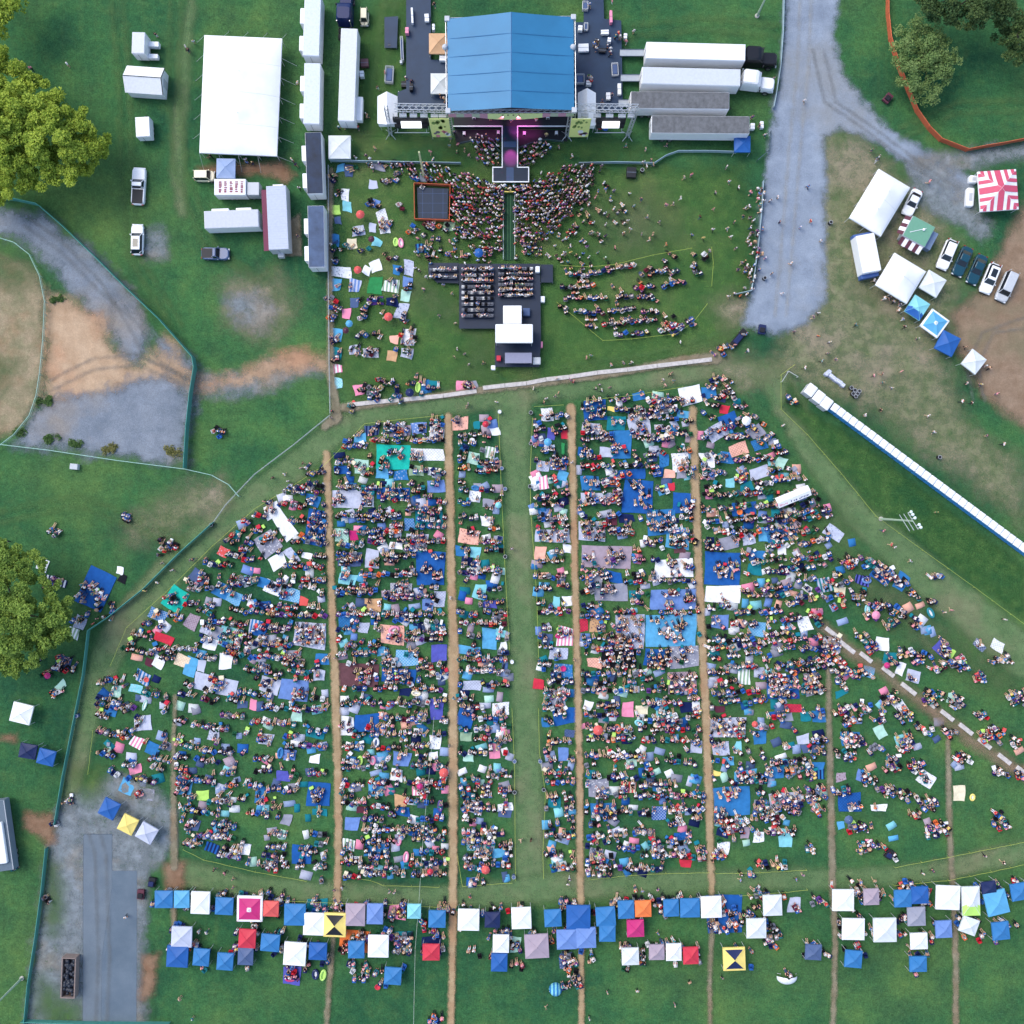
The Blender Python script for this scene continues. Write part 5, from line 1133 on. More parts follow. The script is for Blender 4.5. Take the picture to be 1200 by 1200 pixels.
    t = thing('pipe_frame', 'bent silver pipe frame at the upper tip of the grass bank', 'frame', 922, 436); mb = MB(); mb.bar((0,0,0),(0,0,1.1),.05); mb.bar((0,0,1.1),(1.5,-.9,1.1),.05); mb.bar((1.5,-.9,0),(1.5,-.9,1.1),.05); mb.bar((0,0,1.1),(-1.0,-1.6,1.0),.05); mb.bar((-1,-1.6,0),(-1,-1.6,1.0),.05); mb.obj('pipe', pm('silver'), t)
    t = thing('utility_box', 'small grey utility box on the grass under the wire fence', 'utility box', 89, 547, 5); mb = MB(); mb.bevbox(-.6,.6,-.45,.45,0,.9,.05); mb.obj('cabinet', pm('silver'), t); mb = MB(); mb.box(-.5,.5,-.47,-.45,.1,.8); mb.obj('door', pm('grey'), t)
    for lab, px, py, w, d, c in (('white storage box at the left corner of the striped canopy', 1141, 210, 10, 9, 'white'), ('white boat-like tank beside the striped canopy', 1137, 231, 9, 22, 'white')):
        t = thing('storage_tank', lab, 'tank', px, py, 4, h=.8); mb = MB(); mb.bevbox(-w*S/2, w*S/2, -d*S/2, d*S/2, 0, .95, .3); mb.obj('tank_body', pm(c), t); mb = MB(); mb.box(-w*S*.2, w*S*.2, -d*S*.2, d*S*.2, .955, 1.0); mb.obj('hatch', pm('silver'), t)
    # roadside cart
    for lab, px, py, c, rt in (('maroon utility cart at the edge of the gravel branch road', 1040.5, 115, 'maroon', 40), ('black cart with red load near the asphalt drive', 165, 1048, 'maroon', 5), ('long black trailer cart where the lawn meets the gravel road', 866, 396, 'black', 40), ('dark cart standing on the gravel near the lawn corner', 893, 386, 'navy', 10),
                               ('heap of black gear on the sparse right-hand slope', 1042, 1001, 'black', 30), ('black stack of bins beside the canopy line', 178, 1034, 'black', 10)):
        t = thing('utility_cart', lab, 'cart', px, py, rt, h=.6); l = 1.6 if 'long' in lab else .75
        mb = MB(); mb.bevbox(-.55,.55,-l,l,.35,.8,.1); mb.obj('cart_body', pm(c), t); mb = MB(); mb.bevbox(-.4,.4,-l*.7,l*.3,.8,1.1,.1); mb.obj('cart_load', pm('black' if c != 'black' else 'navy'), t); wheels(t, (-.5,.5), (-l*.6,l*.6), .25, .15)
# ------------------------------------------------------------------ mats, tarps and blankets: x,y,w,h,turn,colour,people
MAT_ROWS = '''206,702,24,28,35,turquoise,1;260,692,18,17,25,blue,1;275,700,18,15,25,sky,1;261,648,12,11,25,coral,0;232,677,19,17,42,slate,1;192,748,24,9,20,red,0;184,720,19,13,28,blue,1;265,776,16,17,5,white,0;254,802,50,20,12,lilac,1;214,774,16,14,15,cream,0
224,781,13,20,20,sky,0;236,780,9,13,15,lilac,0;243,736,16,17,25,lilac,1;253,741,13,15,22,grey,0;271,747,28,24,15,aqua,2;246,755,17,13,20,white,1;225,729,14,17,25,mauve,0;186,776,14,15,30,white,0;175,776,10,10,25,maroon,0;168,794,17,14,20,blue,1;160,807,16,11,15,aqua,0;136,810,13,13,10,mint,1
299,735,14,20,10,blue,1;168,847,21,16,-8,lilac,1;161,869,13,12,30,pink,0;179,876,17,14,22,blue,0;251,862,13,13,10,lilac,1;129,834,15,8,20,blue,0;296,826,9,13,12,pink,0;286,825,12,10,10,slate,1;112,690,33,44,26,royal,1;141,669,10,9,15,white,0;144,679,8,10,25,black,0;94,729,13,13,25,lilac,1;87,742,12,11,22,sage,0;74,777,18,17,12,slate,2;71,804,13,8,-35,mint,0;50,661,14,14,20,white,0;66,681,27,11,15,navy,1
331,612,15,43,-32,white,0;314,637,24,26,-32,grey,1;326,658,19,14,-30,white,0;342,652,10,20,-35,lilac,1;371,618,24,40,14,royal,2;360,651,13,8,20,white,0;310,684,15,12,25,blue,0;320,688,20,15,25,white,1;341,697,22,15,14,sky,1;357,705,10,10,10,coral,0;321,714,10,9,8,orange,0;305,736,15,16,15,royal,1;363,744,37,28,6,lilac,2;377,772,16,12,3,blue,1;343,770,20,17,8,grey,2;309,782,16,11,12,periwinkle,2;375,791,14,14,5,lilac,1
317,804,23,17,14,lilac,1;345,809,34,25,6,periwinkle,1;348,840,12,13,6,mint,0;370,860,22,10,3,teal,1;311,866,17,12,10,lilac,2;339,885,14,13,8,periwinkle,1;369,889,11,9,3,white,0;400,628,16,16,3,mint,1;415,628,9,11,2,magenta,0;441,629,18,15,2,royal,2;464,622,14,15,2,lilac,2;464,639,14,9,5,white,0;502,609,32,20,2,teal,2;480,615,13,14,2,blue,0;488,635,25,20,3,lilac,2;505,666,33,40,1,royal,1
436,654,16,20,3,lilac,1;409,655,28,15,2,slate,2;407,679,22,12,4,aqua,1;470,692,24,18,0,grey,2;437,709,18,15,4,tan,1;501,708,14,13,2,periwinkle,0;515,702,14,18,2,lilac,1;407,728,20,14,3,blue,0;427,735,12,12,4,lilac,0;460,744,28,22,4,peach,1;450,763,13,11,3,sky,1;477,771,25,19,-2,sky,1;515,765,20,20,1,violet,0;420,791,50,26,1,brown,1;467,792,42,16,3,royal,2
475,811,13,8,3,navy,0;512,831,15,24,1,violet,1;430,847,28,20,1,royal,1;407,851,17,24,2,white,1;511,869,14,16,3,white,1;509,885,11,8,2,white,0;471,889,20,16,8,periwinkle,1;571,611,14,10,5,white,1;550,629,25,15,5,peach,1;540,646,14,12,3,blue,1;557,648,12,12,2,aqua,0;562,693,16,17,12,aqua,1;574,708,14,8,2,violet,1;573,749,16,25,1,sky,0;586,742,11,9,4,aqua,0;590,757,8,9,8,white,0
549,762,26,11,4,sky,1;554,802,20,11,2,lilac,0;586,831,20,14,-3,white,1;546,841,20,20,18,royal,1;546,863,14,12,2,sage,0;580,880,13,18,-2,pink,1;549,888,12,9,3,mint,0;647,627,40,14,1,lilac,2;657,622,7,12,5,green,0;633,647,11,15,5,peach,0;665,643,11,10,2,white,0;664,705,12,11,2,white,0;652,706,9,12,8,aqua,0;663,746,18,22,5,pink,1;642,749,13,14,2,slate,1;655,766,22,12,3,lilac,1
660,786,20,17,2,blue,1;632,801,13,11,6,red,0;651,817,26,19,4,lilac,2;661,839,26,20,-6,royal,1;640,846,11,12,3,blue,1;667,860,12,10,3,slate,0;660,884,10,14,5,periwinkle,0;694,622,31,24,2,lilac,2;717,611,13,10,2,maroon,0;734,607,18,10,3,navy,0;774,612,34,28,-3,blue,2;794,630,26,26,4,sky,2;797,641,16,12,3,brown,0;710,653,57,27,3,mauve,1;790,666,45,20,-2,white,1;696,677,22,18,2,grey,2;719,676,20,13,3,royal,1
716,694,40,20,-2,grey,1;789,703,52,24,0,periwinkle,1;786,739,60,37,1,sky,1;737,740,33,38,2,lilac,2;722,751,16,16,3,maroon,2;726,772,40,20,1,black,2;684,733,10,13,1,red,0;700,732,18,16,1,tan,1;771,770,32,20,2,royal,2;802,770,33,24,-2,grey,1;696,777,15,11,2,peach,1;799,801,35,25,1,mauve,2;690,826,10,10,20,white,0;735,831,14,16,3,pink,0;751,831,14,11,4,cream,0;804,829,14,12,1,navy,0;815,829,10,14,1,white,1
780,842,25,18,3,aqua,2;739,894,11,12,-8,mint,1;816,874,15,14,3,lilac,1;831,634,10,10,6,navy,1;855,635,22,15,-10,grey,1;877,630,15,14,-12,lilac,1;895,627,11,16,-5,sky,1;847,666,41,37,1,royal,1;847,696,41,21,2,white,0;884,667,16,12,2,teal,0;887,650,18,12,4,blue,1;844,729,21,16,2,periwinkle,1;887,737,18,16,4,sky,1;872,792,13,18,4,sage,0;852,852,44,22,1,lilac,2;845,877,20,17,2,lilac,1;890,864,16,14,-5,blue,1
865,874,8,10,2,aqua,0;844,831,13,7,-4,maroon,0;852,892,14,9,2,sky,1;916,626,34,16,-6,blue,2;915,645,10,9,-5,white,0;976,625,22,13,32,lilac,0;966,686,17,18,-14,teal,1;984,694,13,12,4,cream,1;946,689,12,10,30,white,1;942,731,14,17,-20,white,0;1034,673,24,18,38,royal,2;1056,681,14,18,30,blue,0;1059,681,7,10,32,black,0;1010,680,15,11,14,violet,1;1034,754,15,15,3,white,0;1169,757,15,11,30,white,0;1147,757,15,9,38,slate,1;1104,759,20,14,40,violet,2;1115,766,8,9,40,lime,0
975,756,22,18,4,lilac,2;1042,772,15,14,10,teal,1;917,805,38,27,-3,royal,2;912,803,23,20,-3,lilac,2;951,801,18,26,-6,grey,2;1017,787,13,12,12,sky,1;1070,792,15,13,20,lilac,1;1055,784,9,15,22,white,0;1114,817,8,14,3,mint,0;1056,829,11,18,-35,white,0;986,812,16,7,-20,teal,0;930,830,20,8,-4,red,1;944,839,14,12,-4,teal,1;959,840,15,13,-4,blue,1;924,840,10,10,-2,grey,0;1031,857,10,13,-25,mint,0;1059,869,18,17,-10,aqua,2;996,866,20,17,-5,blue,2
950,877,22,11,-3,slate,1;941,866,14,10,-3,lilac,0;1044,892,12,10,4,teal,1;955,898,22,10,-3,blue,1;400,319,24,12,3,white,0;429,317,8,9,22,white,0;440,312,14,14,-20,white,0;465,316,10,10,5,blue,0;479,314,12,17,4,lilac,0;394,334,12,13,2,sky,1;416,335,13,13,6,periwinkle,1;440,334,16,19,4,green,0;458,335,18,14,6,sage,1;477,331,10,13,3,periwinkle,0;475,347,12,11,6,mint,0;416,355,10,11,3,slate,1;460,354,13,10,3,navy,0;440,353,20,9,-4,purple,1
405,368,10,11,4,pink,0;471,364,13,18,18,lilac,0;394,392,12,15,4,sky,1;462,398,11,10,4,peach,0;478,395,15,20,4,white,2;417,410,13,11,4,lilac,1;435,413,18,9,5,grey,1;460,417,12,12,3,tan,0;477,414,12,10,12,lilac,1;394,414,12,14,3,teal,1;396,432,12,10,-6,pink,0;396,449,11,12,2,aqua,0;421,457,12,13,-6,pink,1;499,453,12,15,-4,blue,1;509,451,11,10,-8,teal,0;541,452,12,11,-5,pink,1;554,452,12,11,-4,grey,1
399,197,8,9,3,sky,0;409,200,10,13,5,slate,1;444,196,13,10,3,grey,1;438,217,9,9,3,lilac,0;404,228,10,14,3,white,0;407,242,12,12,4,aqua,0;394,246,12,12,-10,lime,0;396,258,7,10,4,slate,0;450,260,12,27,-14,white,1;437,267,10,10,3,lilac,0;420,271,14,11,-6,lilac,1;441,239,11,9,10,periwinkle,1;394,282,10,12,3,blue,0;412,286,12,11,4,cream,0;442,284,9,9,20,aqua,0;494,291,13,12,-3,blue,1;526,266,13,10,8,sage,0;504,262,10,10,3,pink,1
422,514,13,10,-12,sky,1;436,505,17,12,2,slate,1;465,504,30,15,3,mauve,2;492,501,19,14,-4,periwinkle,1;512,506,17,21,3,white,2;460,536,40,30,1,turquoise,1;470,557,15,12,2,blue,0;447,555,15,12,2,sky,0;424,546,19,16,3,mint,1;400,551,17,10,2,royal,1;501,533,40,15,3,white,1;488,552,20,12,2,sage,1;511,569,20,14,-3,periwinkle,1;408,585,35,20,-2,lilac,1;432,582,13,23,3,white,2;461,579,38,16,2,royal,2;540,496,19,15,-4,peach,1
559,499,8,10,2,teal,0;580,506,12,9,-15,white,0;555,537,12,12,8,mint,1;574,530,12,14,12,sage,0;557,582,13,13,14,white,1;572,590,13,8,3,grey,0;367,586,18,12,15,blue,1;319,598,17,15,-25,white,1;641,485,16,16,-3,white,1;646,509,12,13,5,violet,1;662,509,9,11,3,red,0;660,526,6,14,2,green,0;637,545,15,12,3,lilac,1;655,543,20,14,2,periwinkle,2;659,557,12,11,15,sky,0;637,565,9,15,-4,pink,0
697,480,26,26,-3,royal,2;716,479,8,5,-3,yellow,0;749,465,14,10,-8,blue,1;809,464,25,20,-12,white,1;830,460,17,13,-10,blue,1;779,476,22,17,-8,lilac,2;747,485,21,15,-3,grey,2;749,499,26,22,-10,lilac,1;722,496,22,16,-4,teal,1;729,521,24,34,1,blue,1;801,485,14,9,2,sky,1;692,502,22,10,2,lilac,2;711,530,15,12,3,lilac,0;687,530,18,10,5,royal,2;778,540,12,15,-5,blue,0;796,541,19,22,-5,white,1;784,555,12,10,3,peach,0;798,554,11,11,-4,grey,1
747,582,34,38,2,royal,1;740,555,32,11,-2,royal,1;691,567,22,17,-2,blue,1;716,565,17,12,3,slate,2;705,584,50,13,1,lilac,2;788,570,7,10,-3,red,0;798,590,22,24,3,royal,1;839,506,24,17,-28,lilac,1;854,494,22,18,-28,royal,1;849,479,10,9,3,red,0;885,506,17,15,-32,grey,1;890,521,17,14,-16,blue,1;866,526,20,13,-16,peach,0;851,536,16,12,3,blue,1;829,540,17,17,-2,white,1;830,555,18,13,3,mauve,2;890,554,22,11,-16,lilac,0;855,565,12,10,-2,aqua,0
875,571,17,11,-18,teal,1;871,596,28,14,-5,royal,1;915,542,12,12,24,mint,0;172,931,19,15,5,grey,1;217,922,18,17,10,sky,2;237,932,14,12,-4,lime,0;259,971,18,15,4,sky,2;250,994,17,12,20,royal,0;285,995,15,13,12,white,1;272,1001,13,9,15,lilac,1;158,902,14,10,-8,pink,0;227,967,15,13,12,slate,1;149,922,16,15,28,sky,0;374,931,27,29,2,royal,1;375,951,16,9,2,teal,1;332,908,14,12,3,violet,0;305,932,12,18,6,blue,2;337,960,12,12,14,grey,0
354,1001,24,21,4,royal,1;319,1010,15,17,6,lilac,2;465,907,15,14,8,white,1;469,938,13,12,2,tan,0;412,965,18,16,6,periwinkle,0;492,924,17,16,3,pink,2;441,927,18,14,4,sky,2;442,994,28,20,2,blue,2;409,991,13,15,2,sage,1;472,951,16,9,2,royal,1;425,949,13,6,2,maroon,1;555,945,20,14,5,lilac,2;592,946,17,10,-5,white,1;592,953,15,7,2,slate,1;585,999,15,12,2,sky,1;557,989,20,16,4,teal,2;650,940,14,13,2,teal,1
702,924,25,21,-1,grey,1;707,949,32,17,2,blue,2;735,922,17,15,4,cream,2;772,952,18,15,-2,royal,1;800,979,20,9,-6,royal,1;771,994,15,14,2,lilac,2;803,1011,14,10,4,red,0;755,974,24,7,2,maroon,2;772,924,14,8,2,blue,1;699,1000,14,13,3,grey,2;857,939,43,33,-3,blue,1;874,909,25,14,-3,sky,2;847,994,14,15,2,white,1;872,976,11,13,2,mauve,1;889,980,11,14,6,white,1;846,975,14,12,8,navy,1;891,945,18,15,3,grey,2;841,907,8,6,3,yellow,0
955,907,24,13,-2,blue,1;909,906,18,14,-3,blue,1;920,937,38,19,-5,lilac,2;920,981,16,21,5,aqua,1;986,910,12,10,-3,mauve,0;1010,909,13,13,25,periwinkle,1;1086,913,18,14,35,white,1;996,940,25,20,-3,royal,1;1030,947,18,7,-3,white,1;985,967,7,9,2,sky,0;1124,929,14,19,3,cream,0;931,1061,15,17,2,lilac,1;372,1060,24,14,2,teal,1;417,1102,36,26,4,orange,1;472,1104,19,26,1,teal,2;342,1143,19,20,1,violet,1;465,1068,20,16,3,pink,1;848,1070,42,44,-2,royal,1;663,1126,16,18,-2,slate,2;604,1107,10,17,3,mint,1;506,1108,24,22,0,navy,1;1082,1046,16,9,3,red,0;1128,1060,8,12,0,slate,0;360,1110,3,4,0,grey,0'''
MATS_IN = []
for row in MAT_ROWS.replace('\n', ';').split(';'):
    q = row.strip().split(',')
    if len(q) == 7: MATS_IN.append((float(q[0]), float(q[1]), float(q[2]), float(q[3]), float(q[4]), q[5], int(q[6])))
EDGES = [(204, 'left of the thin left path'), (386, 'left of the first long path'), (528, 'between first and second long paths'), (604, 'left of the grass aisle'), (673, 'right of the grass aisle'),
         (820, 'between third and fourth long paths'), (970, 'right of the fourth long path'), (1300, 'on the far right slope')]
def zone(px, py):
    if py < 465:
        if px < 490: return 'on the upper left lawn'
        if px < 640: return 'near the mixing platform'
        return 'on the front lawn'
    if py > 1042: return 'among the canopies'
    if px < 100 or (px < 150 and py < 700): return 'outside the mesh fence'
    for x, n in EDGES:
        if px < x: return n
def third(py): return 'front' if py < 650 else 'midway' if py < 840 else 'back'

def make_mats():
    rng = random.Random(3); infos = []
    for (x, y, w, h, rot, c, n) in MATS_IN:
        a = w*h; size = 'large' if a > 560 else 'small' if a < 170 else 'medium'; kind = 'tarp' if a > 560 else 'blanket'
        if c in ('lilac', 'grey', 'mauve', 'white', 'peach') and a > 120: style = rng.choice(['patterned', 'plain', 'plain', 'plain', 'checked', 'patterned'])
        elif c in ('pink', 'sage'): style = rng.choice(['striped', 'plain'])
        elif kind == 'blanket': style = rng.choice(['plain']*7 + ['striped', 'patterned', 'checked'])
        else: style = 'plain'
        if (x, y) in ((847,696), (790,666), (254,802), (331,612)): style = 'plain'
        infos.append(dict(x=x, y=y, w=w, h=h, rot=rot, c=c, n=n, size=size, kind=kind, style=style, z=zone(x, y), t=third(y)))
    sm = sorted([i for i in infos if i['kind'] == 'blanket'], key=lambda i: i['w']*i['h']); spare = sm[:max(0, len(sm)-300)]
    for i in spare: i['spare'] = True
    allinfos = infos; infos = [i for i in infos if not i.get('spare')]; bulkV, bulkL, bulkT, bulkC, boff = [], [], [], [], 0
    def key(i): return ' '.join([i['size'] if i['size'] != 'medium' else '', i['style'] if i['style'] != 'plain' else '', nice(i['c']), i['kind']]).split()
    cnt = {}
    for i in infos: i['nm'] = ' '.join(key(i)); cnt.setdefault((i['nm'], i['z']), []).append(i)
    single = {}
    for i in infos: single.setdefault(i['nm'], []).append(i)
    for (nm, z), g in cnt.items():
        g.sort(key=lambda i: (i['y'], i['x']))
        for k, i in enumerate(g):
            if len(g) == 1: i['lab'] = '%s %s' % (nm, z)
            elif len(g) == 2: i['lab'] = '%s of two %ss %s' % ('upper' if k == 0 else 'lower', nm, z)
            else: i['lab'] = '%s of %s %ss from the stage, %s' % (ordn(k+1), len(g), nm, z)
            occ = {0: 'empty', 1: 'partly filled', 2: 'crowded'}[i['n']]
            full = occ + ' ' + i['lab'] if len(g) == 1 else i['lab'] + ', ' + occ
            i['full'] = full if len(full.split()) <= 16 else i['lab']
            i['ref'] = nm if len(single[nm]) == 1 else ('%s %s' % (nm, z) if len(g) == 1 else None)
    for i in allinfos:
        k = S; hx, hy = i['w']*k/2, i['h']*k/2; nx, ny = max(4, int(hx*2/.5)), max(4, int(hy*2/.5)); r2 = random.Random(int(i['x']*7+i['y']))
        ph = [r2.uniform(0, 6) for _ in range(4)]; amp = .05 if i['kind'] == 'blanket' else .045
        cj = [(r2.uniform(-.22,.22), r2.uniform(-.22,.22)) for _ in range(4)]
        V = []; 
        for b in range(ny+1):
            for a in range(nx+1):
                u, v = a/nx, b/ny
                jx = (cj[0][0]*(1-u)*(1-v) + cj[1][0]*u*(1-v) + cj[2][0]*u*v + cj[3][0]*(1-u)*v); jy = (cj[0][1]*(1-u)*(1-v) + cj[1][1]*u*(1-v) + cj[2][1]*u*v + cj[3][1]*(1-u)*v)
                X, Y = -hx + 2*hx*u + jx + .05*math.sin(5*v+ph[0]), -hy + 2*hy*v + jy + .05*math.sin(5*u+ph[1])
                V.append((X, Y, .11 + amp*math.sin(2.3*X+ph[2]+.8*Y)*math.sin(1.9*Y+ph[3]) + r2.uniform(-.012,.012)))
        mb = MB(); mb.add(V, [(b*(nx+1)+a, b*(nx+1)+a+1, (b+1)*(nx+1)+a+1, (b+1)*(nx+1)+a) for b in range(ny) for a in range(nx)])
        rim = [a for a in range(nx+1)] + [b*(nx+1)+nx for b in range(1, ny+1)] + [ny*(nx+1)+a for a in range(nx-1, -1, -1)] + [b*(nx+1) for b in range(ny-1, 0, -1)]
        m = len(rim); mb.add([V[q] for q in rim] + [(V[q][0], V[q][1], .01) for q in rim], [(q, m+q, m+(q+1) % m, (q+1) % m) for q in range(m)])
        if i.get('spare'):
            X, Y = P(i['x'], i['y']); t = -R(i['rot']); W = np.array(mb.v); U = W.copy(); U[:, 0] = W[:, 0]*math.cos(t)-W[:, 1]*math.sin(t)+X; U[:, 1] = W[:, 0]*math.sin(t)+W[:, 1]*math.cos(t)+Y
            bulkV.append(U); bulkL.append(np.array([q for f in mb.f for q in f])+boff); bulkT.append(np.array([len(f) for f in mb.f])); bulkC.append(np.tile(np.array(rgb(i['c'])), (len(mb.f), 1))); boff += len(U); i['ref'] = None; continue
        c2 = {'white': 'slate', 'lilac': 'slate', 'grey': 'white', 'mauve': 'maroon', 'peach': 'maroon', 'pink': 'white', 'sage': 'white', 'cream': 'coral'}.get(i['c'], r2.choice(['white', 'lilac', 'navy']))
        X, Y = P(i['x'], i['y']); lift = LIFT.setdefault('k', 0); LIFT['k'] = (lift + 1) % 9
        o = mb.obj('picnic_blanket' if i['kind'] == 'blanket' else 'ground_tarp', cloth(i['c'], i['style'], c2), None, (X, Y, .004*lift), -R(i['rot']), True)
        tag(o, i['full'], i['kind'], 'blankets and tarps spread on the slope')
    r5 = random.Random(77); n = 0
    while n < 620:
        poly, dn, bk = r5.choices(BLOCKS + [FAR], [9, 4, 10, 5, 4, 11, 9, .6, 5])[0]; x = r5.uniform(min(p[0] for p in poly), max(p[0] for p in poly)); y = r5.uniform(min(p[1] for p in poly), max(p[1] for p in poly))
        if not in_poly(x, y, poly) or r5.random() > dn + (bk-dn)*(y-480)/520 or any(abs(x-i['x']) < i['w']*.55+3 and abs(y-i['y']) < i['h']*.55+3 for i in allinfos): continue
        n += 1; a, b = r5.uniform(.45,.95), r5.uniform(.4,.8); tt = R(r5.gauss(0, 14)) + (0 if 380 < x < 830 else -R((380-x)*.07) if x < 380 else R((x-830)*.08)); X, Y = P(x, y)
        q = [(-a,-b),(0,-b*1.05),(a,-b*r5.uniform(.8,1.1)),(a*1.05,0),(a*r5.uniform(.85,1.1),b),(0,b*.95),(-a,b),(-a*.97,0)]; zz = [r5.uniform(.06,.13) for _ in q]
        q = [(X + u*math.cos(tt)-v*math.sin(tt), Y + u*math.sin(tt)+v*math.cos(tt)) for u, v in q]
        V = [(X, Y, .10)] + [(u, v, z) for (u, v), z in zip(q, zz)] + [(u, v, .005) for u, v in q]
        fs = [(0, 1+k, 1+(k+1) % 8) for k in range(8)] + [(1+k, 9+k, 9+(k+1) % 8, 1+(k+1) % 8) for k in range(8)]
        c = r5.choice(['white','lilac','grey','sky','blue','pale','slate','periwinkle','lilac','white','mauve','aqua','teal','pink','royal','navy','mint','haze','haze','peach'])
        bulkV.append(np.array(V)); bulkL.append(np.array([k for f in fs for k in f])+boff); bulkT.append(np.array([len(f) for f in fs])); bulkC.append(np.tile(np.array(rgb(c))*r5.uniform(.8,1.05), (len(fs), 1))); boff += len(V)
    me = raw_mesh('small_blankets', np.concatenate(bulkV), np.concatenate(bulkL), np.concatenate(bulkT)); tint(me, np.concatenate(bulkC)); me.materials.append(tint_mat()); o = bpy.data.objects.new('small_blankets', me); COL.objects.link(o); o['kind'] = 'stuff'; o['label'] = 'the smallest towels and blankets lying among the seats'
    return allinfos
LIFT = {}

# ------------------------------------------------------------------ people and chairs
def skin_body(name, J, E, sub):
    me = bpy.data.meshes.new(name); me.from_pydata([j[:3] for j in J], E and [tuple(e) for e in E], []); o = bpy.data.objects.new(name, me); COL.objects.link(o)
    md = o.modifiers.new('skin', 'SKIN'); sk = me.skin_vertices[0].data
    for v, j in zip(sk, J): v.radius = (j[3], j[4]) if len(j) > 4 else (j[3], j[3])
    sk[0].use_root = True
    if sub: s = o.modifiers.new('sub', 'SUBSURF'); s.levels = sub; s.render_levels = sub
    dg = bpy.context.evaluated_depsgraph_get(); dg.update(); ev = o.evaluated_get(dg); m2 = ev.to_mesh()
    V = np.empty(len(m2.vertices)*3, np.float32); m2.vertices.foreach_get('co', V); V = V.reshape(-1, 3).copy()
    tot = np.empty(len(m2.polygons), np.int32); m2.polygons.foreach_get('loop_total', tot); L = np.empty(len(m2.loops), np.int32); m2.loops.foreach_get('vertex_index', L)
    ev.to_mesh_clear(); bpy.data.objects.remove(o); bpy.data.meshes.remove(me); return V, L.copy(), tot.copy()
def pose(kind):
    """joints: x, y, z, radius ; regions by index"""
    if kind == 'stand': pz, lean, kn, an = .94, .0, [(-.1,.03,.5),(.1,.0,.5)], [(-.11,-.02,.08),(.11,.02,.08)]
    if kind == 'walk': pz, lean, kn, an = .93, .04, [(-.09,.20,.52),(.09,.06,.5)], [(-.09,.26,.09),(.09,-.32,.12)]
    if kind == 'chair': pz, lean, kn, an = .52, -.10, [(-.13,.46,.52),(.13,.46,.52)], [(-.13,.50,.09),(.13,.56,.09)]
    if kind == 'ground': pz, lean, kn, an = .22, -.10, [(-.15,.42,.46),(.15,.46,.34)], [(-.12,.70,.14),(.10,.82,.16)]
    if kind == 'legs_out': pz, lean, kn, an = .22, -.22, [(-.10,.48,.24),(.10,.48,.24)], [(-.13,.92,.20),(.12,.94,.20)]
    cz = pz + .45; c = (0, lean, cz)
    J = [(0,0,pz,.15,.12),(0,lean*.5,pz+.22,.14,.11),(0,lean,cz,.17,.12),(0,lean*1.1+.01,cz+.15,.06,.06),(0,lean*1.1+.03,cz+.24,.10,.11),(0,lean*1.1+.02,cz+.33,.085,.095)]
    E = [(0,1),(1,2),(2,3),(3,4),(4,5)]; reg = ['pants','shirt','shirt','skin','hair','hair']
    for k, s in enumerate((-1, 1)):
        b = len(J); up = kind in ('chair', 'ground', 'legs_out')
        arm = [(s*.21, lean, cz+.06), (s*.27, lean+(.08 if up else .0), cz-.22), (s*.19 if up else s*.26, lean+(.32 if up else .14*(s if kind == 'walk' else 1)), cz-.30 if up else cz-.46)]
        for p, r in zip(arm, (.075, .055, .045)): J.append((*p, r, r))
        E += [(2, b), (b, b+1), (b+1, b+2)]; reg += ['shirt', 'skin', 'skin']
        b = len(J); hip = (s*.11, .02, pz-.06); kx, ky, kz = kn[k]; ax, ay, az = an[k]
        for p, r in ((hip, .095), ((kx,ky,kz), .068), ((ax,ay,az), .05), ((ax,ay+.17,max(.05,az-.03) if kind not in ('legs_out',) else az+.1), .045)): J.append((*p, r, r))
        E += [(0, b), (b, b+1), (b+1, b+2), (b+2, b+3)]; reg += ['pants', 'pants', 'leg', 'shoe']
    return J, E, reg
TPL = {}
def template(kind, sub):
    if (kind, sub) in TPL: return TPL[(kind, sub)]
    J, E, reg = pose(kind); V, L, tot = skin_body('pose', J, E, sub)
    st = np.concatenate([[0], np.cumsum(tot)[:-1]]); cen = np.add.reduceat(V[L], st, axis=0) / tot[:, None]
    # the nearest bone decides what a face wears
    best = np.full(len(cen), 1e9); idx = np.zeros(len(cen), int); JJ = np.array([j[:3] for j in J])
    for a, b in E:
        d = JJ[b]-JJ[a]; t = np.clip(((cen-JJ[a]) @ d)/(d @ d), 0, 1); q = np.linalg.norm(cen-JJ[a]-t[:, None]*d, axis=1); k = q < best
        best[k] = q[k]; idx[k] = np.where(t[k] > .5, b, a)
    names = ['shirt','pants','skin','hair','leg','shoe']; R_ = np.array([names.index(reg[i]) for i in idx])
    # face: the front of the head is skin
    head = np.isin(idx, (4, 5)) & (cen[:, 1] > JJ[4][1] + .035) & (cen[:, 2] < JJ[4][2] + .06); R_[head] = 2
    TPL[(kind, sub)] = (V, L, tot, R_); return TPL[(kind, sub)]
SHIRT = dict(white=(236,236,240), black=(28,29,36), navy=(38,48,92), red=(206,52,62), pink=(236,150,168), blue=(70,128,196), teal=(40,140,150), yellow=(232,212,110), orange=(238,128,70), grey=(140,144,152), purple=(112,70,140), green=(66,136,84), tan=(205,170,140))
SW = dict(white=32, black=14, navy=10, red=4, pink=8, blue=10, teal=4, yellow=2, orange=2, grey=11, purple=3, green=2, tan=6)
PANTS = dict(dark=(28,30,40), denim=(66,84,122), khaki=(186,164,130), white=(226,226,230), black=(20,20,24))
HAIR = {'dark-haired': (44,34,30), 'brown-haired': (98,70,52), 'blond': (196,160,110), 'grey-haired': (165,160,158), 'white-hatted': (235,234,230), 'straw-hatted': (226,200,150), 'black-capped': (18,19,24), 'red-capped': (190,40,50)}
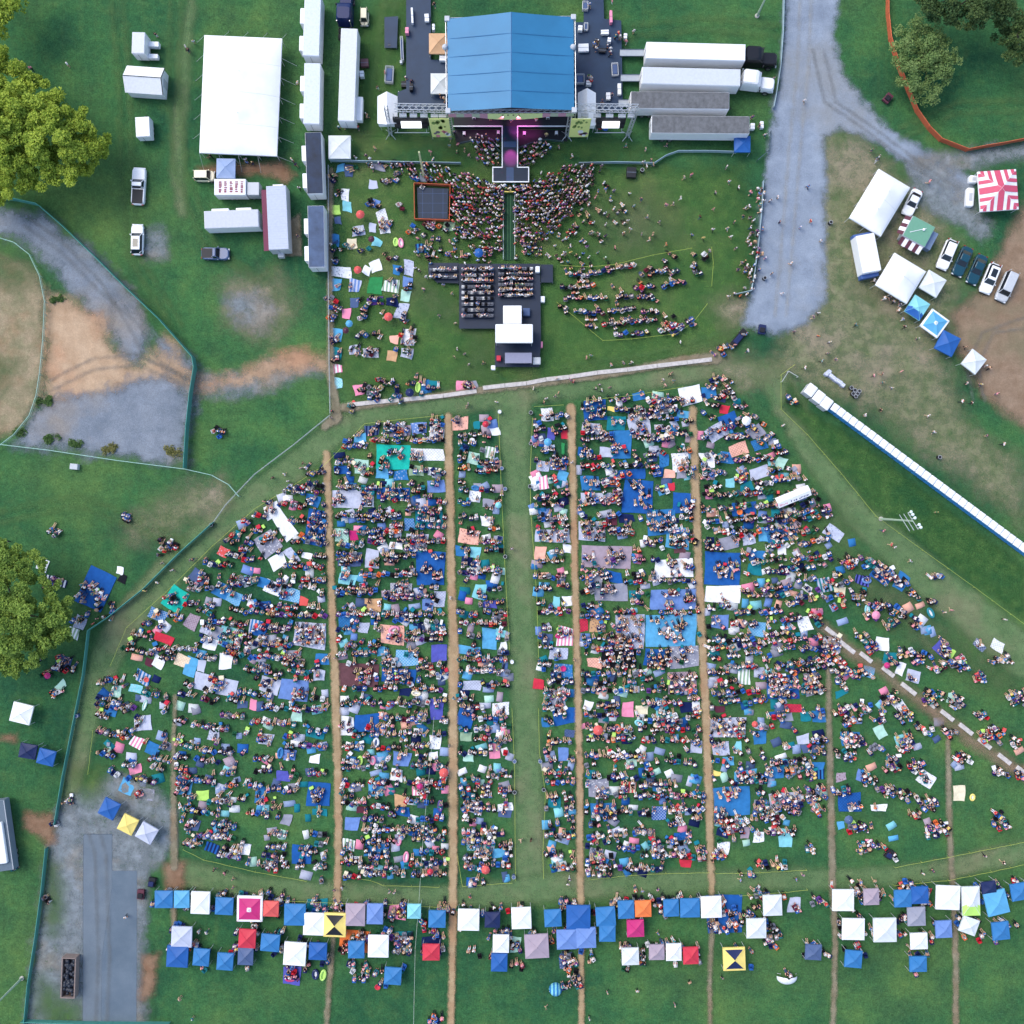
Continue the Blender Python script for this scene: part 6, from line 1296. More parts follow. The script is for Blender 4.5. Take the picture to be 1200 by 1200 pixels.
HW = [20, 19, 21, 12, 19, 7, 5, 2]; SKIN = [(232,178,156), (218,162,138), (240,194,174), (156,106,84), (228,166,150)]
def lc(c): return np.array(lin(c))
def body_cols(p):
    s = lc(SKIN[p['skin']]); bare = p['pants'] in ('khaki', 'white', 'denim') and p['skin'] != 3
    return np.array([lc(SHIRT[p['shirt']]), lc(PANTS[p['pants']]), s, lc(HAIR[p['hair']]), s if bare else lc(PANTS[p['pants']]), lc((60,58,60))])
def pick(d): 
    k = list(d); return random.choices(k, [d[q] for q in k])[0]
def new_person(px, py, kind, z=0.0, head=None, **kw):
    if head is None: head = math.degrees(math.atan2(600 - px, py - 110)) * -1 + random.gauss(0, 18)   # turned to the stage
    p = dict(px=px, py=py, kind=kind, z=z, head=head, shirt=pick(SW), pants=random.choices(list(PANTS), [26, 24, 28, 12, 10])[0], hair=random.choices(list(HAIR), HW)[0], skin=random.choices(range(5), [30, 25, 20, 10, 15])[0], s=random.uniform(.84, 1.0)); p.update(kw); return p
def bulk(items, tpl_of, cols_of, name, label):
    VS, LS, TS, CS = [], [], [], []; off = 0
    for p in items:
        V, L, tot, reg = tpl_of(p); a = R(p['head']); c, s = math.cos(a)*p['s'], math.sin(a)*p['s']; x, y = P(p['px'], p['py'])
        W = np.empty_like(V); W[:, 0] = V[:, 0]*c - V[:, 1]*s + x; W[:, 1] = V[:, 0]*s + V[:, 1]*c + y; W[:, 2] = V[:, 2]*p['s'] + p['z']
        VS.append(W); LS.append(L + off); TS.append(tot); CS.append(cols_of(p)[reg]); off += len(V)
    me = raw_mesh(name, np.concatenate(VS), np.concatenate(LS), np.concatenate(TS)); tint(me, np.concatenate(CS)); me.materials.append(tint_mat())
    o = bpy.data.objects.new(name, me); COL.objects.link(o); o['kind'] = 'stuff'; o['label'] = label; return o
def single(p, tpl, cols, name, label, cat, group, matname='clothing'):
    V, L, tot, reg = tpl; me = raw_mesh(name, V*p['s'], L, tot); tint(me, cols[reg]); me.materials.append(tint_mat(matname)); o = bpy.data.objects.new(name, me); COL.objects.link(o)
    x, y = P(p['px'], p['py']); o.location = (x, y, p['z']); o.rotation_euler = (0, 0, R(p['head'])); return tag(o, label, cat, group)
def chair_tpl():
    mb = MB(); s = .27
    def slab(pts, t, mi):
        a = [Vector(q) for q in pts]; n = (a[1]-a[0]).cross(a[2]-a[0]).normalized()*t; mb.add(a + [q + n for q in a], [(3,2,1,0),(4,5,6,7),(0,1,5,4),(1,2,6,5),(2,3,7,6),(3,0,4,7)], mi)
    slab([(-s,-.22,.38),(s,-.22,.38),(s,.25,.43),(-s,.25,.43)], .03, 0); slab([(-s,-.40,.88),(s,-.40,.88),(s,-.23,.40),(-s,-.23,.40)], .03, 0)
    for k in (-1, 1):
        slab([(k*s-.04,-.28,.62),(k*s+.04,-.28,.62),(k*s+.04,.22,.62),(k*s-.04,.22,.62)], .025, 0)
        mb.bar((k*s,-.25,0),(k*s,.24,.62),.016,1,4); mb.bar((k*s,.27,0),(k*s,-.30,.64),.016,1,4); mb.bar((k*s,-.30,.64),(k*s,-.42,.9),.016,1,4)
    L = np.array([i for f in mb.f for i in f], np.int32); tot = np.array([len(f) for f in mb.f], np.int32)
    return np.array(mb.v, np.float32), L, tot, np.array(mb.m)
CHAIRC = dict(navy=(30,42,92), black=(24,25,30), blue=(46,100,180), red=(190,36,52), green=(34,90,60), teal=(34,120,130), grey=(120,124,136), purple=(96,58,130), white=(214,216,220), maroon=(96,36,52), orange=(225,110,60))
CW = dict(navy=20, black=24, blue=17, red=6, green=8, teal=9, grey=13, purple=4, white=7, maroon=3, orange=2)
def in_poly(x, y, pts):
    c = False; n = len(pts)
    for i in range(n):
        (x1, y1), (x2, y2) = pts[i], pts[(i+1) % n]
        if (y1 > y) != (y2 > y) and x < (x2-x1)*(y-y1)/(y2-y1)+x1: c = not c
    return c
BLOCKS = [([(383,545),(383,1032),(330,1020),(214,990),(208,900),(208,820),(300,600),(365,552)], .80, .46), ([(300,596),(215,810),(200,830),(200,930),(120,900),(112,860),(116,800),(136,775),(160,735),(215,680)], .70, .38),
    ([(392,530),(424,498),(521,490),(524,1036),(402,1026)], .82, .68), ([(534,490),(583,486),(588,650),(596,760),(601,1030),(541,1036)], .80, .62), ([(624,480),(664,478),(668,700),(675,1026),(640,1028),(633,800),(622,600)], .84, .66),
    ([(677,474),(805,456),(810,480),(818,720),(827,1018),(686,1026)], .94, .66), ([(818,472),(855,455),(905,510),(975,600),(965,700),(967,900),(967,960),(838,1005)], .84, .58), ([(975,640),(1000,635),(1015,660),(985,720),(960,700)], .5, .5)]
FAR = ([(978,690),(1020,655),(1060,680),(1120,760),(1195,800),(1195,890),(1105,950),(1100,985),(980,1000)], .5, .25)
def build_crowd(infos):
    people, chairs, loose = [], [], []
    rr = random.Random(21)
    empt = [(i['x'], i['y'], i['w']*.5+1, i['h']*.5+1, R(i['rot'])) for i in infos if i['n'] < 2 or i['w']*i['h'] > 500]
    for c in CANOPIES: pass
    def blocked(x, y):
        for (a, b, w, h, r) in empt:
            dx, dy = x-a, y-b
            if abs(dx) > 40 or abs(dy) > 40: continue
            u = dx*math.cos(r)+dy*math.sin(r); v = -dx*math.sin(r)+dy*math.cos(r)
            if abs(u) < w and abs(v) < h: return True
        return False
    def curve(x):
        return -(max(0, 380-x)**2)*.00058 - (max(0, x-825)**2)*.0007
    def seat(x, y, pc=.66, empty=.12, z=0.0):
        r = rr.random(); h = None
        if r < empty: chairs.append(dict(px=x, py=y, z=z, head=math.degrees(math.atan2(600-x, y-110))*-1 + rr.gauss(0, 14), s=rr.uniform(1.05,1.25), c=pick(CW), occ=False))
        elif r < pc + empty:
            p = new_person(x, y, 'chair', z); people.append(p); chairs.append(dict(px=x, py=y, z=z, head=p['head'], s=1.12, c=pick(CW), occ=True))
        else: people.append(new_person(x, y, rr.choice(['ground', 'ground', 'legs_out']), z + .1))
    for poly, dens, back in BLOCKS:
        xs = [p[0] for p in poly]; ys = [p[1] for p in poly]
        y0 = min(ys) - 4
        while y0 < 1120:
            x = min(xs); y0 += rr.uniform(12.2, 15.0)
            while x < max(xs):
                d = min(1.0, .22 + dens + (back-dens)*max(0, min(1, (y0-600)/330)))
                n = max(1, int(rr.expovariate(1/(2.0+3.8*d)))+1); jy = rr.gauss(0, 3.4); gp = rr.uniform(4.6, 6.2)
                go = rr.random() < d*.98
                for k in range(n):
                    if x > max(xs): break
                    yy = y0 + curve(x) + jy + rr.gauss(0, .9)
                    if go and in_poly(x, yy, poly) and not blocked(x, yy):
                        seat(x, yy)
                        if rr.random() < .16*d: people.append(new_person(x + rr.uniform(-3,3), yy - rr.uniform(5,8), rr.choice(['ground','legs_out','stand']), .0))
                    x += gp + rr.gauss(0, .4)
                x += rr.uniform(2.5, 6 + 15*(1-d))
    # people on mats
    for i in infos:
        if i['n'] == 0: continue
        a = i['w']*i['h']; m = min(int(a/(38 if i['n'] == 2 else 95)), 12 + int(a/95)) + rr.randint(0, 1); r = R(i['rot']); used = []
        nclu = max(1, m//4); clu = [(rr.uniform(-.36,.36)*i['w'], rr.uniform(-.36,.36)*i['h']) for _ in range(nclu)]
        for k in range(m):
            for _ in range(12):
                cx, cy = rr.choice(clu) if i['n'] == 1 else (rr.uniform(-.45,.45)*i['w'], rr.uniform(-.42,.42)*i['h'])
                u, v = (cx + rr.gauss(0, 4), cy + rr.gauss(0, 2.2)) if i['n'] == 1 else (cx, round(cy/8)*8 + rr.gauss(0, 1.2))
                u = max(-.46*i['w'], min(.46*i['w'], u)); v = max(-.44*i['h'], min(.44*i['h'], v))
                if all(math.hypot(u-q[0], v-q[1]) > 3.9 for q in used): break
            else: continue
            used.append((u, v)); x = i['x'] + u*math.cos(r) - v*math.sin(r); y = i['y'] + u*math.sin(r) + v*math.cos(r)
            if rr.random() < .4 and 465 < y: seat(x, y, .9, .06, .1)
            else: people.append(new_person(x, y, rr.choice(['ground', 'legs_out', 'ground']), .14))
    # small parties on the open slope and elsewhere, (x, y, how many, spread)
    clusters = '''65,622,5,5;150,607,4,5;192,641,8,8;202,638,5,5;258,505,5,5;28,78,4,6;84,80,2,8;71,116,2,2;55,789,3,4;66,813,5,6;120,715,8,12;78,783,6,7;92,727,3,4;58,684,6,8;46,770,3,4;18,1012,4,4;16,1008,2,3;60,1052,3,5;66,964,2,4;82,938,3,4
    1017,660,4,5;1038,671,6,8;1071,694,3,5;1097,675,3,4;1090,704,2,3;1003,700,6,8;1028,708,8,9;1049,715,7,7;1041,732,5,6;1018,720,3,5;1070,730,4,5;1008,745,5,6;1020,757,6,7;1058,765,6,8;1075,772,7,7;1110,778,6,7;1126,777,6,7;1097,783,4,5;1148,793,6,6;1175,773,6,8;1186,815,8,8;1190,822,5,8;1148,838,4,5;1160,860,9,9;1155,858,5,8;1190,868,4,5;1120,824,6,7;1093,815,9,8;1085,820,5,6;1063,837,8,8;1045,818,4,5
    1037,822,5,6;1030,842,5,6;1082,855,4,5;1109,858,4,5;1058,872,8,8;1025,876,5,6;1000,866,8,9;990,886,7,8;1008,828,6,8;995,841,6,7;985,832,5,7;1043,895,5,6;1070,898,7,8;1126,887,6,5;1170,904,4,5;1045,900,4,5;986,925,6,8;1018,912,5,7;1037,926,7,7;1060,930,6,6;1086,941,9,8;1070,953,3,4;1100,970,9,9;1092,972,5,7;1012,992,6,7;1024,991,3,4;1043,1000,4,7;1172,963,6,6;1168,955,3,4;950,993,5,5;1010,967,4,5;996,970,4,5;950,930,4,5;945,910,3,4;1190,905,3,5
    1055,683,3,4;985,788,8,9;975,775,10,9;1000,790,6,7;985,802,4,5;965,760,8,8
    915,1012,6,8;897,1012,5,7;880,1025,3,6;1000,1035,3,7;560,1015,5,8;570,1000,4,6;860,968,4,6;840,1000,3,5;905,960,6,9;925,945,8,9;958,950,3,4
    190,1048,4,6;212,1047,4,5;265,1050,5,7;250,1062,4,6;300,1078,4,6;320,1050,5,7;330,1050,4,6;370,1058,8,9;395,1058,4,6;418,1095,5,7;463,1066,10,9;470,1098,7,8;500,1085,6,7;515,1060,5,7;512,1094,6,7;545,1062,4,6;580,1063,5,7;590,1090,5,6;553,1116,4,6;425,1135,12,11;428,1140,8,12;415,1128,4,6;447,1150,3,4;345,1135,7,8;510,1193,8,8;345,1060,4,7;605,1110,5,6;605,1128,6,7;655,1057,4,6;668,1058,5,6;665,1122,10,8;672,1140,7,6;675,1150,5,5;663,1155,4,4;692,1120,4,6;725,1055,5,6;735,1055,4,5;748,1050,5,6;775,1055,7,7;790,1052,4,6;850,1062,6,8;858,1068,4,5;880,1072,9,9;885,1045,8,9;878,1066,5,7;900,1050,6,7;905,1085,8,8;906,1096,7,7;902,1105,5,6;958,1054,8,7;930,1062,3,5;1000,1044,5,7;1008,1050,5,5;1030,1045,6,7;1060,1040,6,8;1085,1042,6,7;1082,1055,4,5;1108,1042,4,6;1133,1046,4,6;1155,1055,5,6;1175,1080,3,5;1002,1110,4,5;955,1106,5,5;966,1116,3,4;1076,1122,5,6;1090,1100,3,4;1148,1095,4,5;1055,1075,3,4;1022,1090,4,4;1052,1092,3,4
    207,1108,6,7;228,1108,7,6;240,1135,3,4;280,1108,4,5;297,1110,4,5;330,1112,6,5;383,1120,4,5;352,1105,3,4;455,1090,4,5;610,1060,3,5;625,1092,4,6;640,1098,3,4;720,1060,4,4;731,1110,5,6;752,1120,6,7;765,1107,3,5;800,1108,3,5;815,1112,4,4;860,1110,2,3;735,1130,3,5;922,1142,3,5
    418,200,6,9;441,196,7,8;452,215,4,6;395,210,6,8;393,230,3,5;438,240,5,6;420,271,6,7;450,262,8,9;407,290,5,7;391,290,6,7;428,292,4,5;470,200,9,9;458,212,8,8;495,205,12,10;505,264,5,5;512,280,6,9;500,290,6,8;510,300,6,8;395,310,4,6;455,300,6,8;465,318,4,6;390,352,8,6;392,365,8,6;391,372,6,5;425,365,7,6;427,372,5,6;424,393,6,6;441,393,7,7;440,352,8,8;460,352,4,5;478,340,3,5;470,375,5,6;450,372,5,6;392,402,6,6;395,420,5,5;436,414,7,7;417,411,6,6;478,414,6,6;460,410,2,3;481,395,5,6;440,456,8,8;448,450,7,7;462,452,8,7;442,465,7,8;428,458,5,6;505,455,8,9;482,450,5,7;545,452,5,5;463,465,6,7;412,478,3,4;470,240,4,7;485,270,5,8;530,290,8,12;552,297,6,9;520,270,6,8
    875,245,4,6;888,225,9,7;890,240,9,8;886,262,9,9;884,280,10,9;882,300,12,9;880,320,12,9;870,318,6,7;878,335,8,7;862,345,5,6;870,310,6,7;849,408,8,6;845,412,6,6;868,395,3,5;843,447,8,6;850,452,6,6;835,445,5,6;858,460,4,5;820,300,7,7;815,320,5,5;812,312,4,4;785,302,6,7;787,318,6,7;760,320,6,7;752,345,7,7;785,387,9,8;795,385,7,7;808,380,8,6;783,372,4,5;660,362,5,5;925,470,3,6;1028,330,6,5;1040,348,8,9;1048,352,6,7;1055,362,4,5;1110,410,4,5;1153,430,3,4;1005,310,3,4;1060,285,4,6;245,183,4,4;295,192,5,5;310,185,3,4;345,190,4,6;432,136,2,3;520,120,3,4;695,60,6,7;713,65,5,6;690,95,5,6;720,50,5,6;475,95,4,5;702,150,3,6;400,150,3,5;470,150,2,8;620,148,2,9'''
    for s in clusters.replace('\n', ';').split(';'):
        q = s.strip().split(',')
        if len(q) != 4: continue
        x, y, n, r = map(float, q); used = []
        for k in range(int(n*(.55 if y < 465 else .72 if y > 1040 else 1.25 if x > 960 else .9)+.5)):
            for _ in range(20):
                u, v = rr.gauss(0, r*.62), rr.gauss(0, r*.45)
                if all(math.hypot(u-a, v-b) > 3.6 for a, b in used): break
            used.append((u, v)); z = .9 if ((476 < x < 526 and y < 128) or (672 < x < 731 and y < 128)) else 0
            if y < 465 and x > 860 or z or (y < 200 and x < 480): people.append(new_person(x+u, y+v, rr.choice(['stand', 'walk']), z, rr.uniform(0, 360)))
            else: seat(x+u, y+v, .55, .16)
    for c in CANOPIES:
        for _ in range(rr.randint(2, 5)):
            x = c[0] + rr.uniform(-.75, .75)*c[2]; y = c[1] - c[3]*.5 - rr.uniform(-3, 7) if rr.random() < .65 else c[1] + rr.uniform(-.5, .7)*c[3]
            seat(x, y, .6, .25)
    # the rows right of the mixing platform
    for (xa, xb, ya, yb, gap) in ((662,690,322,322,0),(690,745,320,312,0),(758,795,322,318,0),(656,696,337,336,0),(742,768,338,336,0),(774,802,336,330,0),(660,712,350,350,0),(720,742,349,347,0),(745,772,350,352,0),(672,708,367,366,0),(711,745,365,362,0),(750,772,365,366,0),(685,700,382,383,0),(704,770,381,375,0),(718,735,392,391,0),(738,760,392,390,0),(770,800,388,383,0)):
        n = int((xb-xa)/4.6)
        for k in range(n):
            seat(xa + (xb-xa)*(k+.5)/n + rr.gauss(0, .5), ya + (yb-ya)*k/n + rr.gauss(0, 1.0), .8, .1)
            if rr.random() < .25: people.append(new_person(xa + (xb-xa)*(k+.5)/n, ya - 6 + rr.gauss(0, 1), 'ground', 0))
    # chair rows on the tiered platform
    deckseats = []
    for r in range(9):
        y = 318 + r*6.7
        for k in range(11): deckseats.append((543.5 + k*3.3, y, .72 if r < 3 else .34 if r < 8 else .55))
    for r in range(6):
        y = 317 + r*6.2
        for k in range(12): deckseats.append((586 + k*3.3, y, .78))
    for r, y in enumerate((318, 326.5)):
        for k in range(9): deckseats.append((506 + k*3.5, y, .45))
    for x, y, pr in deckseats:
        chairs.append(dict(px=x, py=y, z=1.0 if x > 538 else .8, head=rr.gauss(0, 4), s=.86, c=rr.choice(['black', 'grey', 'white', 'grey']) , occ=False, deck=True))
        if rr.random() < pr: people.append(new_person(x, y, 'chair', 1.0 if x > 538 else .8)); chairs[-1]['occ'] = True
    # the standing crowd before the stage
    L = [(470,194),(525,194),(548,205),(572,214),(590,224),(590,303),(560,300),(535,282),(528,262),(530,217),(500,214),(472,208)]
    Rr = [(602,226),(612,218),(632,212),(655,198),(672,193),(706,196),(700,212),(676,240),(655,268),(640,285),(603,304)]
    N = [(550,162),(572,160),(586,166),(586,196),(574,197),(560,190)]; M = [(609,172),(632,166),(650,172),(640,186),(622,196),(609,196)]
    for poly, d0 in ((L, 3.9), (Rr, 3.9), (N, 4.6), (M, 4.6)):
        xs = [p[0] for p in poly]; ys = [p[1] for p in poly]; y = min(ys); k = 0
        while y < max(ys):
            x = min(xs) + (k % 2)*d0*.5
            while x < max(xs):
                px, py = x + rr.gauss(0, .95), y + rr.gauss(0, .95)
                core = 1.0 if poly in (N, M) else max(.42, 1.12 - abs(py-240)/90 - max(0, abs(px-597)-95)/40)
                if in_poly(px, py, poly) and rr.random() < core*.97: people.append(new_person(px, py, 'stand', 0, shirt=rr.choice(['black','black','navy','grey','white','white','navy','blue','pink','purple','red'])))
                x += d0*1.12
            y += d0*1.05; k += 1
    for _ in range(190):     # the thinning edge of the crowd
        k = rr.random(); px, py = (rr.uniform(485, 690), rr.gauss(294, 11)) if k < .55 else (rr.gauss(690, 24), rr.gauss(250, 26)) if k < .85 else (rr.gauss(500, 10), rr.gauss(205, 7))
        if not (588 < px < 604) and not (484 < px < 530 and py < 262): people.append(new_person(px, py, rr.choice(['stand','stand','ground']), 0))
    for _ in range(26): people.append(new_person(rr.gauss(596, 14), 219 + abs(rr.gauss(0, 3)), 'stand', 0))
    # crew on deck, singers on stage
    for (px, py, z, h) in ((599,147,1.5,180),(575,145,1.5,180),(628,146,1.5,170),(533,158,.05,0),(560,161,.05,180),(640,160,.05,180),(527,173,0,0),(537,172,0,30)): people.append(new_person(px, py, 'stand', z, h, stage=True))
    # people on their own: walkers and standers
    walk = '''753,192 757,197 762,190 765,195 801,210 809,207 850,198 853,215 864,222 837,228 797,234 751,235 709,224 679,240 737,229 725,249 723,252 735,260 758,256 788,241 780,242 819,256 835,247 851,270 870,255 859,262 877,277 810,277 823,281 834,271 855,279 861,293 830,296 700,275 693,274 668,290 650,290 730,275 738,270 751,276 709,265 667,229 680,216 690,232 634,205 760,282 772,262 742,244 715,238 688,256 672,268 655,276 640,300 655,305 662,300 780,288 700,298 720,292
    951,373 957,368 929,390 957,395 1001,382 970,402 978,422 961,424 968,415 941,432 1022,441 1031,439 1032,449 1054,436 1124,471 1136,473 1030,481 1012,487 1085,488 1092,507 1153,511 1173,521 916,499 1064,657 1042,638 1046,641 1129,408 1056,375 1058,384 1073,398 1130,450 1147,451 1165,462 1043,455 941,121 910,233 945,221 912,262 936,268 948,261 960,284 1020,178 1028,186 1025,190 1086,215 915,345 903,322 925,310 1095,600 1174,725 1104,717 1112,714 1033,622
    356,543 354,549 335,556 339,564 321,560 311,588 390,482 389,490 547,477 549,474 582,472 668,446 672,448 702,452 705,458 698,456 714,455 784,440 776,446 779,452 788,447 786,438 738,427 716,428 730,426 740,425 625,456 654,461 651,465 637,472 640,468 520,335 530,345 497,340 536,410 533,419 545,416 550,428 567,426 500,326 534,380 515,371 687,420 692,418 796,402 652,444 860,405 875,412
    457,1043 463,1043 393,1040 402,1038 551,1049 665,1034 744,1041 752,1042 760,1046 770,1040 667,1028 866,1029 931,1028 939,1023 1006,1031 1022,1029 1079,1021 1090,1018 1172,1008 1151,1001 265,1021 275,1028 253,1017 807,1148 746,1158 711,1160 845,1143 670,1092 640,1178 213,1167 228,1190 770,1091 690,1190 790,1175 244,1090 235,1089 275,1038 192,660 187,682 204,668 243,654 228,655 172,692 225,656 116,724 112,730 60,1055 150,1072 70,965 77,939 87,940 12,634 600,643 610,983 622,982 690,790 527,872 524,910 675,880 673,772 532,817 829,766 833,1003 834,1007 830,840 393,770 391,627 528,700 670,542 812,560
    220,58 223,62 185,44 229,52 303,160 312,165 350,100 352,222 350,278 404,150 430,136 443,105 452,88 420,152 510,12 690,12 716,8 742,40 733,52 880,140 888,150 895,160 905,95 760,60 716,116 705,124 640,170 655,175 670,185 625,180 545,178 550,184 560,178 520,160 528,165 536,180 505,180 430,185 418,187 440,176 508,189 756,177 733,173 780,172'''.split()
    land = [('the huge white marquee',282,112),('the white pickup',162,218),('the gabled white shed',168,92),('the maroon awning kitchen',325,255),('the long white semi trailer',407,87),('the blue stage roof',598,75),('the runway',598,190),('the black viewing deck',507,238),('the right sound wing',716,130),
            ('the left sound wing',481,130),('the small royal blue canopy',870,168),('the ribbed roof trailers',810,130),('the black drum',752,201),('the striped vendor canopy',1170,223),('the large vendor tent',1031,238),('the square vendor tent',1055,326),('the royal blue vendor canopy',1111,402),('the pale canopy on dirt',1142,424),
            ('the wash basins',976,445),('the wide white toilets',960,465),('the portable toilet row',1090,560),('the floodlight on the bank',1040,610),('the gravel road junction',960,150),('the wide gravel road',925,270),('the silver barricade',887,290),('the mixing tent',602,391),('the low concrete wall',700,437),
            ('the walkway bend',400,495),('the rail fence corner',388,480),('the turquoise tarp',460,536),('the mesh fence bend',106,738),('the royal blue tarp outside',112,690),('the asphalt drive',130,1050),('the skip',80,1146),('the yellow bow-tie canopy',392,1085),('the navy tarp',848,1070),('the beach shelter',651,1159),('the yellow and navy canopy',861,1125),
            ('the grass aisle foot',615,1035),('the grass aisle',608,750),('the second long path',530,800),('the first long path',393,800),('the third long path',677,820),('the fourth long path',827,820),('the terrace slabs',1064,807),('the half-dome shade',922,1145),('the far right canopies',1137,1060),('the front lawn rows',720,350),('the mat covered lawn',430,330)]
    for s in walk:
        px, py = map(float, s.split(',')); z = .9 if ((476 < px < 526 and py < 128) or (672 < px < 731 and py < 128)) else 0
        loose.append(new_person(px, py, rr.choice(['stand', 'walk', 'walk']), z, rr.uniform(0, 360)))
    used = set()
    PN = dict(dark='dark trousers', denim='jeans', khaki='khaki trousers', white='white trousers', black='black trousers')
    for p in loose:
        n, lx, ly = min(land, key=lambda q: math.hypot(p['px']-q[1], p['py']-q[2])); dx, dy = p['px']-lx, p['py']-ly
        side = ('right of' if dx > 0 else 'left of') if abs(dx) > abs(dy) else ('below' if dy > 0 else 'above')
        for _ in range(400):
            lab = '%s person in %s shirt and %s %s %s %s' % (p['hair'], p['shirt'], PN[p['pants']], {'stand': 'standing', 'walk': 'walking'}[p['kind']], side, n)
            if len(lab.split()) > 16: lab = '%s person in %s shirt and %s %s %s' % (p['hair'], p['shirt'], PN[p['pants']], side, n)
            if (p['shirt'], p['hair'], side, n) not in used: break
            p['shirt'] = pick(SW); p['pants'] = rr.choice(list(PANTS)); p['hair'] = rr.choice(list(HAIR))
        used.add((p['shirt'], p['hair'], side, n)); p['lab'] = lab
    # those of the seated and standing crowd whose look and place single them out
    refs = [i for i in infos if i['ref'] and i['z'] not in ('among the canopies',)]
    rx = np.array([i['x'] for i in refs]); ry = np.array([i['y'] for i in refs])
    def rel(px, py):
        k = int(np.argmin(np.hypot(np.maximum(0, np.abs(rx-px)-np.array([i['w']/2 for i in refs])), np.maximum(0, np.abs(ry-py)-np.array([i['h']/2 for i in refs]))))); i = refs[k]; dx, dy = px-i['x'], py-i['y']
        if abs(dx) < i['w']/2 and abs(dy) < i['h']/2: return 'on the ' + i['ref']
        if abs(dx)/i['w'] > abs(dy)/i['h']: return ('right of the ' if dx > 0 else 'left of the ') + i['ref']
        return ('below the ' if dy > 0 else 'above the ') + i['ref']
    cand = {}
    for p in people:
        if p.get('stage') : continue
        p['rel'] = rel(p['px'], p['py']); cand.setdefault((p['shirt'], p['hair'], p['rel']), []).append(p)
    single_p = [g[0] for g in cand.values() if len(g) == 1 and len(g[0]['rel'].split()) <= 9 and g[0]['py'] > 230]
    rr.shuffle(single_p); single_p.sort(key=lambda p: -(math.hypot(p['px']-600, p['py']-600) > 260) - .5*(p['rel'].startswith('on')))
    names = {'chair': 'sitting', 'ground': 'sitting', 'legs_out': 'sitting', 'stand': 'standing'}
    st = [p for p in people if p.get('stage')]
    for k, p in enumerate(st):
        p['shirt'], p['hair'] = ['white','black','red','navy','grey','yellow','teal','pink'][k], list(HAIR)[k]
        p['lab'] = '%s performer in %s shirt on the stage' % (p['hair'], p['shirt']) if k < 3 else '%s person in %s shirt in the pit before the stage' % (p['hair'], p['shirt'])
    n_more = max(0, 300 - len(loose) - len(st)); chosen = single_p[:n_more]
    for p in chosen: p['lab'] = '%s person in %s shirt %s %s' % (p['hair'], p['shirt'], names[p['kind']], p['rel'])
    solo = loose[:300] + st + chosen; solo = solo[:300]; ids = {id(p) for p in solo}
    rest = [p for p in people + loose if id(p) not in ids]
    print('people', len(people) + len(loose), 'individual', len(solo), 'chairs', len(chairs))
    for p in solo: single(p, template(p['kind'], 1), body_cols(p), 'person', p['lab'], 'person', 'people at the concert')
    bulk(rest, lambda p: template(p['kind'], 0), body_cols, 'crowd', 'dense crowd of seated and standing concert-goers facing the stage')
    # chairs
    ct = chair_tpl(); ccols = lambda c: np.array([lc(CHAIRC[c['c']]), lc((70,72,78))]); cc = {}
    for c in chairs:
        if c.get('deck'): continue
        c['rel'] = rel(c['px'], c['py']); cc.setdefault((c['c'], c['occ'], c['rel']), []).append(c)
    sc = [g[0] for g in cc.values() if len(g) == 1 and len(g[0]['rel'].split()) <= 9]; rr.shuffle(sc); sc.sort(key=lambda c: c['occ'])
    sc = sc[:300]; ids = {id(c) for c in sc}
    for c in sc: single(c, ct, ccols(c), 'camp_chair', '%s %s folding camp chair %s' % ('occupied' if c['occ'] else 'empty', c['c'], c['rel']), 'chair', 'camp chairs on the slope')
    bulk([c for c in chairs if id(c) not in ids], lambda p: ct, ccols, 'camp_chairs', 'folding chairs packed in rows all over the slope')
    # small things among the seats: coolers, bags
    small = []; mbs = []
    cool = {}
    for _ in range(900):
        p = rr.choice(people)
        if p['py'] < 455 or p['py'] > 1040: continue
        small.append((p['px']+rr.uniform(-4,4), p['py']-rr.uniform(3,6), rr.uniform(.2,.42), rr.uniform(.18,.34), rr.uniform(0,90), rr.choice(['white','red','blue','black','navy','grey','teal','cream','white','coral','lime'])))
    VS, LS, TS, CS = [], [], [], []; off = 0
    for (x, y, a, b, r, c) in small:
        mb = MB(); mb.bevbox(-a, a, -b, b, .0, rr.uniform(.25,.45), .05); V = np.array(mb.v); t = R(r); X, Y = P(x, y)
        W = V.copy(); W[:, 0] = V[:, 0]*math.cos(t)-V[:, 1]*math.sin(t)+X; W[:, 1] = V[:, 0]*math.sin(t)+V[:, 1]*math.cos(t)+Y; W[:, 2] += .12
        VS.append(W); LS.append(np.array([i for f in mb.f for i in f])+off); TS.append(np.array([len(f) for f in mb.f])); CS.append(np.tile(np.array(rgb(c)), (len(mb.f), 1))); off += len(V)
    me = raw_mesh('bags_and_coolers', np.concatenate(VS), np.concatenate(LS), np.concatenate(TS)); tint(me, np.concatenate(CS)); me.materials.append(tint_mat()); o = bpy.data.objects.new('bags_and_coolers', me); COL.objects.link(o); o['kind'] = 'stuff'; o['label'] = 'bags and cooler boxes lying among the seats'

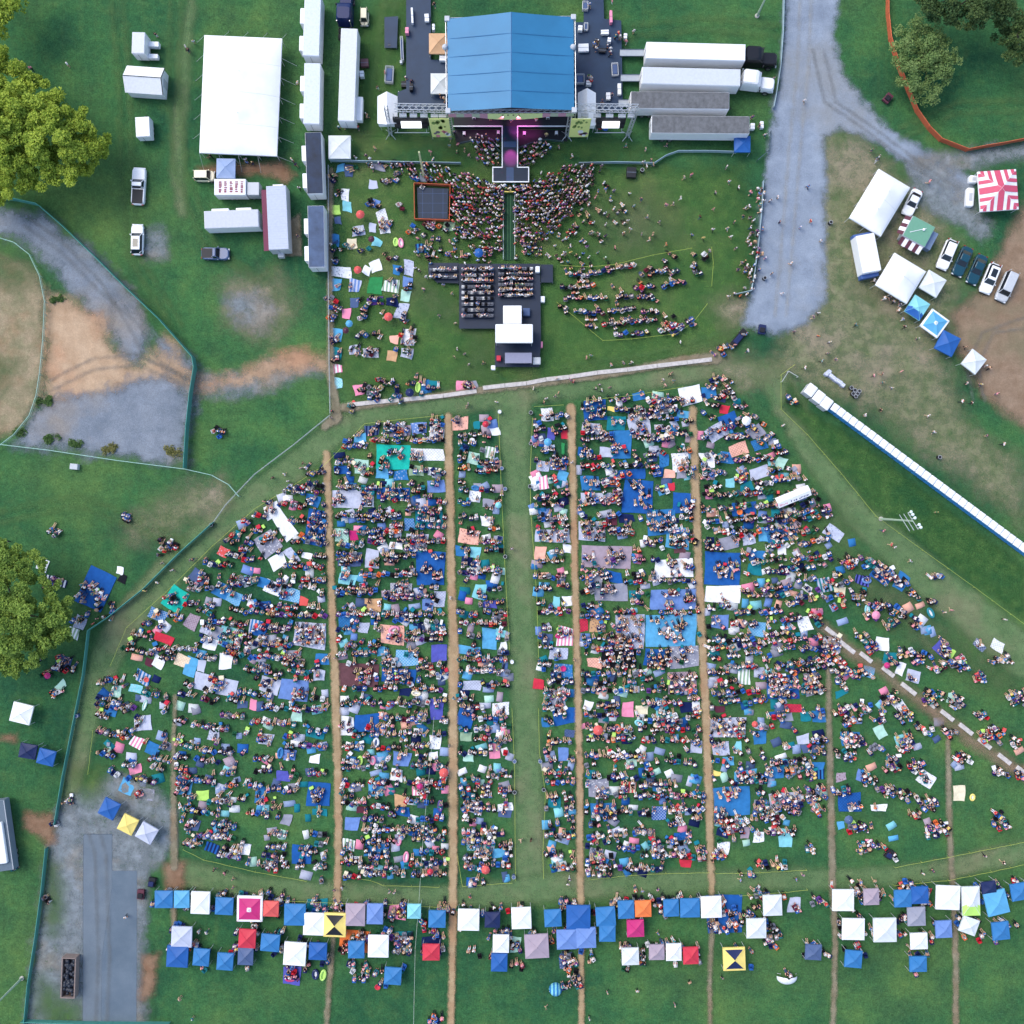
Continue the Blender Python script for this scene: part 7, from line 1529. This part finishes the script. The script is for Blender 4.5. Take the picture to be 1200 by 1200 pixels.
def pastimes():
    """inflatable loungers, umbrellas, round chairs"""
    fl = '''422,891,8,12,8,lime;437,891,8,11,2,pink;441,870,8,13,6,white;516,944,7,14,0,purple;467,984,8,14,0,pink;476,1004,7,14,8,pink;379,1142,8,14,12,lime;370,1141,9,13,0,navy;724,854,8,12,-14,orange;749,847,12,8,18,aqua;866,962,12,8,-20,aqua;464,284,7,11,0,lime;470,285,7,12,-8,pink;490,454,7,13,4,lime;488,812,12,8,4,cream;1090,718,8,14,-28,teal;1016,714,7,13,2,aqua;658,744,16,8,-12,magenta;329,882,8,14,10,blue;357,997,7,13,2,sky;462,738,14,10,-20,pink;557,572,10,7,10,blue;1139,934,7,9,10,yellow;341,1146,14,8,-4,magenta;170,826,5,14,20,mint;1015,680,12,8,10,periwinkle'''.split(';')
    cn = {}
    for s in fl: c = s.split(',')[5]; cn[c] = cn.get(c, 0) + 1
    for s in fl:
        q = s.split(','); px, py, w, h, r = map(float, q[:5]); c = q[5]; lab = '%s oval inflatable lounger %s' % (c, zone(px, py))
        nz = [t for t in fl if t.split(',')[5] == c and zone(float(t.split(',')[0]), float(t.split(',')[1])) == zone(px, py)]
        if len(nz) > 1: lab = '%s %s' % (ordn(nz.index(s)+1), lab)
        t = thing('inflatable_lounger', lab, 'inflatable', px, py, r, 'inflatable loungers on the slope'); a, b = w*S/2, h*S/2; rt = min(a, b)*.34
        mb = MB(); mb.torus((0,0,rt+.03), a-rt, b-rt, rt, 0, 24, 8); mb.obj('air_ring', mat(c + '_vinyl', rgb(c), .25, spec=.5), t, smooth=True)
        mb = MB(); mb.prism([(math.cos(2*PI*k/16)*(a-rt), math.sin(2*PI*k/16)*(b-rt)) for k in range(16)], .06, .12); mb.obj('floor_sheet', mat('white_vinyl' if c != 'white' else 'slate_vinyl', rgb('white' if c != 'white' else 'slate'), .3) if cn[c] % 2 else mat(c + '_vinyl', rgb(c), .25, spec=.5), t)
    um = '''422,251,12,coral;419,316,11,coral;455,371,12,coral;435,280,9,maroon;405,387,9,maroon;561,296,13,royal;480,460,12,navy;569,497,9,red;995,961,12,slate;1027,721,12,pink;885,849,9,coral;875,493,13,white;409,379,10,sky;584,592,9,aqua;642,518,11,sky;55,792,9,magenta;504,1022,9,red;569,1020,12,coral;443,1155,8,red;866,600,8,orange;1142,432,0,x;787,743,7,white;461,1019,0,x;1040,780,9,magenta;930,788,8,orange;187,798,0,x;173,796,7,coral;1153,868,7,lime;521,1080,0,x;701,856,14,coral;520,906,13,coral;492,922,9,magenta;660,783,8,magenta;1062,833,0,x'''.split(';')
    gz = {}
    for s in um:
        px, py, d, c = s.split(','); px, py, d = float(px), float(py), float(d)
        if c == 'x': continue
        k = (c, zone(px, py)); gz[k] = gz.get(k, 0) + 1
        lab = '%s round %s %s' % (c, 'sun umbrella' if d > 8.5 else 'saucer chair', zone(px, py)); pre = '' if gz[k] == 1 else ordn(gz[k]) + ' '
        if pre: lab = pre + lab
        if d > 8.5:
            t = thing('sun_umbrella', lab, 'umbrella', px, py, 0, 'sun umbrellas in the audience', h=1.7); r = d*S*.43; mb = MB(); n = 8; m = 3
            vs = [(0,0,2.0)]; fs = []
            for k in range(1, m+1):
                for i in range(n): a = 2*PI*i/n; rr_ = r*k/m*(1 if k < m else 1); vs.append((rr_*math.cos(a), rr_*math.sin(a), 2.0-.45*(k/m)**1.7))
            for i in range(n): fs.append((0, 1+i, 1+(i+1) % n))
            for k in range(m-1):
                for i in range(n): a = 1+k*n+i; b = 1+k*n+(i+1) % n; fs.append((a, a+n, b+n, b))
            mb.add(vs, fs); sh = mb.obj('shade', mat(c + '_umbrella', rgb(c), .6), t)
            mb = MB(); [mb.bar((0,0,2.01), (r*math.cos(2*PI*i/n), r*math.sin(2*PI*i/n), 1.56), .012, 0, 4) for i in range(n)]; mb.obj('rib', pm('silver'), sh)
            mb = MB(); mb.bar((0,0,0),(0,0,2.08),.022,0,6); mb.obj('pole', pm('silver'), t)
        else:
            t = thing('saucer_chair', lab, 'chair', px, py, 0, 'round padded chairs'); r = d*S*.43; mb = MB(); mb.loft([(rrect(-.1*r,.1*r,-.1*r,.1*r,.09*r,3), .3), (rrect(-.7*r,.7*r,-.7*r,.7*r,.69*r,3), .36), (rrect(-r,r,-r,r,.99*r,3), .55), (rrect(-.9*r,.9*r,-.9*r,.9*r,.89*r,3), .56), (rrect(-.3*r,.3*r,-.3*r,.3*r,.29*r,3), .4)]); mb.obj('seat', mat(c + '_pad', rgb(c), .8), t)
            mb = MB()
            for i in range(4): a = R(45+90*i); mb.bar((.8*r*math.cos(a),.8*r*math.sin(a),0),(.3*r*math.cos(a),.3*r*math.sin(a),.36),.018,0,5)
            mb.obj('leg_frame', pm('steel'), t)
    # the long printed white banner awning with unreadable printing
    t = thing('long_awning', 'long narrow white awning with faded navy and pink printing along its edge', 'awning', 930, 582, -22, h=1.9); mb = MB(); l, w = 20.5*S, 6.3*S
    mb.add([(-l,-w,1.7),(l,-w,1.7),(l,0,2.15),(-l,0,2.15),(-l,w,1.7),(l,w,1.7)], [(0,1,2,3),(3,2,5,4)]); ro = mb.obj('roof', pm('white'), t)
    mb = MB(); r3 = random.Random(8); x = -l + .25
    while x < l-.5:
        ln = r3.uniform(.10,.26); h = r3.uniform(.16,.34); mi = 1 if x < -l*.38 else 0
        if r3.random() < .82: y0 = -w + .12 + r3.uniform(0,.08); f = lambda y: 1.7 + .45*(y+w)/w + .012; mb.add([(x,y0,f(y0)),(x+ln,y0,f(y0)),(x+ln,y0+h,f(y0+h)),(x,y0+h,f(y0+h))], [(0,1,2,3)], mi)
        x += ln + r3.uniform(.05,.12)
    mb.obj('printing', [mat('faded_navy_print', lin((84,92,132)), .8), mat('faded_pink_print', lin((224,160,176)), .8)], ro)
    for sx in (-1, -.33, .33, 1):
        for sy in (-1, 1): mb = MB(); mb.bar((sx*l*.98,sy*w*.95,0),(sx*l*.98,sy*w*.95,1.7),.03,0,5); mb.obj('leg', pm('silver'), t)

# ------------------------------------------------------------------ light, sky, camera
def light():
    w = bpy.data.worlds.new('World'); SC.world = w; w.use_nodes = True; nt = w.node_tree; bg = nt.nodes['Background']
    sky = nt.nodes.new('ShaderNodeTexSky'); sky.sky_type = 'NISHITA'; sky.sun_disc = False
    el, az = R(54), R(-56)          # sun over the upper left of the photograph
    sky.sun_elevation = el; sky.sun_rotation = az; sky.air_density = 1.0; sky.dust_density = 2.0; sky.ozone_density = 0.3
    nt.links.new(sky.outputs[0], bg.inputs[0]); bg.inputs[1].default_value = 0.15
    d = bpy.data.lights.new('sun', 'SUN'); d.energy = 0.9; d.angle = R(34); d.color = (1.0, .96, .86); o = bpy.data.objects.new('sun', d); COL.objects.link(o)
    v = Vector((math.sin(az)*math.cos(el), math.cos(az)*math.cos(el), math.sin(el))); o.rotation_euler = v.to_track_quat('Z', 'Y').to_euler(); o.location = v*80
    # the magenta stage lamps that are lit in the photograph
    for lab, (px, py, h), (tx, ty, th), e in (('stage_lamp', (598.5, 136, 8.0), (598.5, 184, 1.5), 9000), ('stage_lamp', (607, 136, 8.0), (613, 146, 1.5), 2600), ('stage_lamp', (590, 136, 8.0), (570, 149, 1.5), 1100)):
        l = bpy.data.lights.new(lab, 'SPOT'); l.energy = e; l.color = (1.0, .10, .62); l.spot_size = R(20 if e > 6000 else 50); l.spot_blend = .8; l.shadow_soft_size = .15
        q = bpy.data.objects.new(lab, l); COL.objects.link(q); a = Vector((*P(px, py, h), h)); b = Vector((*P(tx, ty, th), th)); q.location = a; q.rotation_euler = (a-b).to_track_quat('Z', 'Y').to_euler()
    cam = bpy.data.cameras.new('camera'); cam.sensor_width = 36; cam.lens = 36*H/(1200*S); cam.clip_end = 2000; cam.clip_start = 1
    c = bpy.data.objects.new('camera', cam); COL.objects.link(c); c.location = (0, 0, H); SC.camera = c
    SC.view_settings.view_transform = 'Standard'; SC.view_settings.look = 'None'; SC.view_settings.exposure = EXPOSURE; SC.view_settings.gamma = 1
    SC.cycles.max_bounces = 6; SC.cycles.diffuse_bounces = 3; SC.cycles.transparent_max_bounces = 24; SC.cycles.use_denoising = True
EXPOSURE = 1.05

terrain(); trees(); vehicles(); tents(); stage(); fences(); toilets(); poles()
INFOS = make_mats(); build_crowd(INFOS); pastimes(); light()
